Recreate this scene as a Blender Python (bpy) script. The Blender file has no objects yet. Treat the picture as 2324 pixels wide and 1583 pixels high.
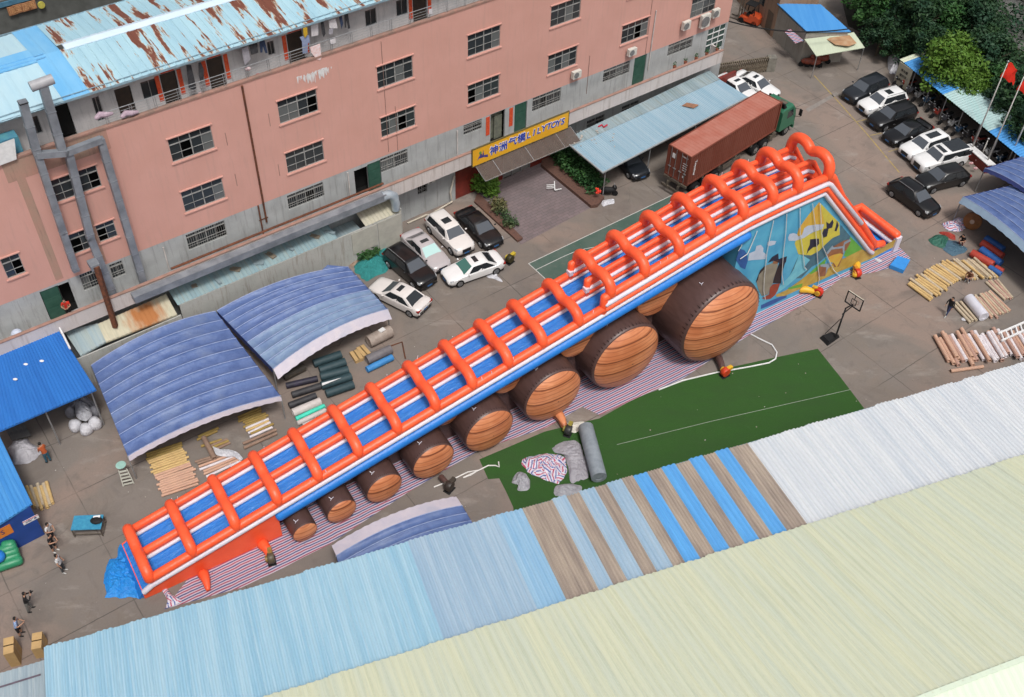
import bpy, bmesh, math, random
from mathutils import Vector, Matrix
random.seed(7)
sin, cos, pi, R = math.sin, math.cos, math.pi, math.radians
SC = bpy.context.scene
C = SC.collection
# ---------------------------------------------------------------- camera
PIT, ROLL, HC, FD, DW, DH = .80794, .04008, 54.337, 2380., 2324., 1583.
fw = Vector((0, cos(PIT), -sin(PIT))); rt0 = Vector((1, 0, 0)); up0 = rt0.cross(fw)
RT = cos(ROLL)*rt0+sin(ROLL)*up0; UP = -sin(ROLL)*rt0+cos(ROLL)*up0
cam = bpy.data.cameras.new('camera'); co = bpy.data.objects.new('camera', cam); C.objects.link(co)
m3 = Matrix((RT, UP, -fw)).transposed()
co.matrix_world = Matrix.Translation((0, 0, HC)) @ m3.to_4x4()
cam.sensor_width = 36; cam.lens = 36*FD/DW; cam.clip_end = 2000; cam.clip_start = 1
SC.camera = co
# ---------------------------------------------------------------- sky, sun, exposure
W = bpy.data.worlds.new("World"); SC.world = W; W.use_nodes = True
wn = W.node_tree.nodes; wl = W.node_tree.links
sky = wn.new('ShaderNodeTexSky'); sky.sky_type = 'NISHITA'; sky.sun_disc = False
SUN_EL, SUN_AZ = R(62), R(158)          # azimuth clockwise from +Y
sky.sun_elevation = SUN_EL; sky.sun_rotation = SUN_AZ; sky.air_density = 1.0; sky.dust_density = 6.0; sky.ozone_density = 1.0
hs = wn.new('ShaderNodeHueSaturation'); hs.inputs['Saturation'].default_value = .35
wl.new(sky.outputs[0], hs.inputs['Color']); wl.new(hs.outputs[0], wn['Background'].inputs[0])
wn['Background'].inputs[1].default_value = .105
sl = bpy.data.lights.new('sun', 'SUN'); sl.energy = 2.0; sl.angle = R(11); sl.color = (1, .965, .92)
so = bpy.data.objects.new('sun', sl); C.objects.link(so)
sd = Vector((sin(SUN_AZ)*cos(SUN_EL), cos(SUN_AZ)*cos(SUN_EL), sin(SUN_EL)))
so.rotation_euler = sd.to_track_quat('Z', 'Y').to_euler(); so.location = (40, -20, 90)
SC.view_settings.view_transform = 'Standard'; SC.view_settings.look = 'None'
SC.view_settings.exposure = 0.15; SC.view_settings.gamma = 1
SC.render.resolution_x = 1024; SC.render.resolution_y = 697

# ---------------------------------------------------------------- survey helpers: a point of the photo -> place in the yard at height z
CAM = Vector((0, 0, HC))
def ray(px, py): return fw+RT*((px-DW/2)/FD)+UP*(-(py-DH/2)/FD)
def P(px, py, z=0.0):
    d = ray(px, py); t = (z-HC)/d.z
    return CAM+d*t
class Frame:
    def __init__(s, th, o=(0, 0)):
        s.th = th; s.o = Vector((o[0], o[1], 0)); s.u = Vector((cos(th), sin(th), 0)); s.n = Vector((-sin(th), cos(th), 0))
    def l(s, p):
        d = Vector(p)-s.o; return Vector((d.dot(s.u), d.dot(s.n), d.z))
    def w(s, p): return s.o+s.u*p[0]+s.n*p[1]+Vector((0, 0, p[2]))
    def at(s, px, py, z=0): return s.l(P(px, py, z))
    def pl(s, px, py, y):           # point of the vertical plane y = const
        d = ray(px, py); c = s.o.dot(s.n)+y
        t = (c-CAM.dot(s.n))/d.dot(s.n); return s.l(CAM+d*t)
WORLD = Frame(0)
FB = Frame(.66214)                    # the factory building
FW = Frame(.3833)                     # the warehouses in front
_o = P(320, 1365); FS = Frame(.5861, (_o.x, _o.y))   # the inflatable slide
# ---------------------------------------------------------------- mesh builder
class MB:
    def __init__(s): s.v = []; s.f = []; s.m = []; s.cm = 0
    def face(s, idx): s.f.append(tuple(idx)); s.m.append(s.cm)
    def poly(s, pts):
        b = len(s.v); s.v += [tuple(p) for p in pts]; s.face(range(b, b+len(pts)))
    def hexa(s, p):                   # 8 points: bottom ring 0-3 ccw, top ring 4-7
        b = len(s.v); s.v += [tuple(q) for q in p]
        for q in ((3, 2, 1, 0), (4, 5, 6, 7), (0, 1, 5, 4), (1, 2, 6, 5), (2, 3, 7, 6), (3, 0, 4, 7)): s.face([b+i for i in q])
    def box(s, x0, x1, y0, y1, z0, z1):
        s.hexa([(x0, y0, z0), (x1, y0, z0), (x1, y1, z0), (x0, y1, z0), (x0, y0, z1), (x1, y0, z1), (x1, y1, z1), (x0, y1, z1)])
    def obox(s, c, sx, sy, sz, rz=0, z0=None):
        c = Vector(c); a = Vector((cos(rz), sin(rz), 0))*(sx/2); b = Vector((-sin(rz), cos(rz), 0))*(sy/2)
        h = Vector((0, 0, sz)); c = Vector((c.x, c.y, c.z))
        s.hexa([c-a-b, c+a-b, c+a+b, c-a+b, c-a-b+h, c+a-b+h, c+a+b+h, c-a+b+h])
    def beam(s, p0, p1, w, h=None):   # square bar between two points
        h = h or w; p0 = Vector(p0); p1 = Vector(p1); d = (p1-p0).normalized()
        sx = d.cross(Vector((0, 0, 1))); sx = Vector((1, 0, 0)) if sx.length < 1e-3 else sx.normalized()
        sy = sx.cross(d).normalized(); a = sx*(w/2); b = sy*(h/2)
        s.hexa([p0-a-b, p0+a-b, p0+a+b, p0-a+b, p1-a-b, p1+a-b, p1+a+b, p1-a+b])
    def prism(s, pts, z0, z1):
        n = len(pts); b = len(s.v)
        s.v += [(p[0], p[1], z0) for p in pts]+[(p[0], p[1], z1) for p in pts]
        s.face([b+i for i in range(n-1, -1, -1)]); s.face([b+n+i for i in range(n)])
        for i in range(n): j = (i+1) % n; s.face((b+i, b+j, b+n+j, b+n+i))
    def rings(s, rr, cap=True, close=True):
        n = len(rr[0]); b = len(s.v)
        for r in rr: s.v += [tuple(p) for p in r]
        for k in range(len(rr)-1):
            for i in range(n if close else n-1):
                j = (i+1) % n; s.face((b+k*n+i, b+k*n+j, b+(k+1)*n+j, b+(k+1)*n+i))
        if cap:
            s.face([b+i for i in range(n-1, -1, -1)]); s.face([b+(len(rr)-1)*n+i for i in range(n)])
    def tube(s, pts, r, n=10, dome=False, closed=False, sq=None):
        pts = [Vector(p) for p in pts]; m = len(pts)
        rs = list(r) if isinstance(r, (list, tuple)) else [r]*m
        if dome:
            d0 = (pts[0]-pts[1]).normalized(); d1 = (pts[-1]-pts[-2]).normalized(); r0, r1 = rs[0], rs[-1]
            pts = [pts[0]+d0*r0*.55, pts[0]+d0*r0*.4]+pts+[pts[-1]+d1*r1*.4, pts[-1]+d1*r1*.55]
            rs = [r0*.45, r0*.78]+rs+[r1*.78, r1*.45]; m = len(pts)
        rr = []; pa = None
        for i, p in enumerate(pts):
            if closed: d = (pts[(i+1) % m]-pts[i-1])
            else: d = (pts[min(i+1, m-1)]-pts[max(i-1, 0)])
            d = d.normalized() if d.length > 1e-9 else Vector((1, 0, 0))
            if pa is None:
                a = d.cross(Vector((0, 0, 1)))
                if a.length < .05: a = d.cross(Vector((0, 1, 0)))
            else: a = pa-d*pa.dot(d)
            a.normalize(); b = d.cross(a); pa = a
            rr.append([p+(a*cos(2*pi*k/n)+b*sin(2*pi*k/n))*rs[i] for k in range(n)])
        if closed: rr.append(rr[0])
        s.rings(rr, cap=not closed)
    def cyl(s, p0, p1, r, n=16, r1=None): s.tube([p0, p1], [r, r if r1 is None else r1], n)
    def ell(s, c, rx, ry, rz, nu=14, nv=8, z0=-1):
        rr = []
        for k in range(nv+1):
            a = -pi/2+pi*k/nv; zz = sin(a); q = max(cos(a), .02)
            rr.append([(c[0]+rx*q*cos(2*pi*i/nu), c[1]+ry*q*sin(2*pi*i/nu), c[2]+rz*max(zz, z0)) for i in range(nu)])
        s.rings(rr)
    def grid(s, fn, nu, nv):
        b = len(s.v)
        for j in range(nv+1):
            for i in range(nu+1): s.v.append(tuple(fn(i/nu, j/nv)))
        for j in range(nv):
            for i in range(nu):
                q = b+j*(nu+1)+i; s.face((q, q+1, q+nu+2, q+nu+1))
    def wall(s, x0, x1, z0, z1, y, holes, rev=.16):   # facade at y facing -y with real openings and reveals
        xs = sorted({x0, x1, *[h[0] for h in holes], *[h[1] for h in holes]}); zs = sorted({z0, z1, *[h[2] for h in holes], *[h[3] for h in holes]})
        for i in range(len(xs)-1):
            for k in range(len(zs)-1):
                cx = (xs[i]+xs[i+1])/2; cz = (zs[k]+zs[k+1])/2
                if any(h[0] < cx < h[1] and h[2] < cz < h[3] for h in holes): continue
                s.poly([(xs[i], y, zs[k]), (xs[i+1], y, zs[k]), (xs[i+1], y, zs[k+1]), (xs[i], y, zs[k+1])])
        for a, b, c, d in holes:
            s.poly([(a, y, c), (a, y+rev, c), (b, y+rev, c), (b, y, c)]); s.poly([(a, y, d), (b, y, d), (b, y+rev, d), (a, y+rev, d)])
            s.poly([(a, y, c), (a, y, d), (a, y+rev, d), (a, y+rev, c)]); s.poly([(b, y, c), (b, y+rev, c), (b, y+rev, d), (b, y, d)])
ORG = {}
def obj(name, mb, mat, parent=None, frame=WORLD, org=(0, 0, 0), smooth=False, label=None):
    """one mesh object; vertices of mb are in frame coordinates, the object's origin is at org"""
    if parent is not None:
        r = parent
        while r.parent is not None: r = r.parent
        org = ORG[r.name]
    me = bpy.data.meshes.new(name)
    ox, oy, oz = org
    me.from_pydata([(v[0]-ox, v[1]-oy, v[2]-oz) for v in mb.v], [], mb.f)
    mats = mat if isinstance(mat, (list, tuple)) else [mat]
    for m in mats: me.materials.append(m)
    if len(mats) > 1: me.polygons.foreach_set('material_index', mb.m)
    if smooth:
        me.polygons.foreach_set('use_smooth', [True]*len(me.polygons))
        if smooth is not True: me.set_sharp_from_angle(angle=R(smooth))
    me.update()
    o = bpy.data.objects.new(name, me); C.objects.link(o)
    if parent is not None: o.parent = parent
    else:
        o.location = frame.w(org); o.rotation_euler = (0, 0, frame.th); ORG[o.name] = tuple(org)
    if label: o['label'] = label
    return o
def tag(o, label, cat, group=None):
    o['label'] = label; o['category'] = cat
    if group: o['group'] = group
    return o
def thing(name, label, cat, frame=WORLD, org=(0, 0, 0), group=None):
    o = bpy.data.objects.new(name, None); C.objects.link(o); o.empty_display_size = .3
    o.location = frame.w(org); o.rotation_euler = (0, 0, frame.th); ORG[o.name] = tuple(org)
    return tag(o, label, cat, group)
def struct(name, mb, mat, frame=WORLD, **k):
    o = obj(name, mb, mat, None, frame, **k); o['kind'] = 'structure'; return o
def dup(root, loc, rz, label=None, group=None, rot=None):
    r = root.copy(); C.objects.link(r); r.location = loc; r.rotation_euler = rot or (0, 0, rz)
    if label: r['label'] = label
    if group: r['group'] = group
    for ch in list(root.children):
        c = ch.copy(); C.objects.link(c); c.parent = r
        for g in ch.children:
            d = g.copy(); C.objects.link(d); d.parent = c
    return r
# ---------------------------------------------------------------- materials
def lin(c): return tuple((x/12.92 if x <= .04045 else ((x+.055)/1.055)**2.4) for x in c)
class N:
    def __init__(s, name, rough=.6, metal=0, spec=.4):
        s.mat = bpy.data.materials.new(name); s.mat.use_nodes = True; s.nt = s.mat.node_tree
        s.b = s.nt.nodes['Principled BSDF']; s.b.inputs['Roughness'].default_value = rough; s.b.inputs['Metallic'].default_value = metal
        s.b.inputs['Specular IOR Level'].default_value = spec
        s.tc = None
    def new(s, t, **k):
        n = s.nt.nodes.new(t)
        for a, v in k.items(): setattr(n, a, v)
        return n
    def link(s, a, b): s.nt.links.new(a, b)
    def coord(s, scale=(1, 1, 1), rot=(0, 0, 0), kind='Object', loc=(0, 0, 0)):
        if s.tc is None: s.tc = s.new('ShaderNodeTexCoord')
        m = s.new('ShaderNodeMapping'); m.inputs['Scale'].default_value = scale; m.inputs['Rotation'].default_value = rot; m.inputs['Location'].default_value = loc
        s.link(s.tc.outputs[kind], m.inputs[0]); return m.outputs[0]
    def noise(s, scale=1, detail=4, vec=None, rough=.55, dist=0):
        n = s.new('ShaderNodeTexNoise'); n.inputs['Scale'].default_value = scale; n.inputs['Detail'].default_value = detail
        n.inputs['Roughness'].default_value = rough; n.inputs['Distortion'].default_value = dist
        s.link(vec if vec is not None else s.coord(), n.inputs['Vector']); return n.outputs['Fac']
    def ramp(s, fac, stops, interp='LINEAR'):
        r = s.new('ShaderNodeValToRGB'); cr = r.color_ramp; cr.interpolation = interp
        while len(cr.elements) < len(stops): cr.elements.new(.5)
        for e, (p, c) in zip(cr.elements, stops):
            e.position = p; e.color = (c, c, c, 1) if isinstance(c, (int, float)) else (*c, 1)
        s.link(fac, r.inputs[0]); return r.outputs[0]
    def mix(s, fac, a, b, mode='MIX'):
        m = s.new('ShaderNodeMix', data_type='RGBA', blend_type=mode)
        if isinstance(fac, (int, float)): m.inputs[0].default_value = fac
        else: s.link(fac, m.inputs[0])
        for q, i in ((a, 6), (b, 7)):
            if isinstance(q, tuple): m.inputs[i].default_value = (*q, 1)
            else: s.link(q, m.inputs[i])
        return m.outputs[2]
    def math(s, op, a, b=None):
        m = s.new('ShaderNodeMath', operation=op)
        for q, i in ((a, 0), (b, 1)):
            if q is None: continue
            if isinstance(q, (int, float)): m.inputs[i].default_value = q
            else: s.link(q, m.inputs[i])
        return m.outputs[0]
    def xyz(s, vec=None):
        x = s.new('ShaderNodeSeparateXYZ'); s.link(vec if vec is not None else s.coord(), x.inputs[0]); return x.outputs
    def bump(s, h, strength=.3, dist=.05):
        b = s.new('ShaderNodeBump'); b.inputs['Strength'].default_value = strength; b.inputs['Distance'].default_value = dist
        s.link(h, b.inputs['Height']); s.link(b.outputs[0], s.b.inputs['Normal'])
    def col(s, c):
        if isinstance(c, tuple): s.b.inputs['Base Color'].default_value = (*c, 1)
        else: s.link(c, s.b.inputs['Base Color'])
        return s.mat
MC = {}
def flat(name, c, c2=None, rough=.6, scale=3, bump=0, bscale=20, metal=0, spec=.4, stretch=(1, 1, 1), dist=.02):
    """simple weathered surface: two base colours mottled by noise"""
    if name in MC: return MC[name]
    n = N(name, rough, metal, spec); c2 = c2 or tuple(x*.8 for x in c)
    n.col(n.mix(n.ramp(n.noise(scale, 5, n.coord(stretch)), [(.35, 0), (.65, 1)]), c, c2))
    if bump: n.bump(n.noise(bscale, 3), bump, dist)
    MC[name] = n.mat; return n.mat
# ---------------------------------------------------------------- ground
def concrete():
    n = N('concrete', .85, 0, .25)
    v = n.coord(rot=(0, 0, -.66))
    base = n.mix(n.ramp(n.noise(.09, 6, v, .6), [(.3, 0), (.7, 1)]), (.215, .188, .166), (.165, .145, .131))
    base = n.mix(n.ramp(n.noise(.35, 8, v, .65, .6), [(.45, 0), (.62, 1)]), base, (.195, .166, .142))
    base = n.mix(n.ramp(n.noise(.07, 6, n.coord(loc=(50, 20, 0)), .6, .8), [(.48, 0), (.6, .8)]), base, (.275, .205, .17))
    base = n.mix(n.ramp(n.noise(.55, 9, n.coord(loc=(5, 60, 0)), .75, 1.5), [(.53, 0), (.68, .55)]), base, (.13, .115, .105))
    base = n.mix(n.ramp(n.noise(.22, 8, n.coord((1, 2.4, 1), (0, 0, -.6)), .7, .4), [(.56, 0), (.66, .5)]), base, (.33, .295, .265))
    base = n.mix(n.ramp(n.noise(.16, 7, n.coord(loc=(31, 7, 0)), .6, 1.2), [(.56, 0), (.7, .7)]), base, (.14, .118, .105))     # damp stains
    base = n.mix(n.ramp(n.noise(9, 4, v, .7), [(.3, .0), (.8, .35)]), base, (.12, .10, .09))
    x = n.xyz(v)
    def joint(c, per, off, wd):
        f = n.math('FRACT', n.math('ADD', n.math('DIVIDE', c, per), off)); f = n.math('ABSOLUTE', n.math('SUBTRACT', f, .5))
        return n.math('LESS_THAN', f, wd/per)
    wob = n.math('MULTIPLY', n.math('SUBTRACT', n.noise(1.3, 3, v), .5), .12)
    jx = joint(n.math('ADD', x[0], wob), 5.6, .13, .035); jy = joint(n.math('ADD', x[1], wob), 4.6, .4, .035)
    j = n.math('MULTIPLY', n.math('MAXIMUM', jx, jy), n.ramp(n.noise(.25, 4, v), [(.35, .1), (.6, .75)]))
    base = n.mix(j, base, (.075, .065, .06))
    vo = n.new('ShaderNodeTexVoronoi', feature='DISTANCE_TO_EDGE'); vo.inputs['Scale'].default_value = .11
    dv = n.new('ShaderNodeVectorMath', operation='ADD'); n.link(v, dv.inputs[0])
    nn = n.new('ShaderNodeTexNoise'); nn.inputs['Scale'].default_value = .7; nn.inputs['Detail'].default_value = 6; n.link(v, nn.inputs['Vector']); n.link(nn.outputs['Color'], dv.inputs[1])
    n.link(dv.outputs[0], vo.inputs['Vector'])
    crack = n.math('MULTIPLY', n.math('LESS_THAN', vo.outputs['Distance'], .0016), n.ramp(n.noise(.12, 4, n.coord(loc=(9, 3, 0))), [(.5, 0), (.6, 1)]))
    base = n.mix(n.math('MULTIPLY', crack, .5), base, (.07, .06, .055))
    n.bump(n.noise(6, 6, v), .15, .03)
    return n.col(base)
M_CONC = concrete()
mb = MB(); mb.poly([(-250, -150, 0), (250, -150, 0), (250, 350, 0), (-250, 350, 0)]); struct('ground', mb, M_CONC)
def sheet(name, px, mat, z, frame=WORLD, kind=True):
    mb = MB(); mb.poly([(*frame.l(P(*q, z))[:2], z) for q in px]); o = obj(name, mb, mat, None, frame)
    if kind: o['kind'] = 'structure'
    return o
# painted court beyond the slide
A, B, D = FB.at(1199.7, 599), FB.at(1238, 634), FB.at(1498, 456.7)
crt = Frame(math.atan2((FB.w(D)-FB.w(A)).y, (FB.w(D)-FB.w(A)).x), tuple(FB.w(A)[:2]))
def court_mat():
    n = N('court_paint', .8, 0, .25)
    b = n.mix(n.ramp(n.noise(.5, 6), [(.4, 0), (.65, 1)]), (.06, .105, .085), (.085, .125, .105))
    b = n.mix(n.ramp(n.noise(2.5, 7, None, .7), [(.55, 0), (.7, .6)]), b, (.15, .15, .13)); return n.col(b)
mb = MB(); mb.poly([(0, 0, .004), (0, -15, .004), (15.2, -15, .004), (15.2, 0, .004)]); struct('court_surface', mb, court_mat(), crt)
white_line = flat('road_white', (.55, .55, .53), (.4, .4, .38), .7, 6)
mb = MB()
def strip(mb, pts, w, z):
    for a, b in zip(pts, pts[1:]):
        a = Vector((*a[:2], z)); b = Vector((*b[:2], z)); d = (b-a).normalized(); q = Vector((-d.y, d.x, 0))*(w/2)
        mb.poly([a-q, b-q, b+q, a+q])
strip(mb, [(0, 0), (15.2, 0)], .07, .008); strip(mb, [(0, .03), (0, -15)], .07, .012); strip(mb, [(15.2, 0), (15.2, -15)], .07, .012)
arc = [(0, -.9), (2.9, -.9)]+[(2.9+6.7*sin(t*pi/24), -7.6+6.7*cos(t*pi/24)) for t in range(1, 24)]
strip(mb, arc, .06, .0165)
struct('court_lines', mb, white_line, crt)
# paved forecourt of the entrance
def paving():
    n = N('paving', .8, 0, .3)
    br = n.new('ShaderNodeTexBrick'); br.inputs['Scale'].default_value = 1; br.inputs['Brick Width'].default_value = .6; br.inputs['Row Height'].default_value = .3; br.inputs['Mortar Size'].default_value = .015
    br.inputs['Color1'].default_value = (.20, .155, .16, 1); br.inputs['Color2'].default_value = (.165, .135, .14, 1); br.inputs['Mortar'].default_value = (.10, .085, .085, 1)
    n.link(n.coord(), br.inputs['Vector'])
    return n.col(n.mix(n.ramp(n.noise(.6, 6), [(.4, 0), (.7, .6)]), br.outputs['Color'], (.12, .10, .10)))
sheet('forecourt_paving', [(1085, 437), (1225, 366), (1352, 466), (1182, 556)], paving(), .004, FB)
# yellow parking lines
yl = flat('road_yellow', (.42, .30, .07), (.24, .19, .09), .8, 3)
mb = MB()
lp = [WORLD.l(P(*q)) for q in ((1848, 172), (1906, 235), (1968, 305), (2041, 392))]
strip(mb, lp, .1, .004)
for a, b in (((1904, 221), (1930, 217)), ((1944, 277), (1968, 271)), ((1975, 308), (2000, 303)), ((2016, 345), (2040, 338))):
    strip(mb, [P(*a), P(*b)], .08, .008)
struct('parking_lines', mb, yl)
# lighter drain cover strip crossing the yard by the truck
sheet('drain_strip', [(1828, 248), (1898, 209), (1904, 214), (1834, 255)], flat('old_concrete', (.25, .225, .205), (.19, .17, .155), .85, 2), .004)
# artificial turf
def turf():
    n = N('turf', .9, 0, .1)
    b = n.mix(n.ramp(n.noise(60, 3), [(.35, 0), (.65, 1)]), (.024, .072, .016), (.046, .112, .030))
    b = n.mix(n.ramp(n.noise(.3, 7, n.coord((1, 2.5, 1), (0, 0, -.4)), .7), [(.42, 0), (.65, .7)]), b, (.036, .078, .026)); b = n.mix(n.ramp(n.noise(1.4, 8, None, .8), [(.58, 0), (.7, .3)]), b, (.06, .12, .05))
    n.bump(n.noise(70, 2), .6, .03); return n.col(b)
M_TURF = turf()
sheet('turf', [(1856, 792), (1904, 852), (1958, 923), (2010, 990), (1166, 1200), (1165, 1152), (1149, 1117), (1133, 1086), (1108, 1088), (1088, 1043), (1236, 980), (1360, 950), (1450, 900), (1549, 867), (1640, 838), (1763, 811)], M_TURF, .012)
mb = MB(); strip(mb, [P(1930, 885), P(1790, 917), P(1610, 958), P(1400, 1010)], .035, .018); struct('turf_seam', mb, flat('seam', (.3, .34, .28), None, .9))
# striped tarpaulin spread under the slide
def striped(name, per=.26, ang=0., wr=.35, vec=None, soft=False):
    n = N(name, .55, 0, .4)
    x = n.xyz(n.coord(rot=(0, 0, ang)))
    d = n.math('MULTIPLY', n.math('SUBTRACT', n.noise(.8, 4, None, .5), .5), wr)
    f = n.math('FRACT', n.math('DIVIDE', n.math('ADD', x[1], d), per))
    b = n.ramp(f, [(0, (.50, .46, .52)), (.22, (.06, .075, .19)), (.5, (.50, .46, .52)), (.72, (.30, .06, .11))], 'CONSTANT')
    n.bump(n.noise(2.2, 5, None, .6, .8), .35, .12); return n.col(b)
def striped_folds(name):
    n = N(name, .5, 0, .4); vo = n.new('ShaderNodeTexVoronoi'); vo.inputs['Scale'].default_value = 1.5; vo.inputs['Randomness'].default_value = 1
    w = n.new('ShaderNodeVectorMath', operation='ADD'); c = n.coord(); n.link(c, w.inputs[0]); nn = n.new('ShaderNodeTexNoise'); nn.inputs['Scale'].default_value = .9; n.link(c, nn.inputs['Vector']); n.link(nn.outputs['Color'], w.inputs[1]); n.link(w.outputs[0], vo.inputs['Vector'])
    r = n.xyz(vo.outputs['Color'])[0]; a = n.math('MULTIPLY', r, 6.3); p = n.xyz(c)
    d = n.math('ADD', n.math('MULTIPLY', p[0], n.math('COSINE', a)), n.math('MULTIPLY', p[1], n.math('SINE', a)))
    f = n.math('FRACT', n.math('DIVIDE', n.math('ADD', d, n.math('MULTIPLY', n.noise(1.2, 2), .4)), .36))
    n.bump(n.noise(3, 4, None, .6, .8), .5, .1)
    return n.col(n.ramp(f, [(0, (.56, .53, .60)), (.3, (.08, .11, .30)), (.5, (.56, .53, .60)), (.8, (.42, .06, .12))], 'CONSTANT'))
M_STRIPE = striped('striped_tarp', .33, 0.0, .16)
near = [(373, 1384), (417, 1371), (547, 1335), (633, 1295), (690, 1265), (747, 1237), (845, 1172), (925, 1119), (1010, 1068), (1091, 1021), (1241, 971), (1321, 924), (1361, 943), (1470, 893), (1549, 861), (1600, 826), (1704, 759), (1849, 678), (1911, 631), (1983, 619), (2023, 608), (2066, 586), (2038, 559)]
pts = [FS.at(*q) for q in near]
far = [FS.at(2038, 559)+Vector((.3, 5.6, 0)), Vector((pts[0].x+1.6, 5.0, 0)), Vector((pts[0].x+1.2, 1.0, 0)), FS.at(345, 1352)+Vector((2.2, 0, 0))]
mb = MB(); mb.poly([(p.x, p.y, .024) for p in pts+far])
o = obj('ground_tarp', mb, M_STRIPE, None, FS); tag(o, 'red white and blue striped tarpaulin spread on the ground beneath the long slide', 'tarpaulin')

# ---------------------------------------------------------------- the factory building
YF = 57.4
def plaster(name, c, c2, c3, s=.35):
    n = N(name, .85, 0, .2)
    b = n.mix(n.ramp(n.noise(s, 6), [(.35, 0), (.65, 1)]), c, c2)
    b = n.mix(n.ramp(n.noise(1.1, 7, n.coord((3.2, 3.2, .28)), .7), [(.52, 0), (.74, .9)]), b, c3)
    b = n.mix(n.ramp(n.noise(14, 3), [(.5, 0), (.9, .35)]), b, c3)
    n.bump(n.noise(25, 3), .12, .02); return n.col(b)
M_PINK = plaster('pink_plaster', (.59, .325, .275), (.55, .30, .25), (.49, .29, .245))
M_GREY = plaster('grey_plaster', (.40, .415, .42), (.32, .335, .335), (.20, .20, .19), .6)
M_CREAM = plaster('fascia_paint', (.56, .51, .49), (.50, .46, .45), (.33, .28, .25), .5)
M_COPE = flat('coping_pink', (.36, .20, .16), (.24, .16, .13), .85, 1.5)
M_BROWNSTAIN = plaster('stained_plaster', (.36, .25, .19), (.45, .24, .19), (.20, .15, .12), .5)
M_GLASS = N('window_glass', .12, 0, .6).col((.030, .036, .040))
M_GLASS2 = N('window_glass_pale', .2, 0, .5).col((.12, .13, .13))
M_FRAME = flat('window_metal', (.34, .34, .33), (.22, .22, .21), .5, 5)
M_DARK = N('dark_inside', .9, 0, .1).col((.012, .012, .012))  # near-black colour standing in for the darkness inside openings
M_STEEL = flat('steel', (.42, .43, .44), (.30, .31, .32), .35, 6, metal=.6)
M_GDOOR = flat('green_door', (.018, .07, .048), (.03, .09, .065), .6, 2)
M_REDP = flat('red_paper', (.50, .045, .02), (.62, .10, .03), .6, 8)
M_DUCT = flat('galvanised_duct', (.27, .29, .32), (.17, .185, .21), .5, 1.2, metal=.2)
M_RUST = flat('rusty_pipe', (.16, .055, .025), (.075, .03, .018), .8, 5)
M_WHITE = flat('white_paint', (.74, .74, .74), (.62, .62, .62), .5, 3)
M_BLACK = N('black_rubber', .7, 0, .3).col((.012, .012, .013))
bld = thing('factory_building', 'long salmon pink factory building with barred windows and a rusty light blue roof', 'building', FB, (30, YF, 0))
X0, X1 = -18., 67.95
UP_, LO_, GA_ = [], [], []
for k in range(7): UP_.append((16.2+7.76*k, 16.2+7.76*k+2.95, 12.75, 14.52)); LO_.append((16.2+7.76*k, 16.2+7.76*k+2.95, 8.6, 10.32))
UP_[5] = (55.1, 58.0, 12.9, 14.65); UP_[6] = (62.8, 65.75, 12.9, 14.65); LO_[6] = (62.8, 65.75, 8.75, 10.55); LO_[5] = (54.95, 57.87, 8.8, 10.52)
UP_ += [(8.5, 9.85, 12.85, 14.5), (10.28, 11.5, 12.9, 14.52)]; LO_ += [(8.55, 9.86, 8.65, 10.25), (10.3, 11.5, 8.8, 10.2), (4.3, 5.42, 8.69, 10.32), (-3.6, -.7, 8.6, 10.3)]
UP_ += [(.1, 1.4, 12.8, 14.5)]
GA_ = [(8.35, 9.4, 5.5, 6.93), (10.35, 11.25, 5.55, 6.8), (15.8, 18.7, 5.42, 6.8), (23.6, 26.55, 5.48, 6.78), (31.45, 33.86, 5.5, 6.8), (39.05, 40.8, 5.95, 6.88), (45.85, 48.8, 5.6, 6.93), (53.35, 56.3, 5.72, 6.93), (60.7, 63.65, 5.8, 6.93), (65.5, 67.75, 4.5, 6.93)]
DOORS = [(5.7, 6.9, 4.2, 6.8, 'green'), (6.9, 7.6, 4.2, 6.75, 'dark'), (29.15, 30.3, 4.2, 6.65, 'dark'), (30.3, 31.45, 4.2, 6.75, 'green'), (41.65, 43.1, 4.2, 6.93, 'lobby'), (44.05, 45.3, 4.2, 6.9, 'green'), (56.8, 58.2, 4.2, 6.93, 'green')]
ZP = 6.96
mb = MB(); mb.wall(X0, X1, ZP, 16.72, YF, UP_+LO_)
mb.poly([(X1, YF, ZP), (X1, 67.3, ZP), (X1, 67.3, 16.72), (X1, YF, 16.72)]); mb.poly([(X1, 67.3, 0), (X0, 67.3, 0), (X0, 67.3, 16.72), (X1, 67.3, 16.72)]); mb.poly([(X0, 67.3, 0), (X0, YF, 0), (X0, YF, 16.72), (X0, 67.3, 16.72)])
mb.poly([(X0, YF+.2, 16.72), (X0, YF, 16.72), (X1, YF, 16.72), (X1, YF+.2, 16.72)]); mb.poly([(X1, YF+.2, 16.0), (X0, YF+.2, 16.0), (X0, YF+.2, 16.72), (X1, YF+.2, 16.72)])
obj('upper_wall', mb, M_PINK, bld)
mb = MB(); mb.wall(X0, X1, 4.2, ZP, YF+.003, GA_+[d[:4] for d in DOORS]); mb.poly([(X1, YF+.003, 0), (X1, 67.3, 0), (X1, 67.3, ZP), (X1, YF+.003, ZP)])
obj('gallery_wall', mb, M_GREY, bld)
EX0, EX1 = 38.2, 49.6          # entrance recess
mb = MB(); mb.wall(X0, EX0, 0, 4.2, YF+.003, [(34.6, 35.5, 2.0, 3.2), (31.7, 32.9, .2, 2.4)]); mb.wall(EX1, X1, 0, 4.2, YF+.003, [(52, 54, .9, 2.4), (56, 58, .9, 2.4)]); obj('ground_floor_wall', mb, M_GREY, bld)
M_DRED = flat('dark_red_tiles', (.20, .03, .02), (.13, .022, .016), .5, 2)
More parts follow.
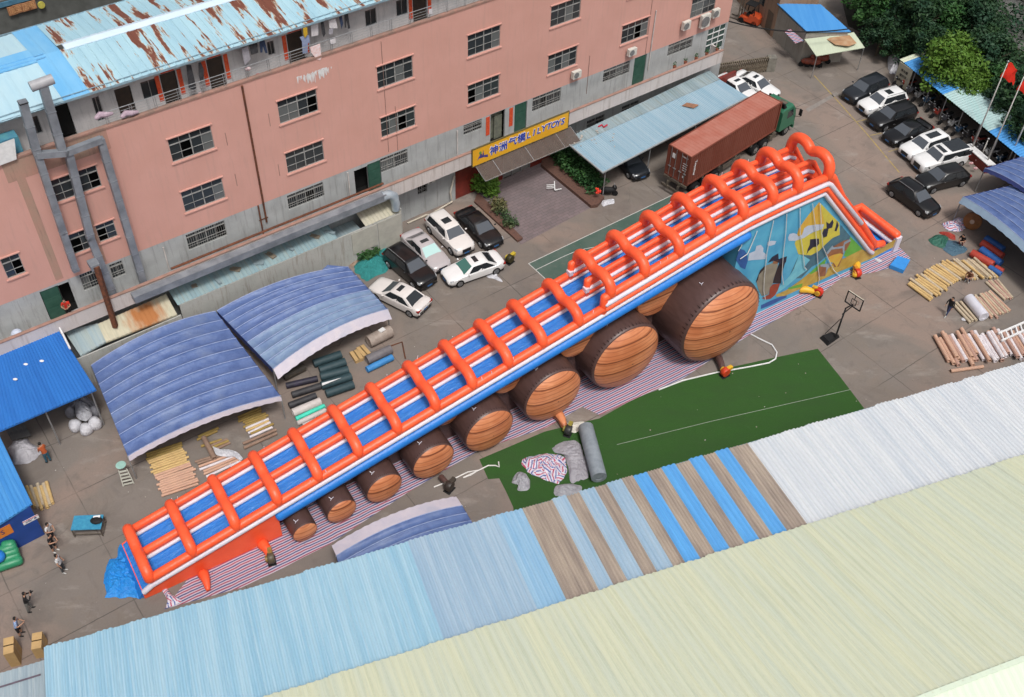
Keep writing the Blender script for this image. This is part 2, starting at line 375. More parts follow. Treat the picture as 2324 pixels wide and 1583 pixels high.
mb = MB(); mb.wall(EX0, EX1, 0, 4.2, YF+.003, [(43.0, 45.9, 0, 2.9)]); obj('entrance_wall', mb, M_DRED, bld)
# near-black backing a little behind the windows, room darkness put into its colour
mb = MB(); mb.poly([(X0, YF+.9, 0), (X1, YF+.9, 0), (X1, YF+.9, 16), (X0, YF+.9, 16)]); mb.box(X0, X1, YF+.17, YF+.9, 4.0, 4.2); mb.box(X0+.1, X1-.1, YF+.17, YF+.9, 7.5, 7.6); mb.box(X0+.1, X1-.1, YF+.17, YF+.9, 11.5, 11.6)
obj('unlit_room_backing', mb, M_DARK, bld)
rw = random.Random(3)
def window(h, mull=(.25, .5, .75), tr=.3, bars=False, sill=True):
    a, b, c, d = h; y = YF+.1; mb = MB(); t = .035
    for x in (a, b-t): mb.box(x, x+t, y-.04, y+.02, c, d)
    for z in (c, d-t): mb.box(a+t, b-t, y-.04, y+.02, z, z+t)
    zt = d-(d-c)*tr
    mb.box(a+t, b-t, y-.043, y+.018, zt, zt+.07)
    for q in mull:
        x = a+(b-a)*q; w = .07 if abs(q-.5) < .01 and len(mull) > 1 else .03
        mb.box(x-w/2, x+w/2, y-.046, y+.015, c+t, d-t)
    zz = c+(zt-c)*.45; mb.box(a+t, b-t, y-.038, y+.012, zz, zz+.022)
    if bars:
        n = int((b-a)/.16)
        for k in range(1, n): x = a+(b-a)*k/n; mb.box(x-.008, x+.008, y-.09, y-.07, c, d)
        for z in (c+.3, d-.3): mb.box(a, b, y-.092, y-.068, z, z+.02)
    if sill:
        mb.cm = 1; mb.box(a-.12, b+.12, YF-.09, YF-.003, c-.13, c-.03); mb.box(a-.1, b+.1, YF-.1, YF-.003, d+.06, d+.13); mb.cm = 0
    w = obj('window', mb, [M_FRAME, M_PINK], bld)
    g = MB(); ng = len(mull)+1
    xs = [a]+[a+(b-a)*q for q in mull]+[b]; op = rw.randrange(ng) if rw.random() < .5 else -1
    for k in range(ng):
        g.cm = 1 if rw.random() < .28 else 0
        if k != op: g.poly([(xs[k], y, c), (xs[k+1], y, c), (xs[k+1], y, zt), (xs[k], y, zt)])
        g.cm = 0; g.poly([(xs[k], y, zt), (xs[k+1], y, zt), (xs[k+1], y, d), (xs[k], y, d)])
    obj('pane', g, [M_GLASS, M_GLASS2], w)
    return w
for h in UP_+LO_: window(h, (.25, .5, .75) if h[1]-h[0] > 2 else (.5,))
for h in GA_[:-1]: window(h, (.25, .5, .75) if h[1]-h[0] > 2 else (.5,), .25, True, False)
h = GA_[-1]; mb = MB()
for k in range(4): x = h[0]+(h[1]-h[0])*k/3; mb.box(x-.03, x+.03, YF+.05, YF+.1, h[2], h[3])
for k in range(4): z = h[2]+.7+(h[3]-h[2]-.75)*k/3; mb.box(h[0], h[1], YF+.045, YF+.105, z-.03, z+.03)
w = obj('window', mb, M_WHITE, bld); g = MB(); g.poly([(h[0], YF+.12, h[2]), (h[1], YF+.12, h[2]), (h[1], YF+.12, h[3]), (h[0], YF+.12, h[3])]); obj('pane', g, N('green_glass', .15, 0, .6).col((.035, .07, .062)), w)
for h in ((34.6, 35.5, 2.0, 3.2), (31.7, 32.9, .2, 2.4), (52, 54, .9, 2.4), (56, 58, .9, 2.4)): window(h, (.5,), .3, True, False)
for a, b, c, d, kind in DOORS:
    if kind == 'green':
        mb = MB(); mb.box(a+.04, b-.04, YF+.06, YF+.1, c, d-.04)
        for k in range(3): mb.box(a+.12, b-.12, YF+.045, YF+.06, c+.2+k*.85, c+.9+k*.85)
        obj('door', mb, M_GDOOR, bld)
    elif kind == 'lobby':
        mb = MB(); mb.box(a, b, YF+.5, YF+.55, c, d); mb.box(a+.6, b-.1, YF+.3, YF+.5, c, d-.6); obj('door', mb, flat('lobby', (.16, .17, .13), (.10, .11, .09), .5, 3), bld)
for a, b in ((41.2, 41.56), (43.5, 43.86)): mb = MB(); mb.box(a, b, YF-.03, YF-.004, 5.1, 6.82); obj('door_couplet', mb, M_REDP, bld)
# entrance doors
mb = MB()
for x in (43.0, 43.95, 44.9, 45.83): mb.box(x, x+.07, YF-.02, YF+.06, 0, 2.9)
mb.box(43.07, 45.83, YF-.015, YF+.055, 2.15, 2.22); mb.box(43.07, 45.83, YF-.015, YF+.055, 2.83, 2.9)
w = obj('door', mb, M_STEEL, bld); g = MB(); g.poly([(43, YF+.1, 0), (45.9, YF+.1, 0), (45.9, YF+.1, 2.9), (43, YF+.1, 2.9)]); obj('pane', g, N('door_glass', .15, 0, .6).col((.20, .20, .19)), w)
# ledge: slab, solid parapet and coping
LX1 = 66.42; mb = MB(); mb.box(X0, LX1, 56.2, YF, 4.02, 4.2); mb.box(X0, LX1, 56.03, 56.2, 4.02, 5.22); mb.box(LX1-.17, LX1-.005, 56.2, YF, 4.2, 5.2)
obj('ledge', mb, M_CREAM, bld)
mb = MB(); mb.box(X0, LX1, 55.99, 56.24, 5.222, 5.29); obj('ledge_coping', mb, M_COPE, bld)
mb = MB(); mb.box(X0, X1+.03, YF-.06, YF+.24, 16.722, 16.86); obj('parapet_coping', mb, M_COPE, bld)
# terrace floor, back wall with doors
mb = MB(); mb.box(X0, X1, YF+.2, 67.2, 15.85, 16.0); obj('terrace_floor', mb, flat('terrace', (.30, .29, .27), (.2, .19, .18), .8, 1), bld)
YT = 59.0
tb = [(d, d+1.05, 16.0, 18.0) for d in (14.3, 17.55, 21.6, 32.2, 36.3)]
def FT(px, py): q = FB.pl(px, py, YT); return q.x
tdoors = [(FT(268, 240), FT(303, 225), 16.0, 18.05), (FT(372, 215), FT(408, 205), 16.0, 18.1), (FT(475, 175), FT(510, 160), 16.0, 18.1), (FT(128, 290), FT(166, 275), 16.0, 18.2), (FT(655, 120), FT(690, 100), 16.0, 18.1), (FT(938, 40), FT(970, 30), 16.0, 18.1)]
twins = [(FT(320, 200), FT(358, 190), 16.75, 18.0), (FT(215, 250), FT(232, 245), 16.3, 18.0), (FT(75, 310), FT(98, 300), 16.8, 18.0), (FT(830, 55), FT(855, 45), 16.8, 18.0), (FT(606, 105), FT(622, 100), 17.0, 18.0), (FT(900, 30), FT(925, 20), 16.8, 18.0)]
tdoors = [(min(a, b), max(a, b), c, d) for a, b, c, d in tdoors]; twins = [(min(a, b), max(a, b), c, d) for a, b, c, d in twins]
mb = MB(); mb.wall(X0, X1, 16.0, 19.0, YT, tdoors+twins); obj('terrace_wall', mb, plaster('terrace_plaster', (.52, .50, .50), (.44, .43, .44), (.25, .25, .26), .8), bld)
mb = MB(); mb.poly([(X0, YT+1.2, 16.0), (X1, YT+1.2, 16.0), (X1, YT+1.2, 19), (X0, YT+1.2, 19)]); obj('unlit_room_backing', mb, M_DARK, bld)  # same near-black backing, indoor darkness as colour, behind the terrace openings
for k, (a, b, c, d) in enumerate(tdoors):
    mb = MB(); mb.box(a+.05, b-.05, YT+.1, YT+.14, c, d-.05); obj('door', mb, [flat('brown_door', (.045, .03, .022), (.03, .022, .018), .5, 3), M_DARK][k == 3], bld)
    if k in (1, 2, 4, 5):
        
        for q in ((a-.34, a-.06, c+.3, d), (b+.06, b+.34, c+.3, d), (a+.1, b-.1, d+.03, d+.26)): mb = MB(); mb.box(q[0], q[1], YT-.03, YT-.004, q[2], q[3]); obj('door_couplet', mb, M_REDP, bld)
for a, b, c, d in twins:
    mb = MB(); mb.box(a, a+.04, YT+.04, YT+.09, c, d); mb.box(b-.04, b, YT+.04, YT+.09, c, d); mb.box((a+b)/2-.02, (a+b)/2+.02, YT+.04, YT+.09, c, d); mb.box(a+.04, b-.04, YT+.035, YT+.085, d-.04, d); mb.box(a+.04, b-.04, YT+.035, YT+.085, c, c+.04); w = obj('window', mb, M_STEEL, bld)
    mb = MB(); mb.poly([(a, YT+.1, c), (b, YT+.1, c), (b, YT+.1, d), (a, YT+.1, d)]); obj('pane', mb, M_GLASS, w)
# steel railing on the parapet
mb = MB(); RX0 = 12.9; y = YF+.1
for z in (17.74, 17.5, 17.3, 17.1): mb.cyl((RX0, y, z), (X1-.2, y, z), .028 if z > 17.7 else .014, 6)
x = RX0
while x < X1:
    for dx in (0, .13): mb.cyl((x+dx, y, 16.86), (x+dx, y, 17.74), .022, 6)
    x += 1.55
obj('railing', mb, M_STEEL, bld)
# --- the roofs
def roofsheet(mb, x0, x1, y0, z0, y1, z1, pitch, amp, nseg=4, prof=None):
    """corrugated sheet, ribs run from (y0,z0) to (y1,z1)"""
    n = max(2, int(round((x1-x0)/pitch))); prof = prof or [0, .1, 1, 1][:nseg]
    d = Vector((0, y1-y0, z1-z0)); nn = Vector((0, -(z1-z0), (y1-y0))).normalized()
    if nn.z < 0: nn = -nn
    cols = []
    for k in range(n):
        for j, q in enumerate(prof):
            cols.append((x0+(x1-x0)*(k+j/len(prof))/n, q*amp))
    cols.append((x1, 0)); b = len(mb.v)
    for x, h in cols: mb.v.append((x, y0+nn.y*h, z0+nn.z*h)); mb.v.append((x, y1+nn.y*h, z1+nn.z*h))
    for i in range(len(cols)-1):
        q = b+2*i; mb.face((q, q+2, q+3, q+1) if y1 > y0 else (q+1, q+3, q+2, q))
def rusty_roof():
    n = N('rusty_blue_roof', .55, 0, .35)
    b = n.mix(n.ramp(n.noise(.5, 5, n.coord((2, .4, 1))), [(.35, 0), (.65, 1)]), (.36, .545, .62), (.30, .48, .57))
    v = n.coord((1.25, .16, .2), loc=(.3, .7, 0)); f = n.noise(1.0, 10, v, .66, .2)
    b = n.mix(n.ramp(f, [(.532, 0), (.54, 1)]), b, (.42, .32, .23))
    b = n.mix(n.ramp(f, [(.55, 0), (.558, 1)]), b, (.16, .055, .035))
    n.bump(n.noise(8, 4), .1, .02); return n.col(b)
M_RR = rusty_roof()
M_BR = flat('bright_blue_sheet', (.14, .40, .68), (.19, .45, .70), .45, 1.2, stretch=(1, .3, 1))
M_PR = flat('pale_blue_sheet', (.37, .55, .64), (.42, .59, .66), .5, 1, stretch=(2, .4, 1))
M_FL = flat('flashing', (.60, .70, .80), (.54, .66, .76), .45, 1)
ribp = [0, 0, 0, 0, 0, 0, 1, .9]
mb = MB(); roofsheet(mb, 12.6, 70, 57.98, 18.98, 62.75, 19.5, .55, .05, prof=ribp); roofsheet(mb, 12.6, 70, 67.3, 19.0, 63.3, 19.5, .55, .05, prof=ribp)
obj('roof', mb, M_RR, bld)
mb = MB(); roofsheet(mb, 11.0, 12.6, 57.98, 18.98, 62.75, 19.5, .8, .03, prof=ribp); roofsheet(mb, 11.0, 12.6, 67.3, 19.0, 62.75, 19.5, .8, .03, prof=ribp); mb.box(X0, 11.0, 62.1, 63.7, 19.48, 19.56)
for yy in (62.35, 62.75): mb.box(X0, 11.6, yy-.02, yy+.02, 19.56, 19.6)
obj('roof_blue_band', mb, M_BR, bld)
mb = MB(); roofsheet(mb, X0, 11.0, 57.9, 18.95, 62.15, 19.45, .9, .03, prof=ribp); roofsheet(mb, X0, 11.0, 67.2, 18.98, 63.65, 19.45, .9, .03, prof=ribp); obj('roof_pale_panel', mb, M_PR, bld)
mb = MB(); mb.hexa([(12.9, 62.5, 19.49), (70, 62.5, 19.49), (70, 63.45, 19.5), (12.9, 63.45, 19.5), (12.9, 62.5, 19.54), (70, 62.5, 19.54), (70, 63.0, 19.64), (12.9, 63.0, 19.64)]); obj('roof_ridge_cap', mb, M_FL, bld)
mb = MB(); mb.box(X0, 70, 58.25, 58.3, 19.07, 19.1); mb.box(X0, 70, 57.95, 57.99, 18.86, 19.0); mb.box(X0, 70, 67.3, 67.33, 18.9, 19.06); obj('gutter_edge', mb, flat('gutter', (.25, .38, .45), (.18, .25, .3), .5, 3), bld)
# drain pipes and cable runs on the facade (parts of the building)
mb = MB(); mb.cyl((21.72, YF-.09, 5.3), (21.72, YF-.09, 16.6), .075, 8); mb.cyl((21.3, YF-.1, 4.3), (21.3, YF-.1, 7.0), .06, 8); mb.box(21.2, 21.9, YF-.06, YF-.01, 5.6, 5.66)
obj('drain_pipe', mb, M_RUST, bld)
mb = MB()
for q, z0, z1 in ((32.2, 7.2, 16.4), (57.95, 6.9, 16.5), (33.0, 7.0, 10.9), (51.6, 5.3, 8.9)): mb.cyl((q, YF-.03, z0), (q, YF-.03, z1), .02, 6)
for q in ((20.1, 9.2), (20.0, 12.6), (23.2, 12.9), (23.3, 8.7)): mb.box(q[0], q[0]+.04, YF-.02, YF-.003, q[1], q[1]+1.0)
obj('conduit', mb, flat('conduit', (.20, .12, .10), (.3, .2, .17), .7, 3), bld)
mb = MB()
for q, z0, z1 in ((14.1, 4.4, 6.6), (28.6, 4.3, 6.8), (38.4, 4.3, 6.7), (58.5, 5.3, 10.9)): mb.cyl((q, YF-.08, z0), (q, YF-.08, z1), .05, 8)
obj('downpipe', mb, flat('pale_pipe', (.55, .52, .50), (.42, .38, .36), .6, 3), bld)
# white splashes of paint on the upper wall
mb = MB(); rp = random.Random(5)
for k in range(95):
    x = 25.6+rp.random()**.6*2.3+rp.gauss(0, .12); z = 15.9-rp.random()*.25; l = rp.uniform(.08, .75)*(1.1-abs(x-26.9)/2.4); w = rp.uniform(.015, .07)
    if l > 0: yy = YF-.004-.0004*k; mb.poly([(x-w, yy, z), (x-w*.4, yy, z-l), (x+w*.4, yy, z-l), (x+w, yy, z)])
obj('paint_splash', mb, M_WHITE, bld)
# broken, stained edge of wall around the exhaust ducts
mb = MB(); mb.box(6.4, 12.7, YF-.012, YF-.003, 15.3, 16.7); mb.box(6.9, 7.4, YF-.014, YF-.003, 7.2, 16.5); mb.box(9.85, 10.3, YF-.014, YF-.003, 7.2, 15.3); obj('stained_patch', mb, M_BROWNSTAIN, bld)
# ---------------------------------------------------------------- the inflatable slide
def vinyl(name, c, c2, rough=.42, bs=4.5, bst=.45):
    n = N(name, rough, 0, .45)
    b = n.mix(n.ramp(n.noise(.9, 4), [(.35, 0), (.65, 1)]), c, c2)
    n.bump(n.noise(bs, 3, None, .5, .4), bst, .05); return n.col(b)
M_OR = vinyl('orange_vinyl', (.93, .12, .04), (.86, .095, .03))
M_VW = vinyl('white_vinyl', (.66, .64, .70), (.60, .57, .66))
M_VB = vinyl('blue_vinyl', (.018, .19, .60), (.015, .16, .52))
def deckmat():
    n = N('slide_bed_vinyl', .35, 0, .5)
    f = n.noise(2.2, 4, n.coord((.8, 3.2, 1), (0, 0, .35)), .6, .6)
    n.bump(f, .55, .12); return n.col(n.mix(n.ramp(f, [(.35, 0), (.7, 1)]), (.022, .165, .56), (.04, .22, .62)))
M_DECK = deckmat()
def brownvinyl():
    n = N('brown_vinyl', .4, 0, .5)
    f = n.noise(1.2, 4, n.coord((3, 1, 3)), .5, .3)
    n.bump(f, .35, .08); return n.col(n.mix(f, (.105, .058, .052), (.060, .032, .028)))
M_BV = brownvinyl()
def woodvinyl():
    n = N('wood_print_vinyl', .42, 0, .45)
    v = n.coord((.30, .3, 1.0)); x = n.xyz(v)
    w = n.new('ShaderNodeTexWave', wave_type='BANDS', bands_direction='Z'); w.inputs['Scale'].default_value = .30; w.inputs['Distortion'].default_value = 1.6; w.inputs['Detail'].default_value = 2; w.inputs['Detail Scale'].default_value = .6
    n.link(v, w.inputs['Vector'])
    fine = n.noise(3.0, 6, n.coord((.25, .25, 2.6)), .65, .8)
    b = n.mix(n.ramp(fine, [(.3, 0), (.7, 1)]), (.52, .175, .068), (.70, .31, .155))
    b = n.mix(n.ramp(n.noise(.5, 3), [(.35, 0), (.65, .7)]), b, (.43, .13, .05))
    w2 = n.new('ShaderNodeTexWave', wave_type='BANDS', bands_direction='Z'); w2.inputs['Scale'].default_value = .95; w2.inputs['Distortion'].default_value = 5; w2.inputs['Detail'].default_value = 3; w2.inputs['Detail Scale'].default_value = .5
    n.link(v, w2.inputs['Vector'])
    b = n.mix(n.ramp(w2.outputs['Fac'], [(.82, 0), (.97, .5)]), b, (.25, .065, .028))
    b = n.mix(n.ramp(w.outputs['Fac'], [(.955, 0), (.99, .9)]), b, (.16, .045, .02))
    n.bump(w.outputs['Fac'], .25, .06)
    return n.col(b)
M_WOOD = woodvinyl()
SREF = [(0, .5), (.9, 1.03), (41.4, 9.28), (43.5, 9.62), (46.5, 9.84), (50.33, 9.93), (57.9, 1.38), (58.6, .8)]
def zl(s):                            # height of the lower white welt along the near side
    for (a, za), (b, zb) in zip(SREF, SREF[1:]):
        if s <= b: return za+(zb-za)*(s-a)/(b-a)
    return SREF[-1][1]
SH, SA = 31.9, 50.33                  # where the side walls rise, apex
def line(s0, s1, w, dz, ds=0):
    ks = [s0]+[x for x, _ in SREF if s0 < x < s1]+[s1]
    out = []
    for a, b in zip(ks, ks[1:]):
        n = max(1, int((b-a)/1.2))
        for k in range(n): out.append(a+(b-a)*k/n)
    out.append(s1)
    return [(s+ds, w, zl(s)+dz) for s in out]
slide = thing('inflatable_slide', 'very long orange and white inflatable slide climbing over log rollers to a painted end wall', 'inflatable slide', FS, (0, 0, 0))
def part(name, mb, m, sm=60, label=None, parent=None): return obj(name, mb, m, parent or slide, smooth=sm, label=label)
NW, MW, FWD = .12, 2.0, 3.86
# bed
def bed(u, v):
    s = .3+u*(SA+.1-.3); w = NW+(FWD-NW)*v
    return (s, w, zl(s)-.14+.03*abs(sin(v*pi*8)))
mb = MB(); mb.grid(bed, 200, 32); part('slide_bed', mb, M_DECK)
def bed2(u, v):
    s = SA+u*(58.8-SA); w = NW+(FWD-NW)*v
    return (s, w, max(zl(s)-.14, .3)+.03*abs(sin(v*pi*8)))
mb = MB(); mb.grid(bed2, 40, 32); part('slide_bed', mb, M_DECK)
# solid body under the bed
mb = MB()
def body(s0, s1, w0, w1, top, bot):
    n = max(1, int((s1-s0)/1)); rr = []
    for k in range(n+1):
        s = s0+(s1-s0)*k/n; b = bot(s); t = max(zl(s)+top, b+.02); rr.append([(s, w0, b), (s, w1, b), (s, w1, t), (s, w0, t)])
    mb.rings(rr)
body(.25, 8.75, .0, 4.0, -.17, lambda s: 0.0 if s > 1 else .06)
part('base_skirt', mb, M_OR, 30)
mb = MB(); body(8.76, 43.6, .25, 3.75, -.2, lambda s: zl(s)-.95); part('under_beam', mb, M_VB, 30)
mb = MB(); body(9.5, 43.6, 1.4, 3.0, -.96, lambda s: .03); part('support_wall', mb, M_BV, 30)
mb = MB(); mb.tube(line(8.8, 43.6, .02, -.62), .36, 12, True); mb.tube(line(8.8, 43.6, 3.98, -.62), .36, 12, True); part('edge_beam', mb, M_VB)
# side walls: sheet between the tubes
def wallsheet(s0, s1, w, t, z0, z1, mat):
    mb = MB(); ks = line(s0, s1, w, 0); mb.rings([[(s, w-t/2, z+z0), (s, w+t/2, z+z0), (s, w+t/2, z+z1), (s, w-t/2, z+z1)] for s, _, z in ks]); return part('wall_panel', mb, mat, 30)
for w, wh in ((NW, NW-.14), (MW, MW-.17), (FWD, FWD-.17)):
    nr = w == NW
    wallsheet(.9, SH, w, .3, -.15, .45, M_OR); wallsheet(SH, 58.5, w, .3, -.15, 1.3, M_OR)
    if nr: mb = MB(); mb.tube(line(.35 if nr else .9, 58.4, wh+.02, 0), .18, 10, True); part('white_tube', mb, M_VW)
    else: mb = MB(); mb.tube(line(1.0, SA-.1, wh, .05), .145, 8, True); part('white_tube', mb, M_VW)
    # second stack of tubes on the high part
    mb = MB(); mb.tube(line(SH+.1, 58.0, w-(.14 if nr else .13), .44), .2, 10, True); part('orange_tube', mb, M_OR)
    if nr:
        up = line(SH+.05, SA, wh-.01, .88); up = [p for p in up]+[(SA+.35, wh-.01, zl(SA)+.62), (55.6, wh-.01, 5.15)]
        mb = MB(); mb.tube(up, .2, 10, True); part('white_tube', mb, M_VW)
    else:
        up = line(SH+.1, SA-.1, wh, .78)
        if w == FWD or True: up += [(SA+.5, wh, zl(SA)+.45)]
        mb = MB(); mb.tube(up, .15, 8, True); part('white_tube', mb, M_VW)
    mb = MB(); r = .28 if nr else .25
    mb.tube(line(1.1, SH, w, .47), r, 12, True); part('rail', mb, M_OR)
    hi = line(SH-.05, SA, w, 1.38)+[(SA+.5, w, zl(SA)+1.15)]+[(s, w, zl(s)+1.25) for s in (52.5, 54, 55.6)]+[(58.0, w, 2.3), (58.5, w, 1.55)]
    mb = MB(); mb.tube(hi, [(.28 if nr else .2)]*len(hi), 12, True); part('rail', mb, M_OR)
    mb = MB(); mb.tube([(SH, w, zl(SH)+.1), (SH, w, zl(SH)+1.4)], r*.95, 12, True); part('rail_step', mb, M_OR)
    if not nr:
        mb = MB(); mb.box(SH-.32, SH-.02, w-.34, w+.05, zl(SH)+.62, zl(SH)+.95); part('wall_end_cap', mb, M_VW)
# entry lip
mb = MB(); mb.hexa([(-.05, .15, .02), (.3, .15, .02), (.3, 3.85, .02), (-.05, 3.85, .02), (.0, .15, .2), (.6, .15, .75), (.6, 3.85, .75), (.0, 3.85, .2)]); part('entry_step', mb, M_VB)
# arches: a pair of hoops over the two lanes
AS = [.89, 3.55, 6.28, 8.96, 11.6, 14.3, 16.95, 19.6, 22.2, 24.8, 27.3, 30.0, 32.35, 34.95, 37.65, 40.15, 42.8, 45.3, 47.5, 50.3]
for k, s in enumerate(AS):
    hi = s > SH; base = zl(s)+(1.38 if hi else .47); H = ({19: 1.3, 18: 1.15, 17: 1.0}.get(k, .92)) if hi else .62+.006*s
    pts = []
    for lane in range(2):
        w0 = NW+(MW-NW)*lane; w1 = MW if lane == 0 else FWD; dip = H*.76
        for j in range(13):
            a = pi*j/12
            if lane == 1 and j == 0: continue
            b = 0
            w = (w0+w1)/2-(w1-w0)/2*cos(a); h = H*sin(a)**.6 if 0 < j < 12 else 0
            inner = (lane == 0 and j > 6) or (lane == 1 and j < 6)
            if inner: h = max(h, dip)
            pts.append((s, w, base+h))
    mb = MB(); mb.tube(pts, .315+.0012*s, 14, True); part('arch', mb, M_OR)
# small white tie tags sticking up from the rails
rq = random.Random(19)
for k in range(30):
    s = 3+rq.random()*44; w = rq.choice((NW-.1, FWD+.1, FWD+.15)); z = zl(s)+(1.6 if s > SH else .72); mb = MB(); mb.tube([(s, w, z-.05), (s+rq.uniform(-.08, .08), w+rq.uniform(-.1, .1), z+.2)], .025, 5); part('tie_tag', mb, M_VW)
# landing basin
mb = MB(); mb.box(58.2, 61.4, .1, 4.3, .02, .32); part('landing_mat', mb, vinyl('landing_blue', (.02, .24, .70), (.018, .21, .62)))
mb = MB(); mb.tube([(58.3, 4.25, 1.5), (61.2, 4.25, 1.45), (61.2, .25, 1.4)], .36, 12, True); mb.box(58.3, 61.25, 4.1, 4.4, .1, 1.4); mb.box(61.05, 61.35, .3, 4.3, .1, 1.35); part('landing_wall', mb, M_OR)
mb = MB(); mb.tube([(58.4, 4.0, .72), (60.98, 4.0, .7), (60.98, .35, .68)], .2, 10, True); part('white_tube', mb, M_VW)
mb = MB(); mb.box(60.95, 61.5, -.1, .24, .05, 1.35); part('landing_post', mb, M_VW)
mb = MB(); mb.tube([(58.4, NW, 1.7), (59.6, .2, 1.25)], .3, 12, True); mb.tube([(58.4, MW, 1.45), (59.2, MW, 1.1)], .28, 12, True); part('wall_end', mb, M_OR)
# log rollers: a brown drum with a domed wood-print face
LOGS = [(41.03, -1.86, 3.45), (33.86, -.63, 2.81), (27.99, -.61, 2.26), (23.02, -.72, 1.83), (18.84, -.83, 1.51), (15.32, -.92, 1.24), (12.38, -.96, .99), (9.88, -1.07, .8)]
for k, (s, w, r) in enumerate(LOGS):
    far = 3.7-w*.9; mb = MB(); rr = []; NN = 44
    prof = [(w+.02, .955), (w+.10, .985), (w+.28, 1.0), (w+1.2, 1.012), ((w+far)/2, 1.02), (far-.3, 1.0), (far, .95)]
    for y, q in prof: rr.append([(s+r*q*cos(2*pi*i/NN)*(1+.004*sin(9*i)), y, r*1.0+r*q*sin(2*pi*i/NN)*(1 if sin(2*pi*i/NN) > -.94 else .985)) for i in range(NN)])
    mb.rings(rr); mb.cm = 1
    for i in range(60):
        a = 2*pi*i/60; l = .16+.12*((i*7) % 5)/5
        mb.poly([Vector((s+r*(1.0+.008)*cos(a+d), y, r+r*(1.0+.008)*sin(a+d))) for y, d in ((w+.12, -.012), (w+.12, .012), (w+.12+l*r*.45, 0))])
    lg = part('log_roller', mb, [M_BV, flat('seam_dark', (.022, .010, .008))], 50, None)
    mb = MB(); rr = []
    for q, dy in ((.955, .02), (.9, -.05), (.78, -.13), (.55, -.2), (.28, -.24), (.02, -.25)):
        rr.append([(s+r*q*cos(2*pi*i/NN), w+dy*r*1.0, r+r*q*sin(2*pi*i/NN)) for i in range(NN)])
    mb.rings(rr, cap=False); obj('log_face', mb, M_WOOD, lg, smooth=True)
    mb = MB(); a = R(112); c = Vector((s+r*1.02*cos(a), w+r*.35+.2, r+r*1.02*sin(a))); 
    for d in ((.22, .05, 0), (-.1, .2, .03), (-.12, -.15, .02)): mb.tube([c, c+Vector(d)*.8+Vector((0, 0, .05))], .02, 5)
    obj('tie_strap', mb, M_VW, lg)
for (s1, w1, r1), (s2, w2, r2) in zip(LOGS, LOGS[1:]):
    s = (s1-r1+s2+r2)/2; r = (r1+r2)/2*.55; w = .75; zc = (zl(s)-.95)-r*.95; NN = 32; mb = MB()
    mb.rings([[(s+r*q*cos(2*pi*i/NN), y, max(.03, zc+r*q*sin(2*pi*i/NN))) for i in range(NN)] for y, q in ((w+2.6, .97), (w+.25, 1), (w+.05, .97), (w-.03, .7), (w-.05, .02))])
    part('spacer_log', mb, M_WOOD, 50)
# painted side wall beneath the steep end
def PM(x, y, w=0): return FS.pl(1675+x/6, 446.7+y/6, w)
def mural(name, pxs, mat, w=-.004, label=None):
    mb = MB(); pts = [PM(x, y, .06) for x, y in pxs]; mb.poly([(p.x, .06+w, p.z) for p in pts]); return part(name, mb, mat, False, label)
SKYB = vinyl('mural_sky', (.075, .34, .55), (.10, .42, .62)); 
def skym():
    n = N('mural_sky_paint', .5, 0, .35); x = n.xyz()
    b = n.mix(n.ramp(n.noise(.4, 5), [(.35, 0), (.65, 1)]), (.06, .29, .50), (.11, .42, .60)); n.bump(n.noise(1.5, 4), .3, .08); return n.col(b)
mb = MB(); top = line(43.2, 58.2, 0, -.16); ring = [(s, z) for s, _, z in top]
out = [(43.2, .03)]+[(58.5, .03)]
pts = [(43.2, .03), (59.2, .03), (58.6, .8)]+[(s, z) for s, z in reversed(ring)]
b = len(mb.v); n_ = len(pts); mb.v += [(s, .06, z) for s, z in pts]+[(s, 3.9, z) for s, z in pts]
mb.face([b+i for i in range(n_)]); mb.face([b+n_+i for i in range(n_-1, -1, -1)])
for i in range(n_): j = (i+1) % n_; mb.face((b+i, b+n_+i, b+n_+j, b+j))
part('mural_wall', mb, skym(), False)
pm = lambda nme, c, c2=None: flat(nme, c, c2, .5, 1.5)
GOLD = pm('mural_gold', (.62, .32, .05), (.58, .42, .06)); YEL = pm('mural_yellow', (.60, .52, .06), (.52, .44, .07)); TEAL = pm('mural_slate', (.045, .115, .17), (.07, .17, .22)); NAVY = pm('mural_navy', (.02, .022, .05)); CLD = pm('mural_cloud', (.50, .55, .66), (.42, .48, .60))
GRN = pm('mural_green', (.10, .33, .045), (.14, .40, .06)); SAND = pm('mural_sand', (.50, .36, .08), (.40, .26, .05)); BRN = pm('mural_brown', (.22, .085, .045), (.30, .13, .06)); TAN = pm('mural_tan', (.28, .25, .19), (.22, .19, .15)); AQ = pm('mural_aqua', (.12, .42, .55), (.18, .50, .60)); DRK = pm('mural_dark', (.03, .018, .022)); RDD = pm('mural_red', (.33, .055, .025), (.25, .045, .02)); SIL = pm('mural_silver', (.30, .36, .42), (.2, .26, .32)); BL2 = pm('mural_blue', (.03, .10, .32))
mural('mural_glow', [(1105, 75), (1180, 150), (1190, 380), (1000, 430), (860, 600), (780, 590), (830, 430), (950, 260)], GOLD, -.004)
mural('mural_glow', [(1120, 90), (1380, 360), (1385, 520), (1290, 560), (1200, 640), (1100, 740), (990, 800), (820, 785), (770, 640), (800, 560), (1000, 500), (1180, 370)], YEL, -.008)
mural('mural_sea', [(1395, 380), (1530, 545), (1500, 640), (1300, 760), (1180, 830), (1100, 900), (1000, 960), (860, 1110), (700, 1120), (700, 1080), (830, 790), (990, 800), (1100, 740), (1200, 640), (1290, 560), (1385, 520)], TEAL, -.006)
mural('mural_water', [(830, 790), (880, 800), (980, 860), (900, 960), (940, 1000), (800, 1100), (640, 1240), (510, 1330), (560, 1230), (700, 1080), (760, 980)], AQ, -.010)
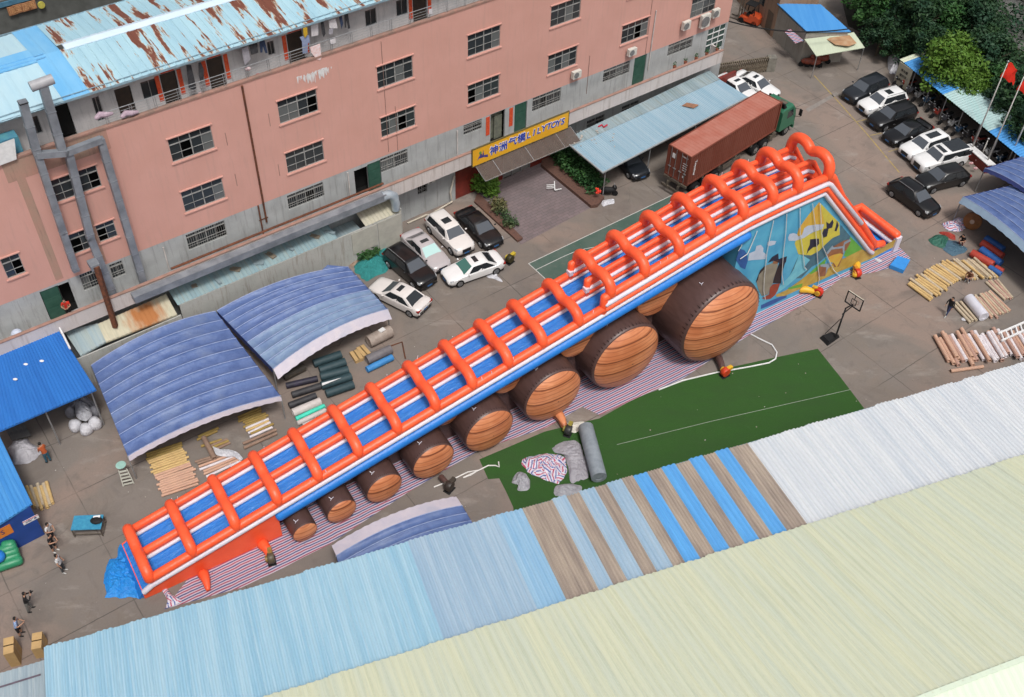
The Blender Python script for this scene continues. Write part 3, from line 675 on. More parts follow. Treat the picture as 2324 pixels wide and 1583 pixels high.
for L in ([(1285, 310), (1300, 350), (1280, 420), (1230, 440), (1210, 540), (1160, 560), (1145, 500), (1165, 440), (1205, 430), (1200, 340), (1240, 370)], [(1345, 330), (1370, 390), (1340, 470), (1310, 470), (1325, 420)], [(980, 580), (1100, 570), (1105, 640), (1070, 680), (1020, 690), (960, 740), (930, 790), (945, 720), (975, 650)]): mural('mural_figure', L, NAVY, -.014)
for L in ([(680, 560), (700, 510), (750, 495), (800, 510), (820, 540), (870, 520), (900, 430), (950, 395), (1060, 380), (1170, 375), (1150, 440), (1000, 490), (900, 560), (780, 600), (690, 600)], [(400, 620), (450, 600), (520, 605), (500, 650), (430, 672), (395, 660)], [(135, 870), (150, 770), (230, 740), (250, 670), (310, 655), (345, 700), (340, 750), (385, 790), (370, 850), (240, 860)]): mural('mural_cloud', L, CLD, -.012)
mural('mural_hill', [(1530, 545), (1690, 710), (1640, 790), (1520, 830), (1440, 810), (1490, 640)], GRN, -.010)
mural('mural_hill', [(970, 1040), (1090, 930), (1200, 840), (1180, 920), (1080, 1000), (990, 1060)], GRN, -.016)
mural('mural_sand', [(660, 1270), (860, 1130), (970, 1040), (1090, 1010), (1300, 900), (1460, 830), (1690, 715), (1795, 775), (2180, 560), (2200, 640), (1800, 850), (1400, 1010), (1100, 1150), (860, 1250), (640, 1350), (520, 1365), (515, 1335)], SAND, -.012)
mural('mural_hill', [(680, 1240), (880, 1180), (860, 1230), (690, 1262)], GRN, -.018)
mural('mural_base_band', [(310, 1480), (480, 1400), (660, 1330), (660, 1370), (460, 1470), (310, 1530)], BL2, -.010)
for L in ([(1200, 770), (1260, 700), (1360, 640), (1430, 600), (1510, 580), (1530, 620), (1480, 720), (1440, 750), (1420, 830), (1370, 950), (1310, 960), (1280, 890), (1230, 850)], [(1080, 1010), (1110, 930), (1190, 915), (1250, 900), (1210, 1020), (1180, 1080), (1090, 1090)]): mural('mural_figure', L, BRN, -.020)
for L in ([(1200, 760), (1250, 700), (1280, 660), (1300, 690), (1430, 670), (1440, 620), (1520, 575), (1535, 600), (1450, 650), (1445, 760), (1425, 770), (1420, 700), (1270, 720), (1215, 790)], [(1120, 925), (1270, 900), (1265, 940), (1220, 980), (1190, 1060), (1200, 960), (1120, 950)]): mural('mural_figure', L, SIL, -.024)
mural('mural_figure', [(1230, 820), (1290, 790), (1390, 770), (1430, 790), (1400, 850), (1340, 960), (1300, 900), (1250, 890)], GOLD, -.027)
for L, m in (([(275, 1060), (370, 940), (470, 900), (545, 920), (520, 1000), (480, 1120), (470, 1180), (430, 1240), (410, 1330), (320, 1350), (270, 1250), (250, 1160)], TAN), ([(235, 1170), (300, 1000), (360, 940), (350, 990), (280, 1060), (270, 1130)], DRK), ([(405, 900), (460, 820), (545, 770), (550, 850), (600, 830), (665, 810), (650, 890), (590, 940), (540, 960), (560, 900), (480, 870), (430, 890)], NAVY), ([(545, 940), (640, 890), (590, 1060), (580, 1180), (470, 1175), (500, 1060)], DRK), ([(470, 1190), (570, 1180), (540, 1270), (500, 1340), (440, 1390), (370, 1400), (320, 1380), (420, 1330), (430, 1240)], RDD), ([(470, 880), (550, 860), (540, 910), (480, 915)], BRN)): mural('mural_figure', L, m, -.022 if m in (TAN,) else -.026)
mural('mural_oval', [(20, 710), (90, 730), (125, 790), (130, 880), (95, 990), (30, 960), (-30, 860)], BL2, -.012)
# hanging tie ropes on the painted wall
M_ROPE = flat('white_rope', (.70, .68, .66), (.6, .58, .56), .7, 4)
for L in ([(262, 470), (200, 620), (130, 780), (30, 850)], [(485, 330), (430, 580), (395, 760), (360, 1080), (350, 1280), (372, 1400)], [(665, 240), (650, 500), (615, 800), (598, 1060), (620, 1200)], [(845, 160), (848, 500), (880, 720), (905, 960), (935, 995)], [(1015, 100), (1055, 420), (1070, 640), (1090, 960), (1108, 1120), (1075, 1270)], [(1120, 100), (1135, 420), (1155, 680), (1230, 850), (1300, 1000), (1400, 1100)], [(55, 590), (50, 670), (5, 740)]):
    mb = MB(); mb.tube([FS.pl(1675+x/6, 446.7+y/6, -.07) for x, y in L], .03, 5); part('rope', mb, M_ROPE)
# inflation sleeves
def sleeve(a, b, r0, r1, m, mid=None):
    mb = MB(); pa = FS.at(*a, .35); pb = FS.at(*b, .3); mb.tube([pa, (pa+pb)/2+Vector((.05, 0, .05)), pb], [r0, (r0+r1)/2, r1], 10, True); return part('air_sleeve', mb, m)
sleeve((596, 1236), (613, 1262), .36, .2, M_OR); sleeve((461, 1303), (472, 1338), .34, .14, M_OR)
sleeve((1266, 940), (1281, 968), .38, .22, M_WOOD); sleeve((1001, 1083), (1019, 1109), .2, .16, M_BV); sleeve((1630, 812), (1640, 842), .3, .2, M_BV)
M_YT = vinyl('yellow_sleeve', (.72, .42, .03), (.66, .36, .03))
sleeve((1817, 657), (1846, 662), .3, .22, M_YT); sleeve((1945, 600), (1940, 625), .3, .22, M_YT)
# blowers
def blower(px, py, c, c2, label, rz=0., grp='air blowers feeding the slide'):
    p = P(px, py, 0); t = thing('air_blower', label, 'blower', WORLD, (p.x, p.y, 0), grp); t.rotation_euler = (0, 0, 0)
    q = Vector((p.x, p.y, 0)); a = Vector((cos(rz), sin(rz), 0)); b = Vector((-sin(rz), cos(rz), 0))
    M = flat('blower_'+str(c), c, tuple(x*.7 for x in c), .45, 6); M2 = flat('blower_'+str(c2), c2, tuple(x*.7 for x in c2), .45, 6)
    mb = MB(); r = .36
    rr = []
    for y, k in ((-.2, .5), (-.19, .9), (-.12, 1), (.12, 1), (.19, .9), (.2, .5)): rr.append([q+b*y+a*(r*k*cos(2*pi*i/18))+Vector((0, 0, r+.04+r*k*sin(2*pi*i/18))) for i in range(18)])
    mb.rings(rr); obj('housing', mb, M, t, smooth=40)
    mb = MB(); mb.cyl(q+b*.21+Vector((0, 0, .4)), q+b*.34+Vector((0, 0, .4)), .2, 14); obj('motor', mb, M2, t, smooth=40)
    mb = MB(); mb.beam(q+a*.1+Vector((0, 0, .6)), q+a*.55+Vector((0, 0, .6)), .26); obj('outlet', mb, M2, t)
    mb = MB(); mb.obox(q, .7, .5, .04, rz); obj('base', mb, M_BLACK, t)
    return t
blower(1855, 671, (.60, .03, .015), (.65, .35, .03), 'red air blower with yellow sleeve in front of the painted wall', 2.6)
blower(1943, 628, (.62, .04, .015), (.60, .25, .03), 'red air blower at the foot of the steep end, nearer the blue mat', 1.9)
blower(1644, 853, (.60, .06, .02), (.70, .40, .03), 'red and yellow air blower on the turf edge by the largest log', .6)
blower(1289, 985, (.03, .03, .03), (.30, .25, .05), 'black air blower with yellow cap on the turf by the grey roll', 1.2)
blower(617, 1275, (.10, .08, .05), (.30, .18, .05), 'dark air blower on the striped tarpaulin near the low orange end', 1.9)
blower(1157, 596, (.04, .035, .01), (.55, .42, .04), 'yellow and black air blower standing alone by the white saloon car', .9)
blower(1020, 1112, (.04, .03, .025), (.06, .05, .04), 'small dark air blower at the edge of the striped tarpaulin behind the arched tent', 1.)
# ---------------------------------------------------------------- warehouses in the foreground
WE, WZ, WR, WRZ = 31.11, 6.0, 24.45, 6.58
M_TANS = flat('tan_sheet', (.40, .33, .27), (.27, .22, .19), .75, 1.0, stretch=(3, .25, 1))
M_BRS = flat('sky_blue_sheet', (.11, .36, .70), (.09, .30, .62), .5, 1.2, stretch=(3, .3, 1))
def oldsheet(name, a, b, c, stain=(.3, .33, .36), k=.6):
    n = N(name, .55, 0, .35)
    q = n.mix(n.ramp(n.noise(1.0, 7, n.coord((1.6, .07, .1)), .75), [(.4, 0), (.6, 1)]), a, b)
    q = n.mix(n.ramp(n.noise(1.0, 8, n.coord((7, .16, .1), loc=(3, 0, 0)), .8), [(.5, 0), (.62, k)]), q, c)
    q = n.mix(n.ramp(n.noise(1.6, 8, n.coord((3, 1.2, 1)), .8), [(.66, 0), (.72, .55)]), q, stain)
    n.bump(n.noise(5, 4), .08, .02); return n.col(q)
M_LB = oldsheet('light_blue_sheet', (.25, .44, .57), (.33, .50, .60), (.42, .57, .66))
M_LB2 = oldsheet('faded_blue_sheet', (.28, .40, .52), (.35, .46, .56), (.22, .35, .48), (.3, .25, .25))
M_LB3 = oldsheet('mid_blue_sheet', (.22, .40, .58), (.28, .45, .60), (.38, .52, .64))
M_WHS = oldsheet('white_sheet', (.54, .57, .61), (.61, .63, .65), (.44, .50, .56), (.35, .4, .45))
M_YG = oldsheet('pale_yellow_sheet', (.64, .66, .48), (.58, .63, .51), (.50, .54, .39), (.50, .42, .26), .6)
M_YG2 = oldsheet('pale_green_sheet', (.60, .68, .54), (.56, .64, .52), (.52, .60, .50), (.45, .45, .35), .4)
wh = thing('warehouse', 'long foreground warehouse with a patched light blue, tan and white corrugated roof', 'warehouse', FW, (10, 28, 0))
rsh = random.Random(77)
def wpanel(x0, x1, m, name='roof_panel', pitch=.27, amp=.045, dz=0):
    mb = MB(); n = max(1, round((x1-x0)/.81)); w = (x1-x0)/n
    for k in range(n):
        e = rsh.uniform(-.06, .06); h = .012*(k % 2)+rsh.uniform(0, .008); roofsheet(mb, x0+w*k, x0+w*(k+1)+.04, WE+e, WZ+dz+h, WR, WRZ+dz+h, pitch, amp, 4, [0, .15, 1, .85])
    return obj(name, mb, m, wh)
segs = [(-11.75, 6.9, M_LB), (6.9, 11.9, M_LB2), (11.9, 13.5, M_LB3)]
bnd = [13.5, 15.3, 16.15, 16.95, 17.9, 18.65, 19.6, 20.3, 21.2, 22.1, 23.0, 23.9, 24.8, 25.6, 26.5, 27.75]
for i, (a, b) in enumerate(zip(bnd, bnd[1:])): segs.append((a, b, M_TANS if i % 2 == 0 else (M_LB2 if b < 20 else M_BRS)))
segs.append((27.75, 62, M_WHS))
for i, (a, b, m) in enumerate(segs): wpanel(a, b, m, dz=.006*(i % 2), pitch=.27 if m != M_TANS else .2, amp=.07 if m != M_TANS else .07)
mb = MB(); mb.wall(-11.7, 62, 0, 5.93, 24.5, []); 
mb = MB(); mb.poly([(62, WE-.25, 0), (-11.7, WE-.25, 0), (-11.7, WE-.25, 5.95), (62, WE-.25, 5.95)]); mb.poly([(-11.7, 10, 0), (-11.7, WE-.25, 0), (-11.7, WE-.25, 5.95), (-11.7, 24.4, 6.5), (-11.7, 10, 6.5)][::-1]); mb.poly([(62, 24.3, 0), (62, WE-.25, 0), (62, WE-.25, 5.95), (62, 24.3, 6.5)])
obj('wall', mb, flat('warehouse_wall', (.30, .33, .35), (.22, .24, .25), .8, 1), wh)
mb = MB(); mb.box(-11.75, 62, WE-.02, WE+.02, 5.86, 5.97); obj('gutter', mb, flat('gutter', (.25, .38, .45)), wh)
wh2 = thing('warehouse', 'foreground warehouse with a pale yellow-green corrugated roof, nearest the camera', 'warehouse', FW, (15, 18, 0))
T20 = math.tan(R(20)); YE, YZ = 24.5, 6.86
def zy(y): return YZ+(YE-y)*T20
# seam (ridge) of the pale roof
q = [FW.l(CAM+ray(px, py)*t) for px, py, t in ((2096, 1583, 1), (2324, 1495, 1))]
def onroof(px, py):
    d = ray(px, py); c = FW.l(CAM); dl = FW.l(CAM+d)-c
    t = (YZ+YE*T20-c.z-c.y*T20)/(dl.z+dl.y*T20); return c+dl*t
r1, r2 = onroof(2096, 1583), onroof(2324, 1495); YR = (r1.y+r2.y)/2
mb = MB()
for k in range(96):
    h = .012*(k % 2)+rsh.uniform(0, .01); roofsheet(mb, -16+.8125*k, -16+.8125*(k+1)+.05, YE+rsh.uniform(-.04, .04), YZ+h, YR, zy(YR)+h, .406, .06, 4, [0, .05, 1, .3])
obj('roof_slope', mb, M_YG, wh2)
mb = MB(); roofsheet(mb, -16, 62, YR-9, zy(YR)-9*T20, YR, zy(YR)-.02, .42, .035, 4, [0, .1, 1, .6]); obj('roof_slope', mb, M_YG2, wh2)
mb = MB(); mb.box(-16, 62, YR-.12, YR+.12, zy(YR)+.01, zy(YR)+.05); obj('ridge_cap', mb, M_YG2, wh2)
mb = MB(); mb.box(-15.8, 61.8, YR-8.5, YE-.35, 0, 6.7); obj('wall', mb, flat('warehouse_wall', (.30, .33, .35)), wh2)
# small lower roof at the lower left corner
sh = thing('lean_to_shed', 'low grey corrugated shed at the lower left corner below the cardboard cartons', 'shed', FW, (-14, 29, 0))
mb = MB(); roofsheet(mb, -24, -12.0, 31.05, 5.0, 22, 5.5, .27, .04, 4, [0, .15, 1, .85]); obj('roof', mb, oldsheet('grey_sheet', (.33, .40, .44), (.26, .33, .38), (.42, .48, .5)), sh)
mb = MB(); mb.box(-23.9, -12.1, 22, 30.8, 0, 4.9); obj('wall', mb, flat('warehouse_wall', (.30, .33, .35)), sh)
mb = MB(); mb.tube([(-24, 30.1, 5.12), (-18, 30.15, 5.14), (-12.2, 30.25, 5.12)], .05, 6); obj('pipe', mb, flat('dull_pipe', (.12, .09, .12)), sh)
# ---------------------------------------------------------------- lettering
def glyph(txt, size, offset=0., extrude=.01, shear=0.):
    cu = bpy.data.curves.new('lettering', 'FONT'); cu.body = txt; cu.size = size; cu.align_x = 'CENTER'; cu.align_y = 'CENTER'
    cu.offset = offset; cu.extrude = extrude; cu.shear = shear; cu.resolution_u = 3
    o = bpy.data.objects.new('lettering', cu); C.objects.link(o); bpy.context.view_layer.update()
    me = bpy.data.meshes.new_from_object(o.evaluated_get(bpy.context.evaluated_depsgraph_get()))
    v = [Vector(x.co) for x in me.vertices]; f = [tuple(p.vertices) for p in me.polygons]
    bpy.data.objects.remove(o); bpy.data.curves.remove(cu); bpy.data.meshes.remove(me)
    return v, f
def text(mb, txt, size, org, ux, uz, uy, offset=0., out=0., shear=0., extrude=.008):
    """add lettering to mb: ux = reading direction, uz = up, uy = out of the board"""
    v, f = glyph(txt, size, offset, extrude, shear); b = len(mb.v); org = Vector(org)
    mb.v += [tuple(org+Vector(ux)*p.x+Vector(uz)*p.y+Vector(uy)*(p.z+out)) for p in v]
    for q in f: mb.face([b+i for i in q])
def RF(x, y): return 1046.9+x/6, 237.3+y/6
def RE(x, y): return x*.2162, 600.3+y*.2162
# ---------------------------------------------------------------- sign over the entrance
sg = thing('shop_sign', 'long yellow sign with blue Chinese characters and Latin letters over the entrance', 'sign', FB, (43.7, 55.97, 3.95))
mb = MB(); mb.box(38.87, 48.53, 55.9, 56.0, 3.93, 5.5); obj('board', mb, flat('sign_yellow', (.76, .40, .02), (.70, .36, .02), .45, .6), sg)
mb = MB()
for a in ((38.82, 48.58, 5.5, 5.56), (38.82, 48.58, 3.87, 3.93)): mb.box(a[0], a[1], 55.87, 56.0, a[2], a[3])
for a in (38.82, 48.53): mb.box(a, a+.05, 55.87, 56.0, 3.93, 5.5)
obj('sign_frame', mb, flat('sign_frame', (.12, .10, .04)), sg)
LB, LW = flat('letter_blue', (.02, .055, .42), (.03, .06, .36), .5, 4), flat('letter_white', (.78, .78, .80))
for ch, x, y, sz in (('神', 445, 628, .86), ('洲', 570, 575, .86), ('气', 697, 512, .86), ('模', 820, 462, .86), ('L', 912, 425, .8), ('I', 985, 388, .8), ('L', 1052, 362, .8), ('Y', 1120, 330, .8), ('T', 1190, 300, .8), ('O', 1257, 280, .8), ('Y', 1318, 258, .8), ('S', 1378, 236, .8)):
    p = FB.pl(*RF(x, y), 55.89); w = MB(); text(w, ch, sz, (p.x, 55.89, p.z), (1, 0, 0), (0, 0, 1), (0, -1, 0), .045, 0, .12 if ch < 'z' else 0)
    l = obj('letter', w, LW, sg); w = MB(); text(w, ch, sz, (p.x, 55.89, p.z), (1, 0, 0), (0, 0, 1), (0, -1, 0), .012, .02, .12 if ch < 'z' else 0); obj('letter_face', w, LB, l)
mb = MB()
for L in ([(215, 770), (250, 700), (270, 640), (285, 700), (300, 620), (310, 690), (360, 680), (365, 715), (300, 722), (250, 735)],): mb.poly([(q.x, 55.89, q.z) for q in (FB.pl(*RF(*a), 55.89) for a in L)])
obj('emblem', mb, flat('emblem', (.04, .03, .16), (.08, .07, .25), .5, 5), sg)
mb = MB(); mb.poly([(q.x, 55.885, q.z) for q in (FB.pl(*RF(*a), 55.885) for a in [(240, 665), (265, 635), (280, 660), (255, 690)])]); obj('emblem', mb, flat('emblem_green', (.14, .32, .06)), sg)
# entrance awning
aw = thing('awning', 'long translucent brown awning hanging under the yellow sign', 'awning', FB, (44, 56, 3.2))
n = N('smoky_sheet', .25, 0, .5); n.b.inputs['Alpha'].default_value = .82; M_SMK = n.col(n.mix(n.noise(2, 4), (.085, .065, .055), (.13, .10, .085)))
mb = MB(); mb.grid(lambda u, v: (39.2+u*9.7, 56.0-v*1.45, 3.85-v*.62+.012*sin(u*60)), 60, 3); obj('sheet', mb, M_SMK, aw)
mb = MB()
for k in range(7): x = 39.2+9.7*k/6; mb.beam((x, 56.0, 3.82), (x, 54.55, 3.2), .05)
mb.beam((39.2, 54.55, 3.22), (48.9, 54.55, 3.22), .06); mb.beam((39.2, 55.98, 3.84), (48.9, 55.98, 3.84), .05); obj('frame', mb, M_STEEL, aw)
# sheet roof given by the four corners of the photo and their heights
def quadroof(name, px, zs, mat, parent, frame, pitch=.25, amp=.03, th=None):
    a, b, c, d = [frame.at(*q, z) for q, z in zip(px, zs)]     # a-b lower edge, c-d upper edge (c above b)
    n = max(2, int((b-a).length/pitch)); mb = MB(); cols = []
    for k in range(n):
        for j, h in enumerate((0, .15, 1, .8)): cols.append(((k+j/4)/n, h*amp))
    cols.append((1, 0)); q = len(mb.v); up = Vector((0, 0, 1))
    for t, h in cols:
        for s in (0, .5, 1): p = a.lerp(b, t).lerp(d.lerp(c, t), s)+up*h; mb.v.append(tuple(p))
    for i in range(len(cols)-1):
        for s in range(2): w = q+3*i+s; mb.face((w, w+3, w+4, w+1))
    # underside edge strip
    for p0, p1 in ((a, b), (b, c), (c, d), (d, a)): mb.poly([p0-up*.1, p1-up*.1, p1, p0])
    return obj(name, mb, mat, parent), (a, b, c, d)
def posts(parent, pts, z1, r=.05, m=None):
    for p in pts:
        mb = MB(); mb.cyl((p[0], p[1], 0), (p[0], p[1], z1), r, 8); obj('post', mb, m or M_STEEL, parent)
# carport beside the entrance
M_CP = oldsheet('carport_sheet', (.21, .34, .43), (.27, .39, .47), (.34, .43, .49), (.28, .26, .24), .6)
M_CP2 = oldsheet('carport_old_sheet', (.20, .27, .30), (.28, .35, .38), (.20, .22, .19), (.25, .18, .13), .7)
cp = thing('carport', 'large faded blue corrugated carport roof between the yellow sign and the parked lorry', 'carport', FB, (56, 53, 0))
quadroof('roof', [(1368, 392.7), (1698.4, 220.8), (1634, 181), (1297, 334)], [3.1, 3.1, 3.25, 3.25], M_CP, cp, FB, .2, .025)
quadroof('roof_strip', [(1297, 333.5), (1634, 180.5), (1610, 160), (1283, 316)], [3.2, 3.2, 3.3, 3.3], M_CP2, cp, FB, .3, .03)
mb = MB(); a, b = FB.at(1368, 392.7, 3.1), FB.at(1698.4, 220.8, 3.1); c = FB.at(1281, 320, 3.25); mb.beam(a, b, .1); mb.beam(a, c, .1)
obj('edge_beam', mb, flat('beam_grey', (.33, .35, .36)), cp)
posts(cp, [FB.at(1372, 388, 3.1)+Vector((.4, .3, 0)), (53.5, 50.9, 0), (59, 51.2, 0), (64.8, 51.7, 0)], 3.0)
rj = random.Random(11); mb = MB()
for k in range(26):
    p = FB.at(1300+rj.random()*95, 290+rj.random()*35+10*rj.random(), 3.27); s = rj.uniform(.05, .22); a = rj.random()*3
    mb.obox((p.x, p.y, p.z), s, s*rj.uniform(.3, 1), .04, a)
o = obj('roof_debris', mb, flat('debris', (.5, .47, .42), (.25, .22, .2), .8, 9), cp); o['kind'] = 'stuff'
mb = MB(); mb.tube([FB.at(x, y, 3.36) for x, y in ((1358, 288), (1366, 284), (1370, 289), (1378, 284))], .07, 6); tag(obj('rag', mb, flat('red_rag', (.55, .02, .05)), None, FB, FB.at(1358, 288, 3.3)), 'small red rag lying on the blue carport roof', 'rag')
mb = MB(); rj2 = random.Random(2)
for k in range(6): p = FB.at(1548+k*2, 240-k*1.2, 3.3); mb.beam(p, p+Vector((.6, -.9, .04)), .1, .03)
tag(obj('plank_pile', mb, flat('orange_plank', (.35, .17, .09), (.22, .12, .08), .7, 4), None, FB, FB.at(1548, 240, 3.3)), 'small heap of rusty planks lying on the blue carport roof', 'planks')
# ---------------------------------------------------------------- exhaust ducts on the facade
def bpl(x, y, yy=56.72): return FB.pl(x, y, yy)
dk = thing('exhaust_duct', 'grey square exhaust ducting climbing the pink wall to a T-shaped outlet above the roof edge', 'ducting', FB, (9, 56.7, 5.3))
def ductpart(pts, w, m=None, nm='duct'):
    mb = MB()
    for a, b in zip(pts, pts[1:]):
        d = (b-a).normalized()*w*.25; mb.beam(a-d, b+d, w)
        L = (b-a).length
        for k in range(1, int(L/1.5)+1): c = a+(b-a)*(k*1.5/L); mb.beam(c-d*.15, c+d*.15, w*1.1)
    return obj(nm, mb, m or M_DUCT, dk)
ductpart([bpl(52, 234), bpl(83, 345)], .46); ductpart([bpl(83, 345), bpl(143, 528), bpl(171, 612)], .42)
ductpart([bpl(99, 200), bpl(140, 340)], .48); ductpart([bpl(156, 350), bpl(205, 540), bpl(260, 676)], .46)
ductpart([bpl(86, 352, 56.6), bpl(150, 347, 56.6), bpl(227, 318, 56.6)], .38)
d3 = ductpart([bpl(228, 318), bpl(327, 648)], .44)
mb = MB(); p = bpl(95, 194); mb.cyl((p.x-.62, p.y, p.z+.1), (p.x+.68, p.y, p.z+.18), .3, 16); obj('outlet', mb, flat('outlet_grey', (.36, .36, .38), (.3, .3, .32), .45, 3), dk, smooth=40)
mb = MB(); p = bpl(330, 650); mb.obox((p.x, p.y-.05, p.z-.5), .5, .5, .55, 0); obj('duct_cap', mb, M_WHITE, dk)
mb = MB(); p = bpl(52, 233); mb.obox((p.x, p.y, p.z), .5, .5, .05, 0); obj('duct_opening', mb, M_DARK, dk)
rp_ = thing('rusty_pipe', 'heavily rusted square pipe hanging from the gallery down past the white fascia', 'pipe', FB, (9.6, 55.7, 3))
mb = MB(); mb.beam(bpl(219, 606, 55.8), bpl(262, 742, 55.6), .3); obj('pipe', mb, M_RUST, rp_); mb = MB(); p = bpl(213, 601, 56.2); mb.obox((p.x, p.y, p.z-.2), .6, .8, .4, 0); obj('elbow', mb, M_DUCT, rp_)
ld = thing('exhaust_duct', 'long silver duct lying along the ledge and bending down at its right end', 'ducting', FB, (20, 55.6, 4.6))
mb = MB(); pts = [FB.at(*q, 4.95) for q in ((292, 663), (420, 610), (560, 551), (700, 498), (800, 463), (868, 440))]
for a, b in zip(pts, pts[1:]): mb.beam((a.x, 55.55, 4.95), (b.x+.02, 55.55, 4.95), .62, .55)
obj('duct', mb, M_DUCT, ld)
x1 = pts[-1].x; mb = MB(); mb.tube([(x1-.2, 55.55, 4.95), (x1+.35, 55.55, 4.9), (x1+.75, 55.5, 4.6), (x1+.85, 55.45, 3.9), (x1+.8, 55.4, 3.3)], [.36, .38, .38, .36, .3], 12); obj('elbow', mb, flat('bright_duct', (.45, .5, .54), (.3, .36, .42), .35, 2, metal=.3), ld, smooth=40)
mb = MB(); mb.cyl((14, 56.4, 5.36), (31, 56.4, 5.36), .09, 8); obj('pipe', mb, M_RUST, ld)
mb = MB(); mb.cyl((13, 56.65, 4.75), (30, 56.65, 4.75), .1, 8); obj('pipe', mb, flat('brown_pipe', (.25, .18, .15)), ld)
# ---------------------------------------------------------------- lean-to sheds between tents and building
M_CRM = oldsheet('cream_sheet', (.48, .45, .36), (.42, .40, .30), (.36, .36, .30), (.3, .2, .1), .6)
def rustspot(name, a, b, cx, cy, r):
    n = N(name, .7, 0, .25); v = n.coord((1, 1, 0), loc=(-cx, -cy, 0)); l = n.new('ShaderNodeVectorMath', operation='LENGTH'); n.link(v, l.inputs[0])
    d = n.math('ADD', n.math('DIVIDE', l.outputs['Value'], r), n.math('MULTIPLY', n.math('SUBTRACT', n.noise(1.5, 5, n.coord((2, .5, 1))), .5), 1.2))
    q = n.mix(n.ramp(n.noise(2, 5, n.coord((4, .3, 1))), [(.35, 0), (.65, 1)]), a, b)
    return n.col(n.mix(n.ramp(d, [(.35, .95), (1, 0)]), q, (.36, .13, .035)))
lt = thing('lean_to', 'row of low patched sheet-metal lean-tos below the ledge behind the blue tents', 'lean-to', FB, (20, 55.5, 0))
quadroof('roof', [(183, 808), (241, 776), (223, 734), (146, 753)], [2.7, 2.7, 3.3, 3.3], oldsheet('grey_blue_sheet', (.28, .36, .39), (.33, .38, .36), (.22, .28, .3), (.25, .22, .16), .7), lt, FB, .3)
p = FB.at(330, 722, 2.8); o_, cs = quadroof('roof', [(241, 777), (402, 714), (377, 668), (222, 736)], [2.7, 2.7, 3.35, 3.35], M_CRM, lt, FB, .3)
o_.data.materials[0] = rustspot('rusted_cream_sheet', (.50, .46, .34), (.42, .40, .30), p.x-20, p.y-55.5, 1.6)
M_C3 = oldsheet('teal_sheet', (.20, .30, .34), (.26, .36, .38), (.30, .33, .30), (.28, .16, .08), .8)
mb = MB(); roofsheet(mb, 13.5, 26.2, 55.3, 3.02, 57.35, 3.5, .3, .03); obj('roof', mb, M_C3, lt)
mb = MB(); roofsheet(mb, 28.6, 31.75, 55.3, 3.04, 57.35, 3.6, .3, .03); obj('roof', mb, M_CRM, lt)
mb = MB(); mb.box(26.25, 28.55, 55.5, 57.3, 2.2, 2.3); obj('roof', mb, M_CP2, lt)
M_LW = plaster('lean_to_wall', (.42, .42, .40), (.36, .37, .35), (.20, .17, .13), .6)
mb = MB(); mb.box(13.6, 31.7, 55.26, 55.36, 0, 3.0); mb.box(31.7, 31.8, 55.3, 57.3, 0, 3.3); obj('wall', mb, M_LW, lt)
mb = MB(); mb.box(29.6, 31.65, 55.2, 55.255, .1, 2.95); mb.box(27.3, 29.5, 55.2, 55.255, .9, 2.9); obj('wall_panel', mb, flat('beige_panel', (.42, .41, .36), (.36, .35, .31), .7, 2), lt)
mb = MB(); p0, p1 = FB.at(183, 808, 0), FB.at(402, 716, 0); mb.box(6.0, 13.4, 54.7, 54.8, 0, 2.6); obj('wall', mb, M_LW, lt)
for k in range(8):
    mb = MB(); x = 14.5+k*1.55+rj.random(); mb.obox((x, 55.75+rj.random()*.5, 3.2), rj.uniform(.3, .9), rj.uniform(.2, .5), .12, rj.random()*3)
    tag(obj('scrap_box', mb, [flat('scrap', (.3, .24, .17), (.18, .16, .13), .8, 4), M_CP2][k % 2], None, FB, (x, 55.9, 3.2)), 'small scrap box lying on the grimy teal lean-to roof', 'scrap', 'scrap on the lean-to roof')
# drain and white hose lines on the ground-floor wall
mb = MB()
for z, y in ((.12, 56.9), ): mb.tube([(33.2, y, .12), (35.0, y, .15), (35.2, y-.2, .2), (36.2, y, .15), (37.6, 57.0, .3), (37.5, 57.1, 1.2), (38.0, 57.2, 2.6)], .07, 8)
tag(obj('waste_pipe', mb, flat('cream_pipe', (.55, .50, .42), (.45, .4, .32), .6, 3), None, FB, (35, 57, 0)), 'cream waste pipe bending along the foot of the grey wall by the white SUV', 'pipe')
# ---------------------------------------------------------------- air conditioners on the facade
def aircon(x, z, y, label, w=.85, h=.62):
    t = thing('air_conditioner', label, 'air conditioner', FB, (x, y, z), 'outdoor air conditioning units on the pink wall')
    mb = MB(); mb.box(x-w/2, x+w/2, y-.32, y, z, z+h); obj('casing', mb, flat('ac_white', (.62, .60, .55), (.52, .50, .45), .6, 4), t)
    mb = MB(); mb.cyl((x-.1, y-.36, z+h/2), (x-.1, y-.325, z+h/2), h*.4, 18); obj('fan_grille', mb, flat('ac_grille', (.12, .12, .12), (.2, .2, .2), .6, 9), t)
    mb = MB(); mb.beam((x-w*.35, y-.3, z-.03), (x-w*.35, YF-.01, z-.03), .05); mb.beam((x+w*.35, y-.3, z-.03), (x+w*.35, YF-.01, z-.03), .05); obj('bracket', mb, M_STEEL, t)
aircon(50.0, 7.6, 57.2, 'white air conditioner under the open-sash window just right of the yellow sign'); aircon(56.0, 7.7, 57.2, 'white air conditioner directly above the green door right of the sign'); aircon(62.1, 8.2, 57.2, 'leftmost of the three air conditioners at the right end of the pink wall', .8, .75)
aircon(64.4, 7.7, 57.2, 'largest and middle air conditioner at the right end of the pink wall', 1.0, 1.2); aircon(65.6, 8.3, 57.2, 'rightmost air conditioner near the corner of the pink building', .75, .75)
aircon(35.6, 3.1, 57.2, 'small air conditioner on the grey ground-floor wall under the ledge', .7, .5)
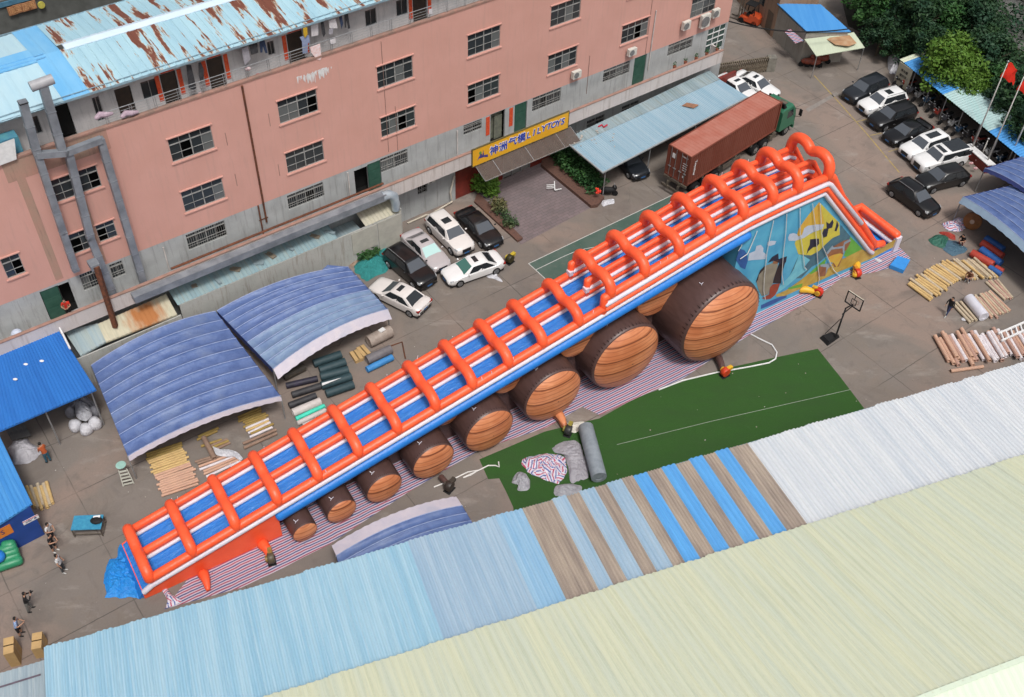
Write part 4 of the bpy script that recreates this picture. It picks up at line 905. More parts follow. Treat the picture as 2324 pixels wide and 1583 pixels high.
# ---------------------------------------------------------------- laundry on the terrace
def cloth2(px, y, mat, name, label, cat, grp=None):
    pts = [FB.pl(a, b, y) for a, b in px]; mb = MB(); n = len(pts); b = 0
    mb.v = [tuple(p) for p in pts]+[(p.x, p.y+.035, p.z) for p in pts]; mb.face(range(n)); mb.face(range(2*n-1, n-1, -1))
    for i in range(n): j = (i+1) % n; mb.face((i, n+i, n+j, j))
    c = sum(pts, Vector())/n; return tag(obj(name, mb, mat, None, FB, tuple(c)), label, cat, grp)
def RG(x, y): return 348.95+x/6, 41.9+y/6       # two enlargements of the terrace
def RH(x, y): return 628.1+x/6, y/6
Dk, Gy, Wt, Bl, Pk, Nv = [flat('cloth_'+k, a, b, .85, 6) for k, a, b in (('dark', (.02, .02, .025), (.05, .05, .055)), ('grey', (.25, .24, .27), (.35, .34, .38)), ('white', (.62, .6, .62), (.5, .48, .5)), ('blue', (.28, .33, .48), (.2, .25, .4)), ('pink', (.70, .45, .42), (.75, .68, .70)), ('navy', (.02, .03, .07), (.03, .05, .1)))]
LN = 'laundry hanging on the terrace line'
cloth2([RG(445, 640), RG(510, 640), RG(580, 940), RG(560, 980), RG(480, 960)], 58.3, Dk, 'hanging_towel', 'dark patterned towel hanging left of the pair of posts on the terrace', 'laundry', LN)
cloth2([RG(610, 610), RG(640, 600), RG(685, 700), RG(680, 840), RG(640, 880), RG(615, 760)], 58.3, Dk, 'hanging_jacket', 'black jacket hanging by the red door papers on the terrace', 'laundry', LN)
cloth2([RG(1195, 420), RG(1280, 380), RG(1320, 560), RG(1240, 640)], 58.3, Gy, 'hanging_shirt', 'grey checked shirt hanging at the left end of the washing line', 'laundry', LN)
cloth2([RG(1300, 370), RG(1410, 340), RG(1425, 470), RG(1330, 500)], 58.2, Dk, 'hanging_shirt', 'dark grey top hanging beside the jeans', 'laundry', LN)
cloth2([RG(1440, 320), RG(1510, 300), RG(1550, 470), RG(1525, 480), RG(1485, 380), RG(1480, 465), RG(1455, 470)], 58.3, Nv, 'hanging_jeans', 'dark blue jeans hanging in the middle of the washing line', 'laundry', LN)
cloth2([RG(1990, 260), RG(2110, 230), RG(2130, 330), RG(2100, 340), RG(2095, 480), RG(2030, 480), RG(2020, 320)], 58.0, Bl, 'hanging_shirt', 'pale blue shirt hanging behind the railing', 'laundry', LN)
cloth2([RG(2035, 140), RG(2090, 125), RG(2095, 220), RG(2060, 270), RG(2040, 220)], 57.9, flat('cloth_yellow', (.55, .35, .03)), 'hanging_cloth', 'small yellow cloth hanging over the pale blue shirt', 'laundry', LN)
cloth2([RG(2140, 100), RG(2240, 60), RG(2240, 230), RG(2150, 250)], 58.3, Wt, 'hanging_shirt', 'white shirt hanging right of the yellow cloth', 'laundry', LN)
cloth2([RH(600, 310), RH(640, 300), RH(665, 460), RH(640, 510), RH(620, 460)], 58.2, Dk, 'hanging_trousers', 'black trousers hanging right of the pink sheet', 'laundry', LN)
cloth2([RH(710, 290), RH(800, 250), RH(830, 390), RH(720, 385)], 58.2, Wt, 'hanging_shirt', 'white top hanging above the grey box', 'laundry', LN)
cloth2([RH(710, 400), RH(770, 395), RH(765, 470), RH(708, 470)], 58.1, Gy, 'hanging_cloth', 'grey square cloth hanging below a white top', 'laundry', LN)
cloth2([RH(850, 240), RH(885, 220), RH(905, 320), RH(885, 400)], 58.2, Nv, 'hanging_shorts', 'navy blue clothes hanging near the right end of the line', 'laundry', LN)
cloth2([RH(920, 200), RH(970, 185), RH(1000, 390), RH(975, 395), RH(950, 270), RH(948, 380), RH(930, 380)], 58.3, Dk, 'hanging_trousers', 'black trousers at the right end of the washing line', 'laundry', LN)
cloth2([RH(455, 650), RH(590, 600), RH(600, 720), RH(615, 780), RH(590, 825), RH(540, 810), RH(470, 720)], 57.36, Pk, 'hanging_sheet', 'pink and white sheet thrown over the terrace railing', 'laundry', LN)
cloth2([RH(725, 550), RH(800, 530), RH(805, 590), RH(735, 605)], 57.4, Wt, 'hanging_cloth', 'white cloth thrown over the terrace railing', 'laundry', LN)
cloth2([RH(2070, 135), RH(2115, 125), RH(2120, 190), RH(2075, 200)], 57.4, Wt, 'notice_card', 'small white card tied to the right end of the railing', 'card')
for (x, y), lab in (((1285, 690), 'pale bundle on the terrace floor behind the railing below the grey shirt'), ((640, 1030), 'red and white basin on the parapet by the posts'), ((1420, 780), 'small red bag on the parapet edge')):
    p = FB.pl(*RG(x, y), 57.9); mb = MB(); mb.ell((p.x, p.y, p.z), .2, .15, .13, 10, 6); tag(obj('bundle', mb, flat('bundle', (.45, .3, .32), (.6, .5, .5), .8, 9) if x != 1420 else flat('red_rag', (.55, .02, .05)), None, FB, tuple(p)), lab, 'bundle')
for i, (x, y, l) in enumerate(((705, 780, 'pink bundle of laundry at the left end of the terrace railing'), (880, 770, 'mauve rolled blanket stuffed behind the terrace railing'))):
    p = FB.pl(x/3, y/3, 57.5); mb = MB(); mb.tube([(p.x-.5, p.y, p.z-.1), (p.x-.2, p.y+.05, p.z+.02), (p.x+.15, p.y-.05, p.z-.04), (p.x+.5, p.y, p.z-.12)], [.13, .2, .17, .1], 9, True); tag(obj('blanket', mb, flat('mauve', (.33, .24, .30), (.42, .33, .38), .9, 5), None, FB, tuple(p)), l, 'blanket')
# white board and blue tank at the far left of the roof edge
mb = MB(); a = [FB.pl(x, y, 57.2) for x, y in ((-20, 336), (33, 316), (38, 362), (-20, 384))]; mb.poly(a); mb.poly([q+Vector((0, .08, 0)) for q in reversed(a)]); tag(obj('board', mb, M_WHITE, None, FB, tuple(a[0])), 'large white board leaning on the parapet at the far left', 'board')
mb = MB(); mb.box(*(sorted((FB.pl(-15, 300, 57.9).x, FB.pl(36, 300, 57.9).x))), 57.7, 58.5, 16.0, 17.9); tag(obj('water_tank', mb, flat('teal_tank', (.06, .20, .30), (.09, .28, .33), .5, 1.5), None, FB, (4, 58, 16)), 'teal blue tank under the roof edge at the far left', 'tank')
# satellite dish like white disc and junk on the left gallery
p = FB.pl(33, 745, 56.3); mb = MB(); mb.ell((p.x, 56.5, 5.1), .36, .3, .3, 14, 8); tag(obj('plastic_bag', mb, flat('pale_bag', (.5, .55, .66), (.4, .45, .55), .5, 4), None, FB, (p.x, 56.5, 4.8)), 'pale plastic bag on the ledge above the blue roof', 'bag')
# building across the alley at the upper left, with its shop fronts
rb = thing('shop_building', 'dark concrete building with blue shopfronts and small orange signs behind the rusty roof', 'building', FB, (10, 92, 0))
mb = MB(); mb.box(-40, 30, 92, 100, 0, 9); obj('wall', mb, flat('dark_concrete', (.11, .115, .11), (.075, .08, .075), .85, 1), rb)
mb = MB(); p = FB.pl(40, 5, 91.9); mb.box(-40, 30, 91.85, 91.98, p.z-.1, 8.9); obj('shop_front', mb, flat('shop_blue', (.05, .14, .22), (.08, .2, .3), .6, 1.5), rb)
SB = flat('shop_sign_orange', (.28, .12, .06), (.4, .2, .1), .6, 5); YW = flat('shop_yellow', (.55, .5, .1))
for k, (x, y) in enumerate(((27.6, 24.8), (40.7, 20), (58, 16), (71.7, 12))):
    p = FB.pl(x, y, 91.8); mb = MB(); mb.box(p.x-.36, p.x+.36, 91.72, 91.84, p.z-.36, p.z+.36)
    s_ = obj('shop_sign', mb, SB, rb); w = MB(); text(w, '信宝店电'[k], .62, (p.x, 91.71, p.z), (1, 0, 0), (0, 0, 1), (0, -1, 0)); obj('lettering', w, flat('peach', (.6, .33, .15)), s_)
p = FB.pl(94, 12, 91.7); mb = MB(); mb.cyl((p.x, 91.65, p.z), (p.x, 91.8, p.z), .3, 20); obj('round_sign', mb, YW, rb)
mb = MB(); mb.poly([(-60, 68, .02), (60, 68, .02), (60, 92, .02), (-60, 92, .02)]); struct('alley_road', mb, flat('alley', (.06, .065, .06), (.10, .105, .10), .9, .3), FB)
mb = MB(); mb.box(-40, 45, 71, 71.25, 0, 2.6); tag(obj('alley_wall', mb, flat('alley_wall', (.16, .17, .15), (.10, .12, .09), .9, 1), None, FB, (0, 71, 0)), 'low mossy wall along the alley behind the factory building', 'wall')
# ---------------------------------------------------------------- vehicles
def paint(name, c, rough=.28):
    if name in MC: return MC[name]
    n = N(name, rough, .0, .5); n.b.inputs['Coat Weight'].default_value = .35; n.b.inputs['Coat Roughness'].default_value = .08
    n.col(n.mix(n.ramp(n.noise(3, 5), [(.4, 0), (.75, .35)]), c, tuple(x*.85+.004 for x in c))); MC[name] = n.mat; return n.mat
M_CG = N('car_glass', .1, 0, .7).col((.022, .026, .030)); M_CG2 = N('windscreen_glass', .12, 0, .7).col((.075, .085, .10))
M_SUNSH = N('sunshade', .3, .3, .5).col((.45, .66, .64)); M_GRN = N('tinted_green_glass', .12, 0, .7).col((.04, .15, .13))
M_TYRE = N('tyre', .8, 0, .2).col((.013, .013, .014)); M_RIM = flat('rim', (.30, .31, .32), (.2, .2, .21), .35, 9, metal=.6)
M_LAMP = N('headlamp', .15, 0, .7).col((.40, .42, .44)); M_TAIL = N('tail_lamp', .2, 0, .6).col((.30, .015, .012)); M_PLATE = N('number_plate', .4).col((.03, .12, .30)); M_TRIM = N('dark_trim', .4, 0, .4).col((.02, .02, .022))
KIND = {  # L, W, H, hood z, belt z, tail z, rear glass base x, roof rear x, roof front x, windscreen base x   (x in fractions of L from the rear)
 'sedan': (4.85, 1.84, 1.46, .92, .93, 1.02, .115, .30, .56, .745), 'suv': (4.75, 1.90, 1.68, 1.08, 1.08, 1.12, .015, .085, .57, .735),
 'boxy': (4.95, 1.98, 1.86, 1.22, 1.22, 1.22, .0, .03, .60, .72), 'cross': (4.65, 1.90, 1.62, 1.02, 1.05, 1.10, .03, .16, .56, .75)}
def make_car(name, label, cat, kind, col, front, rear, roofcol=None, sun='small', screen=None, group=None, rail=False, lamps=True):
    L, Wd, H, hz, bz, tz, xrb, xrt, xft, xfb = KIND[kind]
    a = P(*front, .65); b = P(*rear, .65); c = (a+b)/2; d = (a-b); th = math.atan2(d.y, d.x)
    F = Frame(th, (c.x, c.y)); t = thing(name, label, cat, F, (0, 0, 0), group); X = lambda f: (f-.5)*L; w = Wd/2
    m = paint(*col) if isinstance(col, tuple) else col; rm = roofcol or m
    # lower body
    st = [(0, .80, .62, .74), (.012, .90, .42, .9), (.05, .97, .26, 1), (.12, 1.0, .22, 1), (xrb+.03 if xrb > .1 else .2, 1.0, .2, 1), (.5, 1.0, .2, 1), (xfb, 1.0, .2, 1), (.86, .985, .2, 1), (.94, .93, .24, 1), (.985, .83, .34, .93), (1, .70, .45, .82)]
    def top(f):
        if kind == 'sedan' and f < xrb: return tz-.03+(.03*f/xrb)
        if f < xrb+.02: return tz
        if f <= xfb: return bz+(.02 if f < .4 else 0)
        return hz-(f-xfb)/(1-xfb)*(.17 if kind != 'boxy' else .08)
    rr = []
    for f, wf, zb, tf in st:
        z1 = top(f)*tf; ww = w*wf; x = X(f); zm = .55*z1+.12
        rr.append([(x, -ww*.86, zb), (x, -ww*.97, zb+.1), (x, -ww, zm), (x, -ww*.965, z1-.08), (x, -ww*.86, z1), (x, -ww*.4, z1+.035), (x, ww*.4, z1+.035), (x, ww*.86, z1), (x, ww*.965, z1-.08), (x, ww, zm), (x, ww*.97, zb+.1), (x, ww*.86, zb)])
    mb = MB(); mb.rings(rr); obj('body', mb, m, t, smooth=38)
    # cabin (pillars and roof)
    def ring(z, x0, x1, ww, cz=0):
        p = []
        for x, s in ((x0, 1), (x0+.10*(x1-x0), 1.0), (x0+.5*(x1-x0), 1.02), (x1-.12*(x1-x0), 1.0), (x1, .93)): p.append((x, -ww*s, z-(.0 if x not in (x0, x1) else cz)))
        for x, s in ((x1, .93), (x1-.12*(x1-x0), 1.0), (x0+.5*(x1-x0), 1.02), (x0+.10*(x1-x0), 1.0), (x0, 1)): p.append((x, ww*s, z-(.0 if x not in (x0, x1) else cz)))
        return p
    wr = w*(.70 if kind != 'boxy' else .80); zt = H-.06
    mb = MB(); mb.rings([ring(bz-.06, X(xrb), X(xfb), w*.93), ring(zt, X(xrt), X(xft), wr, .02), ring(H, X(xrt)+.12, X(xft)-.14, wr*.86, .02)]); obj('roof', mb, rm, t, smooth=35)
    # glazing set a few millimetres proud of the cabin
    def lerp(f, g): return (X(xrb)+(X(xrt)-X(xrb))*g, X(xfb)+(X(xft)-X(xfb))*g, w*.93+(wr-w*.93)*g, bz-.06+(zt-bz+.06)*g)
    e = .012; x0a, x1a, wa, za = lerp(0, .12); x0b, x1b, wb, zb = lerp(0, .93)
    mb = MB(); mb.poly([(x1a+e+.02, -wa*.86, za+.01), (x1a+e+.02, wa*.86, za+.01), (x1b+e+.015, wb*.86, zb), (x1b+e+.015, -wb*.86, zb)]); obj('windscreen', mb, screen or M_CG2, t)
    mb = MB(); mb.poly([(x0a-e, wa*.86, za), (x0a-e, -wa*.86, za), (x0b-e, -wb*.84, zb), (x0b-e, wb*.84, zb)]); obj('rear_window', mb, M_CG, t)
    xs0, xs1 = x0a+.25, x1a-.35; xt0, xt1 = x0b+.2, x1b-.05
    for s in (-1, 1):
        mb = MB(); q = [(xs0, s*(wa*1.0+e), za), (xs1, s*(wa*1.0+e), za), (xt1, s*(wb*1.0+e+.012), zb), (xt0, s*(wb+e+.012), zb)]
        mb.poly(q if s < 0 else q[::-1]); obj('side_window', mb, M_CG, t)
        # pillar
        mb = MB(); xm = (xs0+xs1)/2; mb.beam((xm, s*(wa+e+.005), za), (xm-.03, s*(wb+e+.018), zb), .05, .02); obj('pillar', mb, M_TRIM, t)
        mb = MB(); xm = X(xfb)-.42; mb.ell((xm, s*(w+.1), bz+.08), .07, .11, .075, 8, 6); obj('mirror', mb, m, t, smooth=True)
        if lamps:
            hx = X(.972); mb = MB(); mb.hexa([(X(.93), s*w*.62, hz-.30), (hx+.05, s*w*.5, hz-.33), (hx-.0, s*w*.86, hz-.33), (X(.93), s*w*.93, hz-.30), (X(.925), s*w*.62, hz-.14), (hx+.02, s*w*.5, hz-.20), (hx-.02, s*w*.84, hz-.20), (X(.915), s*w*.93, hz-.15)]); obj('headlight', mb, M_LAMP, t)
        mb = MB(); mb.box(X(0)-.005+.03, X(.05), min(s*w*.55, s*w*.95), max(s*w*.55, s*w*.95), tz-.27, tz-.12); obj('tail_light', mb, M_TAIL, t)
        if rail: mb = MB(); mb.tube([(X(xrt)+.1, s*wr*.93, H-.01), (X(xrt)+.2, s*wr*.95, H+.04), (X(xft)-.25, s*wr*.95, H+.04), (X(xft)-.12, s*wr*.93, H-.01)], .022, 6); obj('roof_rail', mb, M_STEEL, t)
    if sun:
        f0, f1 = {'small': (.5, .78), 'large': (.28, .86), 'tiny': (.55, .75)}[sun]; x0, x1 = X(xrt), X(xft)
        mb = MB(); mb.box(x0+(x1-x0)*f0, x0+(x1-x0)*f1, -wr*.52, wr*.52, H-.02, H+.008); obj('sunroof', mb, M_CG, t)
    mb = MB(); mb.box(X(.985), X(1)+.012, -w*.42, w*.42, .50, hz-.26); mb.box(X(.98), X(1)+.02, -w*.55, w*.55, .30, .42); obj('grille', mb, M_TRIM, t)
    mb = MB(); mb.box(X(1)+.012, X(1)+.03, -.22, .22, .40, .52); obj('number_plate', mb, M_PLATE, t)
    mb = MB(); mb.box(X(0)-.01, X(0)+.01, -.22, .22, .62, .75); obj('number_plate', mb, M_PLATE, t)
    mb = MB(); mb.box(X(.03), X(.97), -w*.9, w*.9, .17, .26); obj('underbody', mb, M_TRIM, t)
    r = .34 if kind in ('sedan', 'cross') else .37
    for fx in (.175, .815):
        for s in (-1, 1):
            x = X(fx); y0, y1 = s*(w-.19), s*(w+.012); mb = MB(); mb.cyl((x, y0, r), (x, y1, r), r, 20); wl_ = obj('wheel', mb, M_TYRE, t, smooth=40)
            mb = MB(); mb.cyl((x, y1+s*.001, r), (x, y1+s*.012, r), r*.66, 14)
            for k in range(5): a = 2*pi*k/5; mb.beam((x, y1+s*.016, r), (x+r*.62*cos(a), y1+s*.016, r+r*.62*sin(a)), .06, .02)
            obj('rim', mb, M_RIM, wl_)
    return t
WH = ('paint_white', (.72, .72, .72)); WH2 = ('paint_pearl', (.66, .63, .61)); BK = ('paint_black', (.005, .005, .006)); SV = ('paint_silver', (.42, .39, .40)); DG = ('paint_dark_grey', (.014, .017, .022)); BKM = ('paint_matt_black', (.007, .007, .008), .35)
g1 = 'cars parked beside the forecourt'; g2 = 'cars parked in the bays by the bike shelter'
make_car('parked_car', 'white saloon with dark sunroof beside the blue tent, rear towards the slide', 'car', 'sedan', WH2, (849.7, 642.7), (964.7, 699.3), group=g1)
make_car('parked_car', 'black SUV between the teal netting and the silver saloon', 'car', 'suv', BK, (974.7, 642.7), (888, 571), sun=None, rail=True, group=g1)
make_car('parked_car', 'silver saloon with a bright reflective sunshade behind its windscreen', 'car', 'sedan', SV, (1005, 606), (929, 530), screen=M_SUNSH, group=g1)
make_car('parked_car', 'white SUV parked between the silver saloon and the black saloon', 'car', 'suv', WH2, (1056.4, 565.5), (987, 498), group=g1)
make_car('parked_car', 'black saloon parked along the planted bed of the forecourt', 'car', 'sedan', BKM, (1124.7, 552), (1051, 481), sun=None, group=g1)
make_car('parked_car', 'white saloon parked across the front of the others, green-tinted windscreen', 'car', 'sedan', WH, (1011.4, 628.8), (1133, 587), screen=M_GRN, group=g1)
make_car('parked_car', 'dark grey SUV, first in the bays nearest the gate', 'car', 'suv', DG, (1922.6, 221), (2002.6, 187), sun=None, group=g2)
make_car('parked_car', 'white SUV with a black sunroof, second in the bays from the gate', 'car', 'suv', WH, (1955, 246.7), (2046.7, 220), rail=True, group=g2)
make_car('parked_car', 'black SUV parked between two white SUV bays, third from the gate', 'car', 'suv', BKM, (1979, 280), (2069, 250), sun=None, group=g2)
make_car('parked_car', 'black saloon with a blue number plate, fourth from the gate', 'car', 'sedan', BK, (2016, 315), (2102.6, 283), sun=None, group=g2)
make_car('parked_car', 'white SUV with a large dark glass roof, beside the boxy off-roader', 'car', 'suv', WH, (2051.7, 348.8), (2143, 317), sun='large', group=g2)
c = make_car('parked_car', 'boxy white off-roader with a black rear roof', 'car', 'boxy', WH, (2078.4, 377), (2185, 348.8), sun=None, group=g2)
F = Frame(c.rotation_euler.z, tuple(c.location[:2])); mb = MB(); mb.box(-2.25, -.35, -.72, .72, 1.85, 1.875); mb.box(.02, .42, -.55, .55, 1.85, 1.87); obj('roof_panel', mb, M_CG, c)
for ya, yb in ((-.99, -.955), (.955, .99)): mb = MB(); mb.box(-2.42, -1.6, ya, yb, 1.28, 1.72); obj('rear_quarter_window', mb, M_CG, c)
make_car('parked_car', 'matt black estate car parked last in the bays, close to the tent', 'car', 'cross', BKM, (2086, 417), (2190, 392), sun=None, group=g2)
make_car('parked_car', 'glossy black crossover standing across the bays with chrome roof rails', 'car', 'cross', BK, (2122, 482), (2028, 415), sun=None, rail=True, group=g2)
make_car('parked_car', 'white saloon by the folding gate, behind the green lorry cab', 'car', 'sedan', WH, (1757, 214), (1674, 172))
make_car('parked_car', 'small white car half hidden under the end of the blue carport', 'car', 'sedan', WH, (1706, 222), (1640, 181))
make_car('parked_car', 'dark grey car under the blue carport roof by the container', 'car', 'sedan', DG, (1462, 400), (1388, 328), sun=None)
# ---- articulated lorry with container
FC = Frame(.78548, (13.841, 69.814))
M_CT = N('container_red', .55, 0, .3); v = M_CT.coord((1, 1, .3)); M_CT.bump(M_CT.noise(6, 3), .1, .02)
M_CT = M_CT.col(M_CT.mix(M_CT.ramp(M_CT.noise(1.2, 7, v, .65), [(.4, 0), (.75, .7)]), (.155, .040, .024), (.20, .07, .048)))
M_CTT = flat('container_roof_pale', (.36, .12, .085), (.40, .17, .13), .6, .7)  # roof red set paler than the side panels
ct = thing('shipping_container', 'rust red forty-foot shipping container carried on the lorry', 'container', FC, (6, 1.2, 1.45))
z0, z1 = 1.47, 4.35; Lc, Wc = 12.19, 2.44; ptsc = []
nn_ = 42
for k in range(nn_):
    for j, h in ((0, .035), (.3, .035), (.5, 0), (.8, 0)): ptsc.append((.15+(Lc-.3)*(k+j)/nn_, .03+.035-h))
mb = MB(); n1 = len(ptsc)
for side in (0, 1):
    b = len(mb.v)
    for x, y in ptsc: yy = y if side == 0 else Wc-y; mb.v += [(x, yy, z0+.12), (x, yy, z1-.1)]
    for i in range(n1-1): q = b+2*i; mb.face((q, q+2, q+3, q+1) if side == 0 else (q+1, q+3, q+2, q))
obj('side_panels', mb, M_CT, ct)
mb = MB(); mb.box(.05, Lc-.05, .07, Wc-.07, z1-.09, z1-.03)
for k in range(30): x = .35+k*.395; mb.box(x, x+.12, .1, Wc-.1, z1-.03, z1-.015)
obj('roof', mb, M_CTT, ct)
mb = MB()
for y in (0, Wc-.12): mb.box(0, Lc, y, y+.12, z0, z0+.14); mb.box(0, Lc, y, y+.1, z1-.12, z1)
for x in (0, Lc-.15):
    for y in (0, Wc-.15): mb.box(x, x+.15, y, y+.15, z0+.14, z1-.12)
    mb.box(x, x+.1, .12, Wc-.12, z1-.14, z1); mb.box(x, x+.1, .12, Wc-.12, z0, z0+.14)
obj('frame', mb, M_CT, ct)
mb = MB(); mb.box(Lc-.06, Lc-.03, .15, Wc-.15, z0+.14, z1-.14); mb.box(.04, .08, .15, Wc/2-.01, z0+.14, z1-.14); mb.box(.04, .08, Wc/2+.01, Wc-.15, z0+.14, z1-.14)
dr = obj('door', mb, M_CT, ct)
mb = MB()
for y in (.42, .92, 1.5, 2.02): mb.cyl((.0, y, z0+.05), (.0, y, z1-.05), .022, 6); mb.box(-.04, .03, y-.15, y+.15, z0+.95, z0+1.0)
obj('lock_rod', mb, M_STEEL, dr)
mb = MB(); mb.box(.02, .035, 1.62, 1.92, 3.35, 3.8); mb.box(.02, .035, .5, .62, 2.0, 2.2)
for k in range(4): mb.box(.02, .03, .3+.05*(k % 2), .75, 3.35-k*.22, 3.4-k*.22)
obj('label', mb, M_WHITE, dr)
w = MB(); text(w, 'Textainer', .38, (.75, .02, 2.95), (0, 0, -1), (1, 0, 0), (0, -1, 0)); obj('lettering', w, M_WHITE, ct)
w = MB(); text(w, 'TGHU 7', .17, (.035, .62, 3.95), (0, -1, 0), (0, 0, 1), (-1, 0, 0)); obj('lettering', w, M_WHITE, dr)
tl = thing('articulated_lorry', 'articulated lorry with a green cab carrying the red container', 'lorry', FC, (6, 1.2, 0))
M_CH = flat('chassis', (.12, .10, .075), (.07, .055, .045), .8, 3)
mb = MB()
for y in (.62, 1.62): mb.box(-.15, 12.0, y, y+.16, 1.05, 1.44)
for x in (0, 2.2, 4.4, 6.6, 8.8, 11.9): mb.box(x-.1, x+.1, .03, 2.41, 1.2, 1.44)
mb.box(-.35, -.2, .1, 2.35, .55, .75); mb.box(-.3, -.2, .6, .75, .6, 1.2); mb.box(-.3, -.2, 1.7, 1.85, .6, 1.2); mb.box(5.0, 7.4, .05, .12, .6, 1.1); mb.box(5.0, 7.4, 2.3, 2.37, .6, 1.1)
obj('trailer_chassis', mb, M_CH, tl)
def wheels(xs, ys, r=.5, wd=.5):
    for x in xs:
        for y in ys:
            s = -1 if y < 1.2 else 1; mb = MB(); mb.cyl((x, y, r), (x, y+s*wd, r), r, 20); q = obj('wheel', mb, M_TYRE, tl, smooth=40)
            mb = MB(); mb.cyl((x, y+s*(wd+.002), r), (x, y+s*(wd+.02), r), r*.55, 14); mb.cyl((x, y+s*(wd+.02), r), (x, y+s*(wd+.1), r), r*.2, 8); obj('rim', mb, flat('lorry_rim', (.2, .19, .18), (.12, .11, .1), .6, 5), q)
wheels((1.5, 2.8, 4.1), (.52, 1.92)); wheels((9.6, 10.9), (.52, 1.92)); wheels((14.15,), (.45, 1.99), .5, .35)
mb = MB(); mb.box(9.0, 15.0, .75, .9, .85, 1.04); mb.box(9.0, 15.0, 1.54, 1.69, .85, 1.04); mb.box(11.7, 12.6, .1, .7, .55, 1.0); mb.box(11.7, 12.6, 1.74, 2.34, .55, 1.0); obj('tractor_chassis', mb, M_CH, tl)
M_GC = paint('cab_green', (.02, .13, .07), .5)
mb = MB()
sec = [(12.75, 1.0, 2.95), (12.9, .95, 3.2), (14.3, .95, 3.2), (14.75, .95, 2.75), (15.0, .75, 2.0), (15.02, .6, 1.2)]
rr = []
for x, zb, zt2 in sec: rr.append([(x, 0.0, zb), (x, 2.44, zb), (x, 2.44, zt2-.15), (x, 2.3, zt2), (x, .14, zt2), (x, 0.0, zt2-.15)])
mb.rings(rr); cb = obj('cab', mb, M_GC, tl, smooth=30)
mb = MB(); mb.poly([(14.80, .2, 2.7), (14.80, 2.24, 2.7), (15.02, 2.24, 2.02), (15.02, .2, 2.02)][::-1]); obj('windscreen', mb, M_CG, cb)
mb = MB()
for y in (-.012, 2.452): mb.poly([(13.6, y, 2.0), (14.6, y, 2.0), (14.35, y, 2.75), (13.6, y, 2.75)])
obj('side_window', mb, M_CG, cb)
mb = MB(); mb.hexa([(12.95, .1, 3.2), (13.35, .1, 3.2), (13.35, 2.34, 3.2), (12.95, 2.34, 3.2), (12.8, .1, 3.75), (12.95, .1, 3.75), (12.95, 2.34, 3.75), (12.8, 2.34, 3.75)]); obj('wind_deflector', mb, M_BLACK, cb)
mb = MB(); mb.box(13.4, 14.1, .5, 1.3, 3.2, 3.24); obj('roof_hatch', mb, M_CH, cb)
for y, s in ((0, -1), (2.44, 1)):
    mb = MB(); mb.tube([(14.7, y, 2.6), (14.95, y+s*.45, 2.65), (14.95, y+s*.5, 1.9), (14.75, y, 1.8)], .025, 6); mb.box(14.9, 14.98, min(y+s*.3, y+s*.6), max(y+s*.3, y+s*.6), 2.0, 2.6); obj('mirror', mb, M_BLACK, cb)
mb = MB(); mb.box(15.0, 15.14, 0, 2.44, .45, .95); obj('bumper', mb, M_GC, cb)
# forklift near the gate
q = P(1700, 52); ff = Frame(R(-35), (q.x, q.y)); fk = thing('forklift', 'orange-red forklift truck standing in the lane beside the pink building', 'forklift', ff)
mb = MB(); mb.rings([[(x, -.55, .3), (x, .55, .3), (x, .55, z), (x, -.55, z)] for x, z in ((1.2, .95), (.9, 1.15), (.1, 1.1), (0, .7), (-.9, .7), (-1.0, .4))]); obj('body', mb, paint('forklift_orange', (.50, .07, .02), .4), fk, smooth=30)
mb = MB()
for x, y in ((.6, .5), (.6, -.5), (-.6, .5), (-.6, -.5)): mb.beam((x, y, .9), (x*.8, y*.9, 2.1), .07)
mb.box(-.55, .55, -.55, .55, 2.1, 2.16); obj('overhead_guard', mb, M_BLACK, fk)
mb = MB(); mb.box(-.35, .2, -.3, .3, .9, 1.05); mb.box(.15, .25, -.28, .28, 1.05, 1.5); obj('seat', mb, M_BLACK, fk)
mb = MB()
for y in (-.35, .35): mb.box(-1.2, -1.1, y-.06, y+.06, .1, 2.3); mb.box(-2.2, -1.2, y-.05, y+.05, .08, .13)
mb.box(-1.22, -1.12, -.35, .35, 1.0, 1.1); obj('mast', mb, M_CH, fk)
for x, y in ((.75, -.55), (.75, .4), (-.7, -.58), (-.7, .4)): mb = MB(); mb.cyl((x, y, .3), (x, y+.18, .3), .3, 16); obj('wheel', mb, M_TYRE, fk, smooth=40)
mb = MB(); mb.box(1.0, 1.2, -.15, .0, .8, .9); mb.box(1.0, 1.2, .2, .35, .8, .9); obj('lamp', mb, YW, fk)
from mathutils import noise as MN
def RA(x, y): return 279.2+x/6, 865.5+y/6
def RB(x, y): return 614.2+x/6, 732.9+y/6
def RC(x, y): return 1936.7+x/6, 516.5+y/6
def RD(x, y): return x/6, 1116.7+y/6
def RR(x, y): return 1936.7+x/6, 263.8+y/6
def T(i, j, x, y): return 774.67*i+x/3, 527.67*j+y/3
# ---------------------------------------------------------------- arched blue tents
def tarpmat(name, a, b, c):
    n = N(name, .45, 0, .4); f = n.noise(1.3, 6, n.coord((1, 1, 1)), .6, .7)
    q = n.mix(n.ramp(f, [(.35, 0), (.7, 1)]), a, b); q = n.mix(n.ramp(n.noise(.6, 5), [(.5, 0), (.72, .6)]), q, c)
    n.bump(n.noise(3.2, 5, None, .6, 1.2), .5, .08); return n.col(q)
M_TARP = tarpmat('blue_tarp', (.070, .115, .27), (.115, .175, .36), (.17, .22, .34)); M_TARP2 = tarpmat('faded_tarp', (.13, .20, .34), (.20, .28, .40), (.08, .13, .29))
M_VAL = tarpmat('white_valance', (.60, .55, .60), (.52, .49, .57), (.40, .42, .52)); M_RIB = flat('rib_seam', (.34, .40, .58), (.24, .30, .50), .6, 4); M_DBL = flat('dark_blue_side', (.03, .045, .16), (.05, .07, .22), .6, 1)
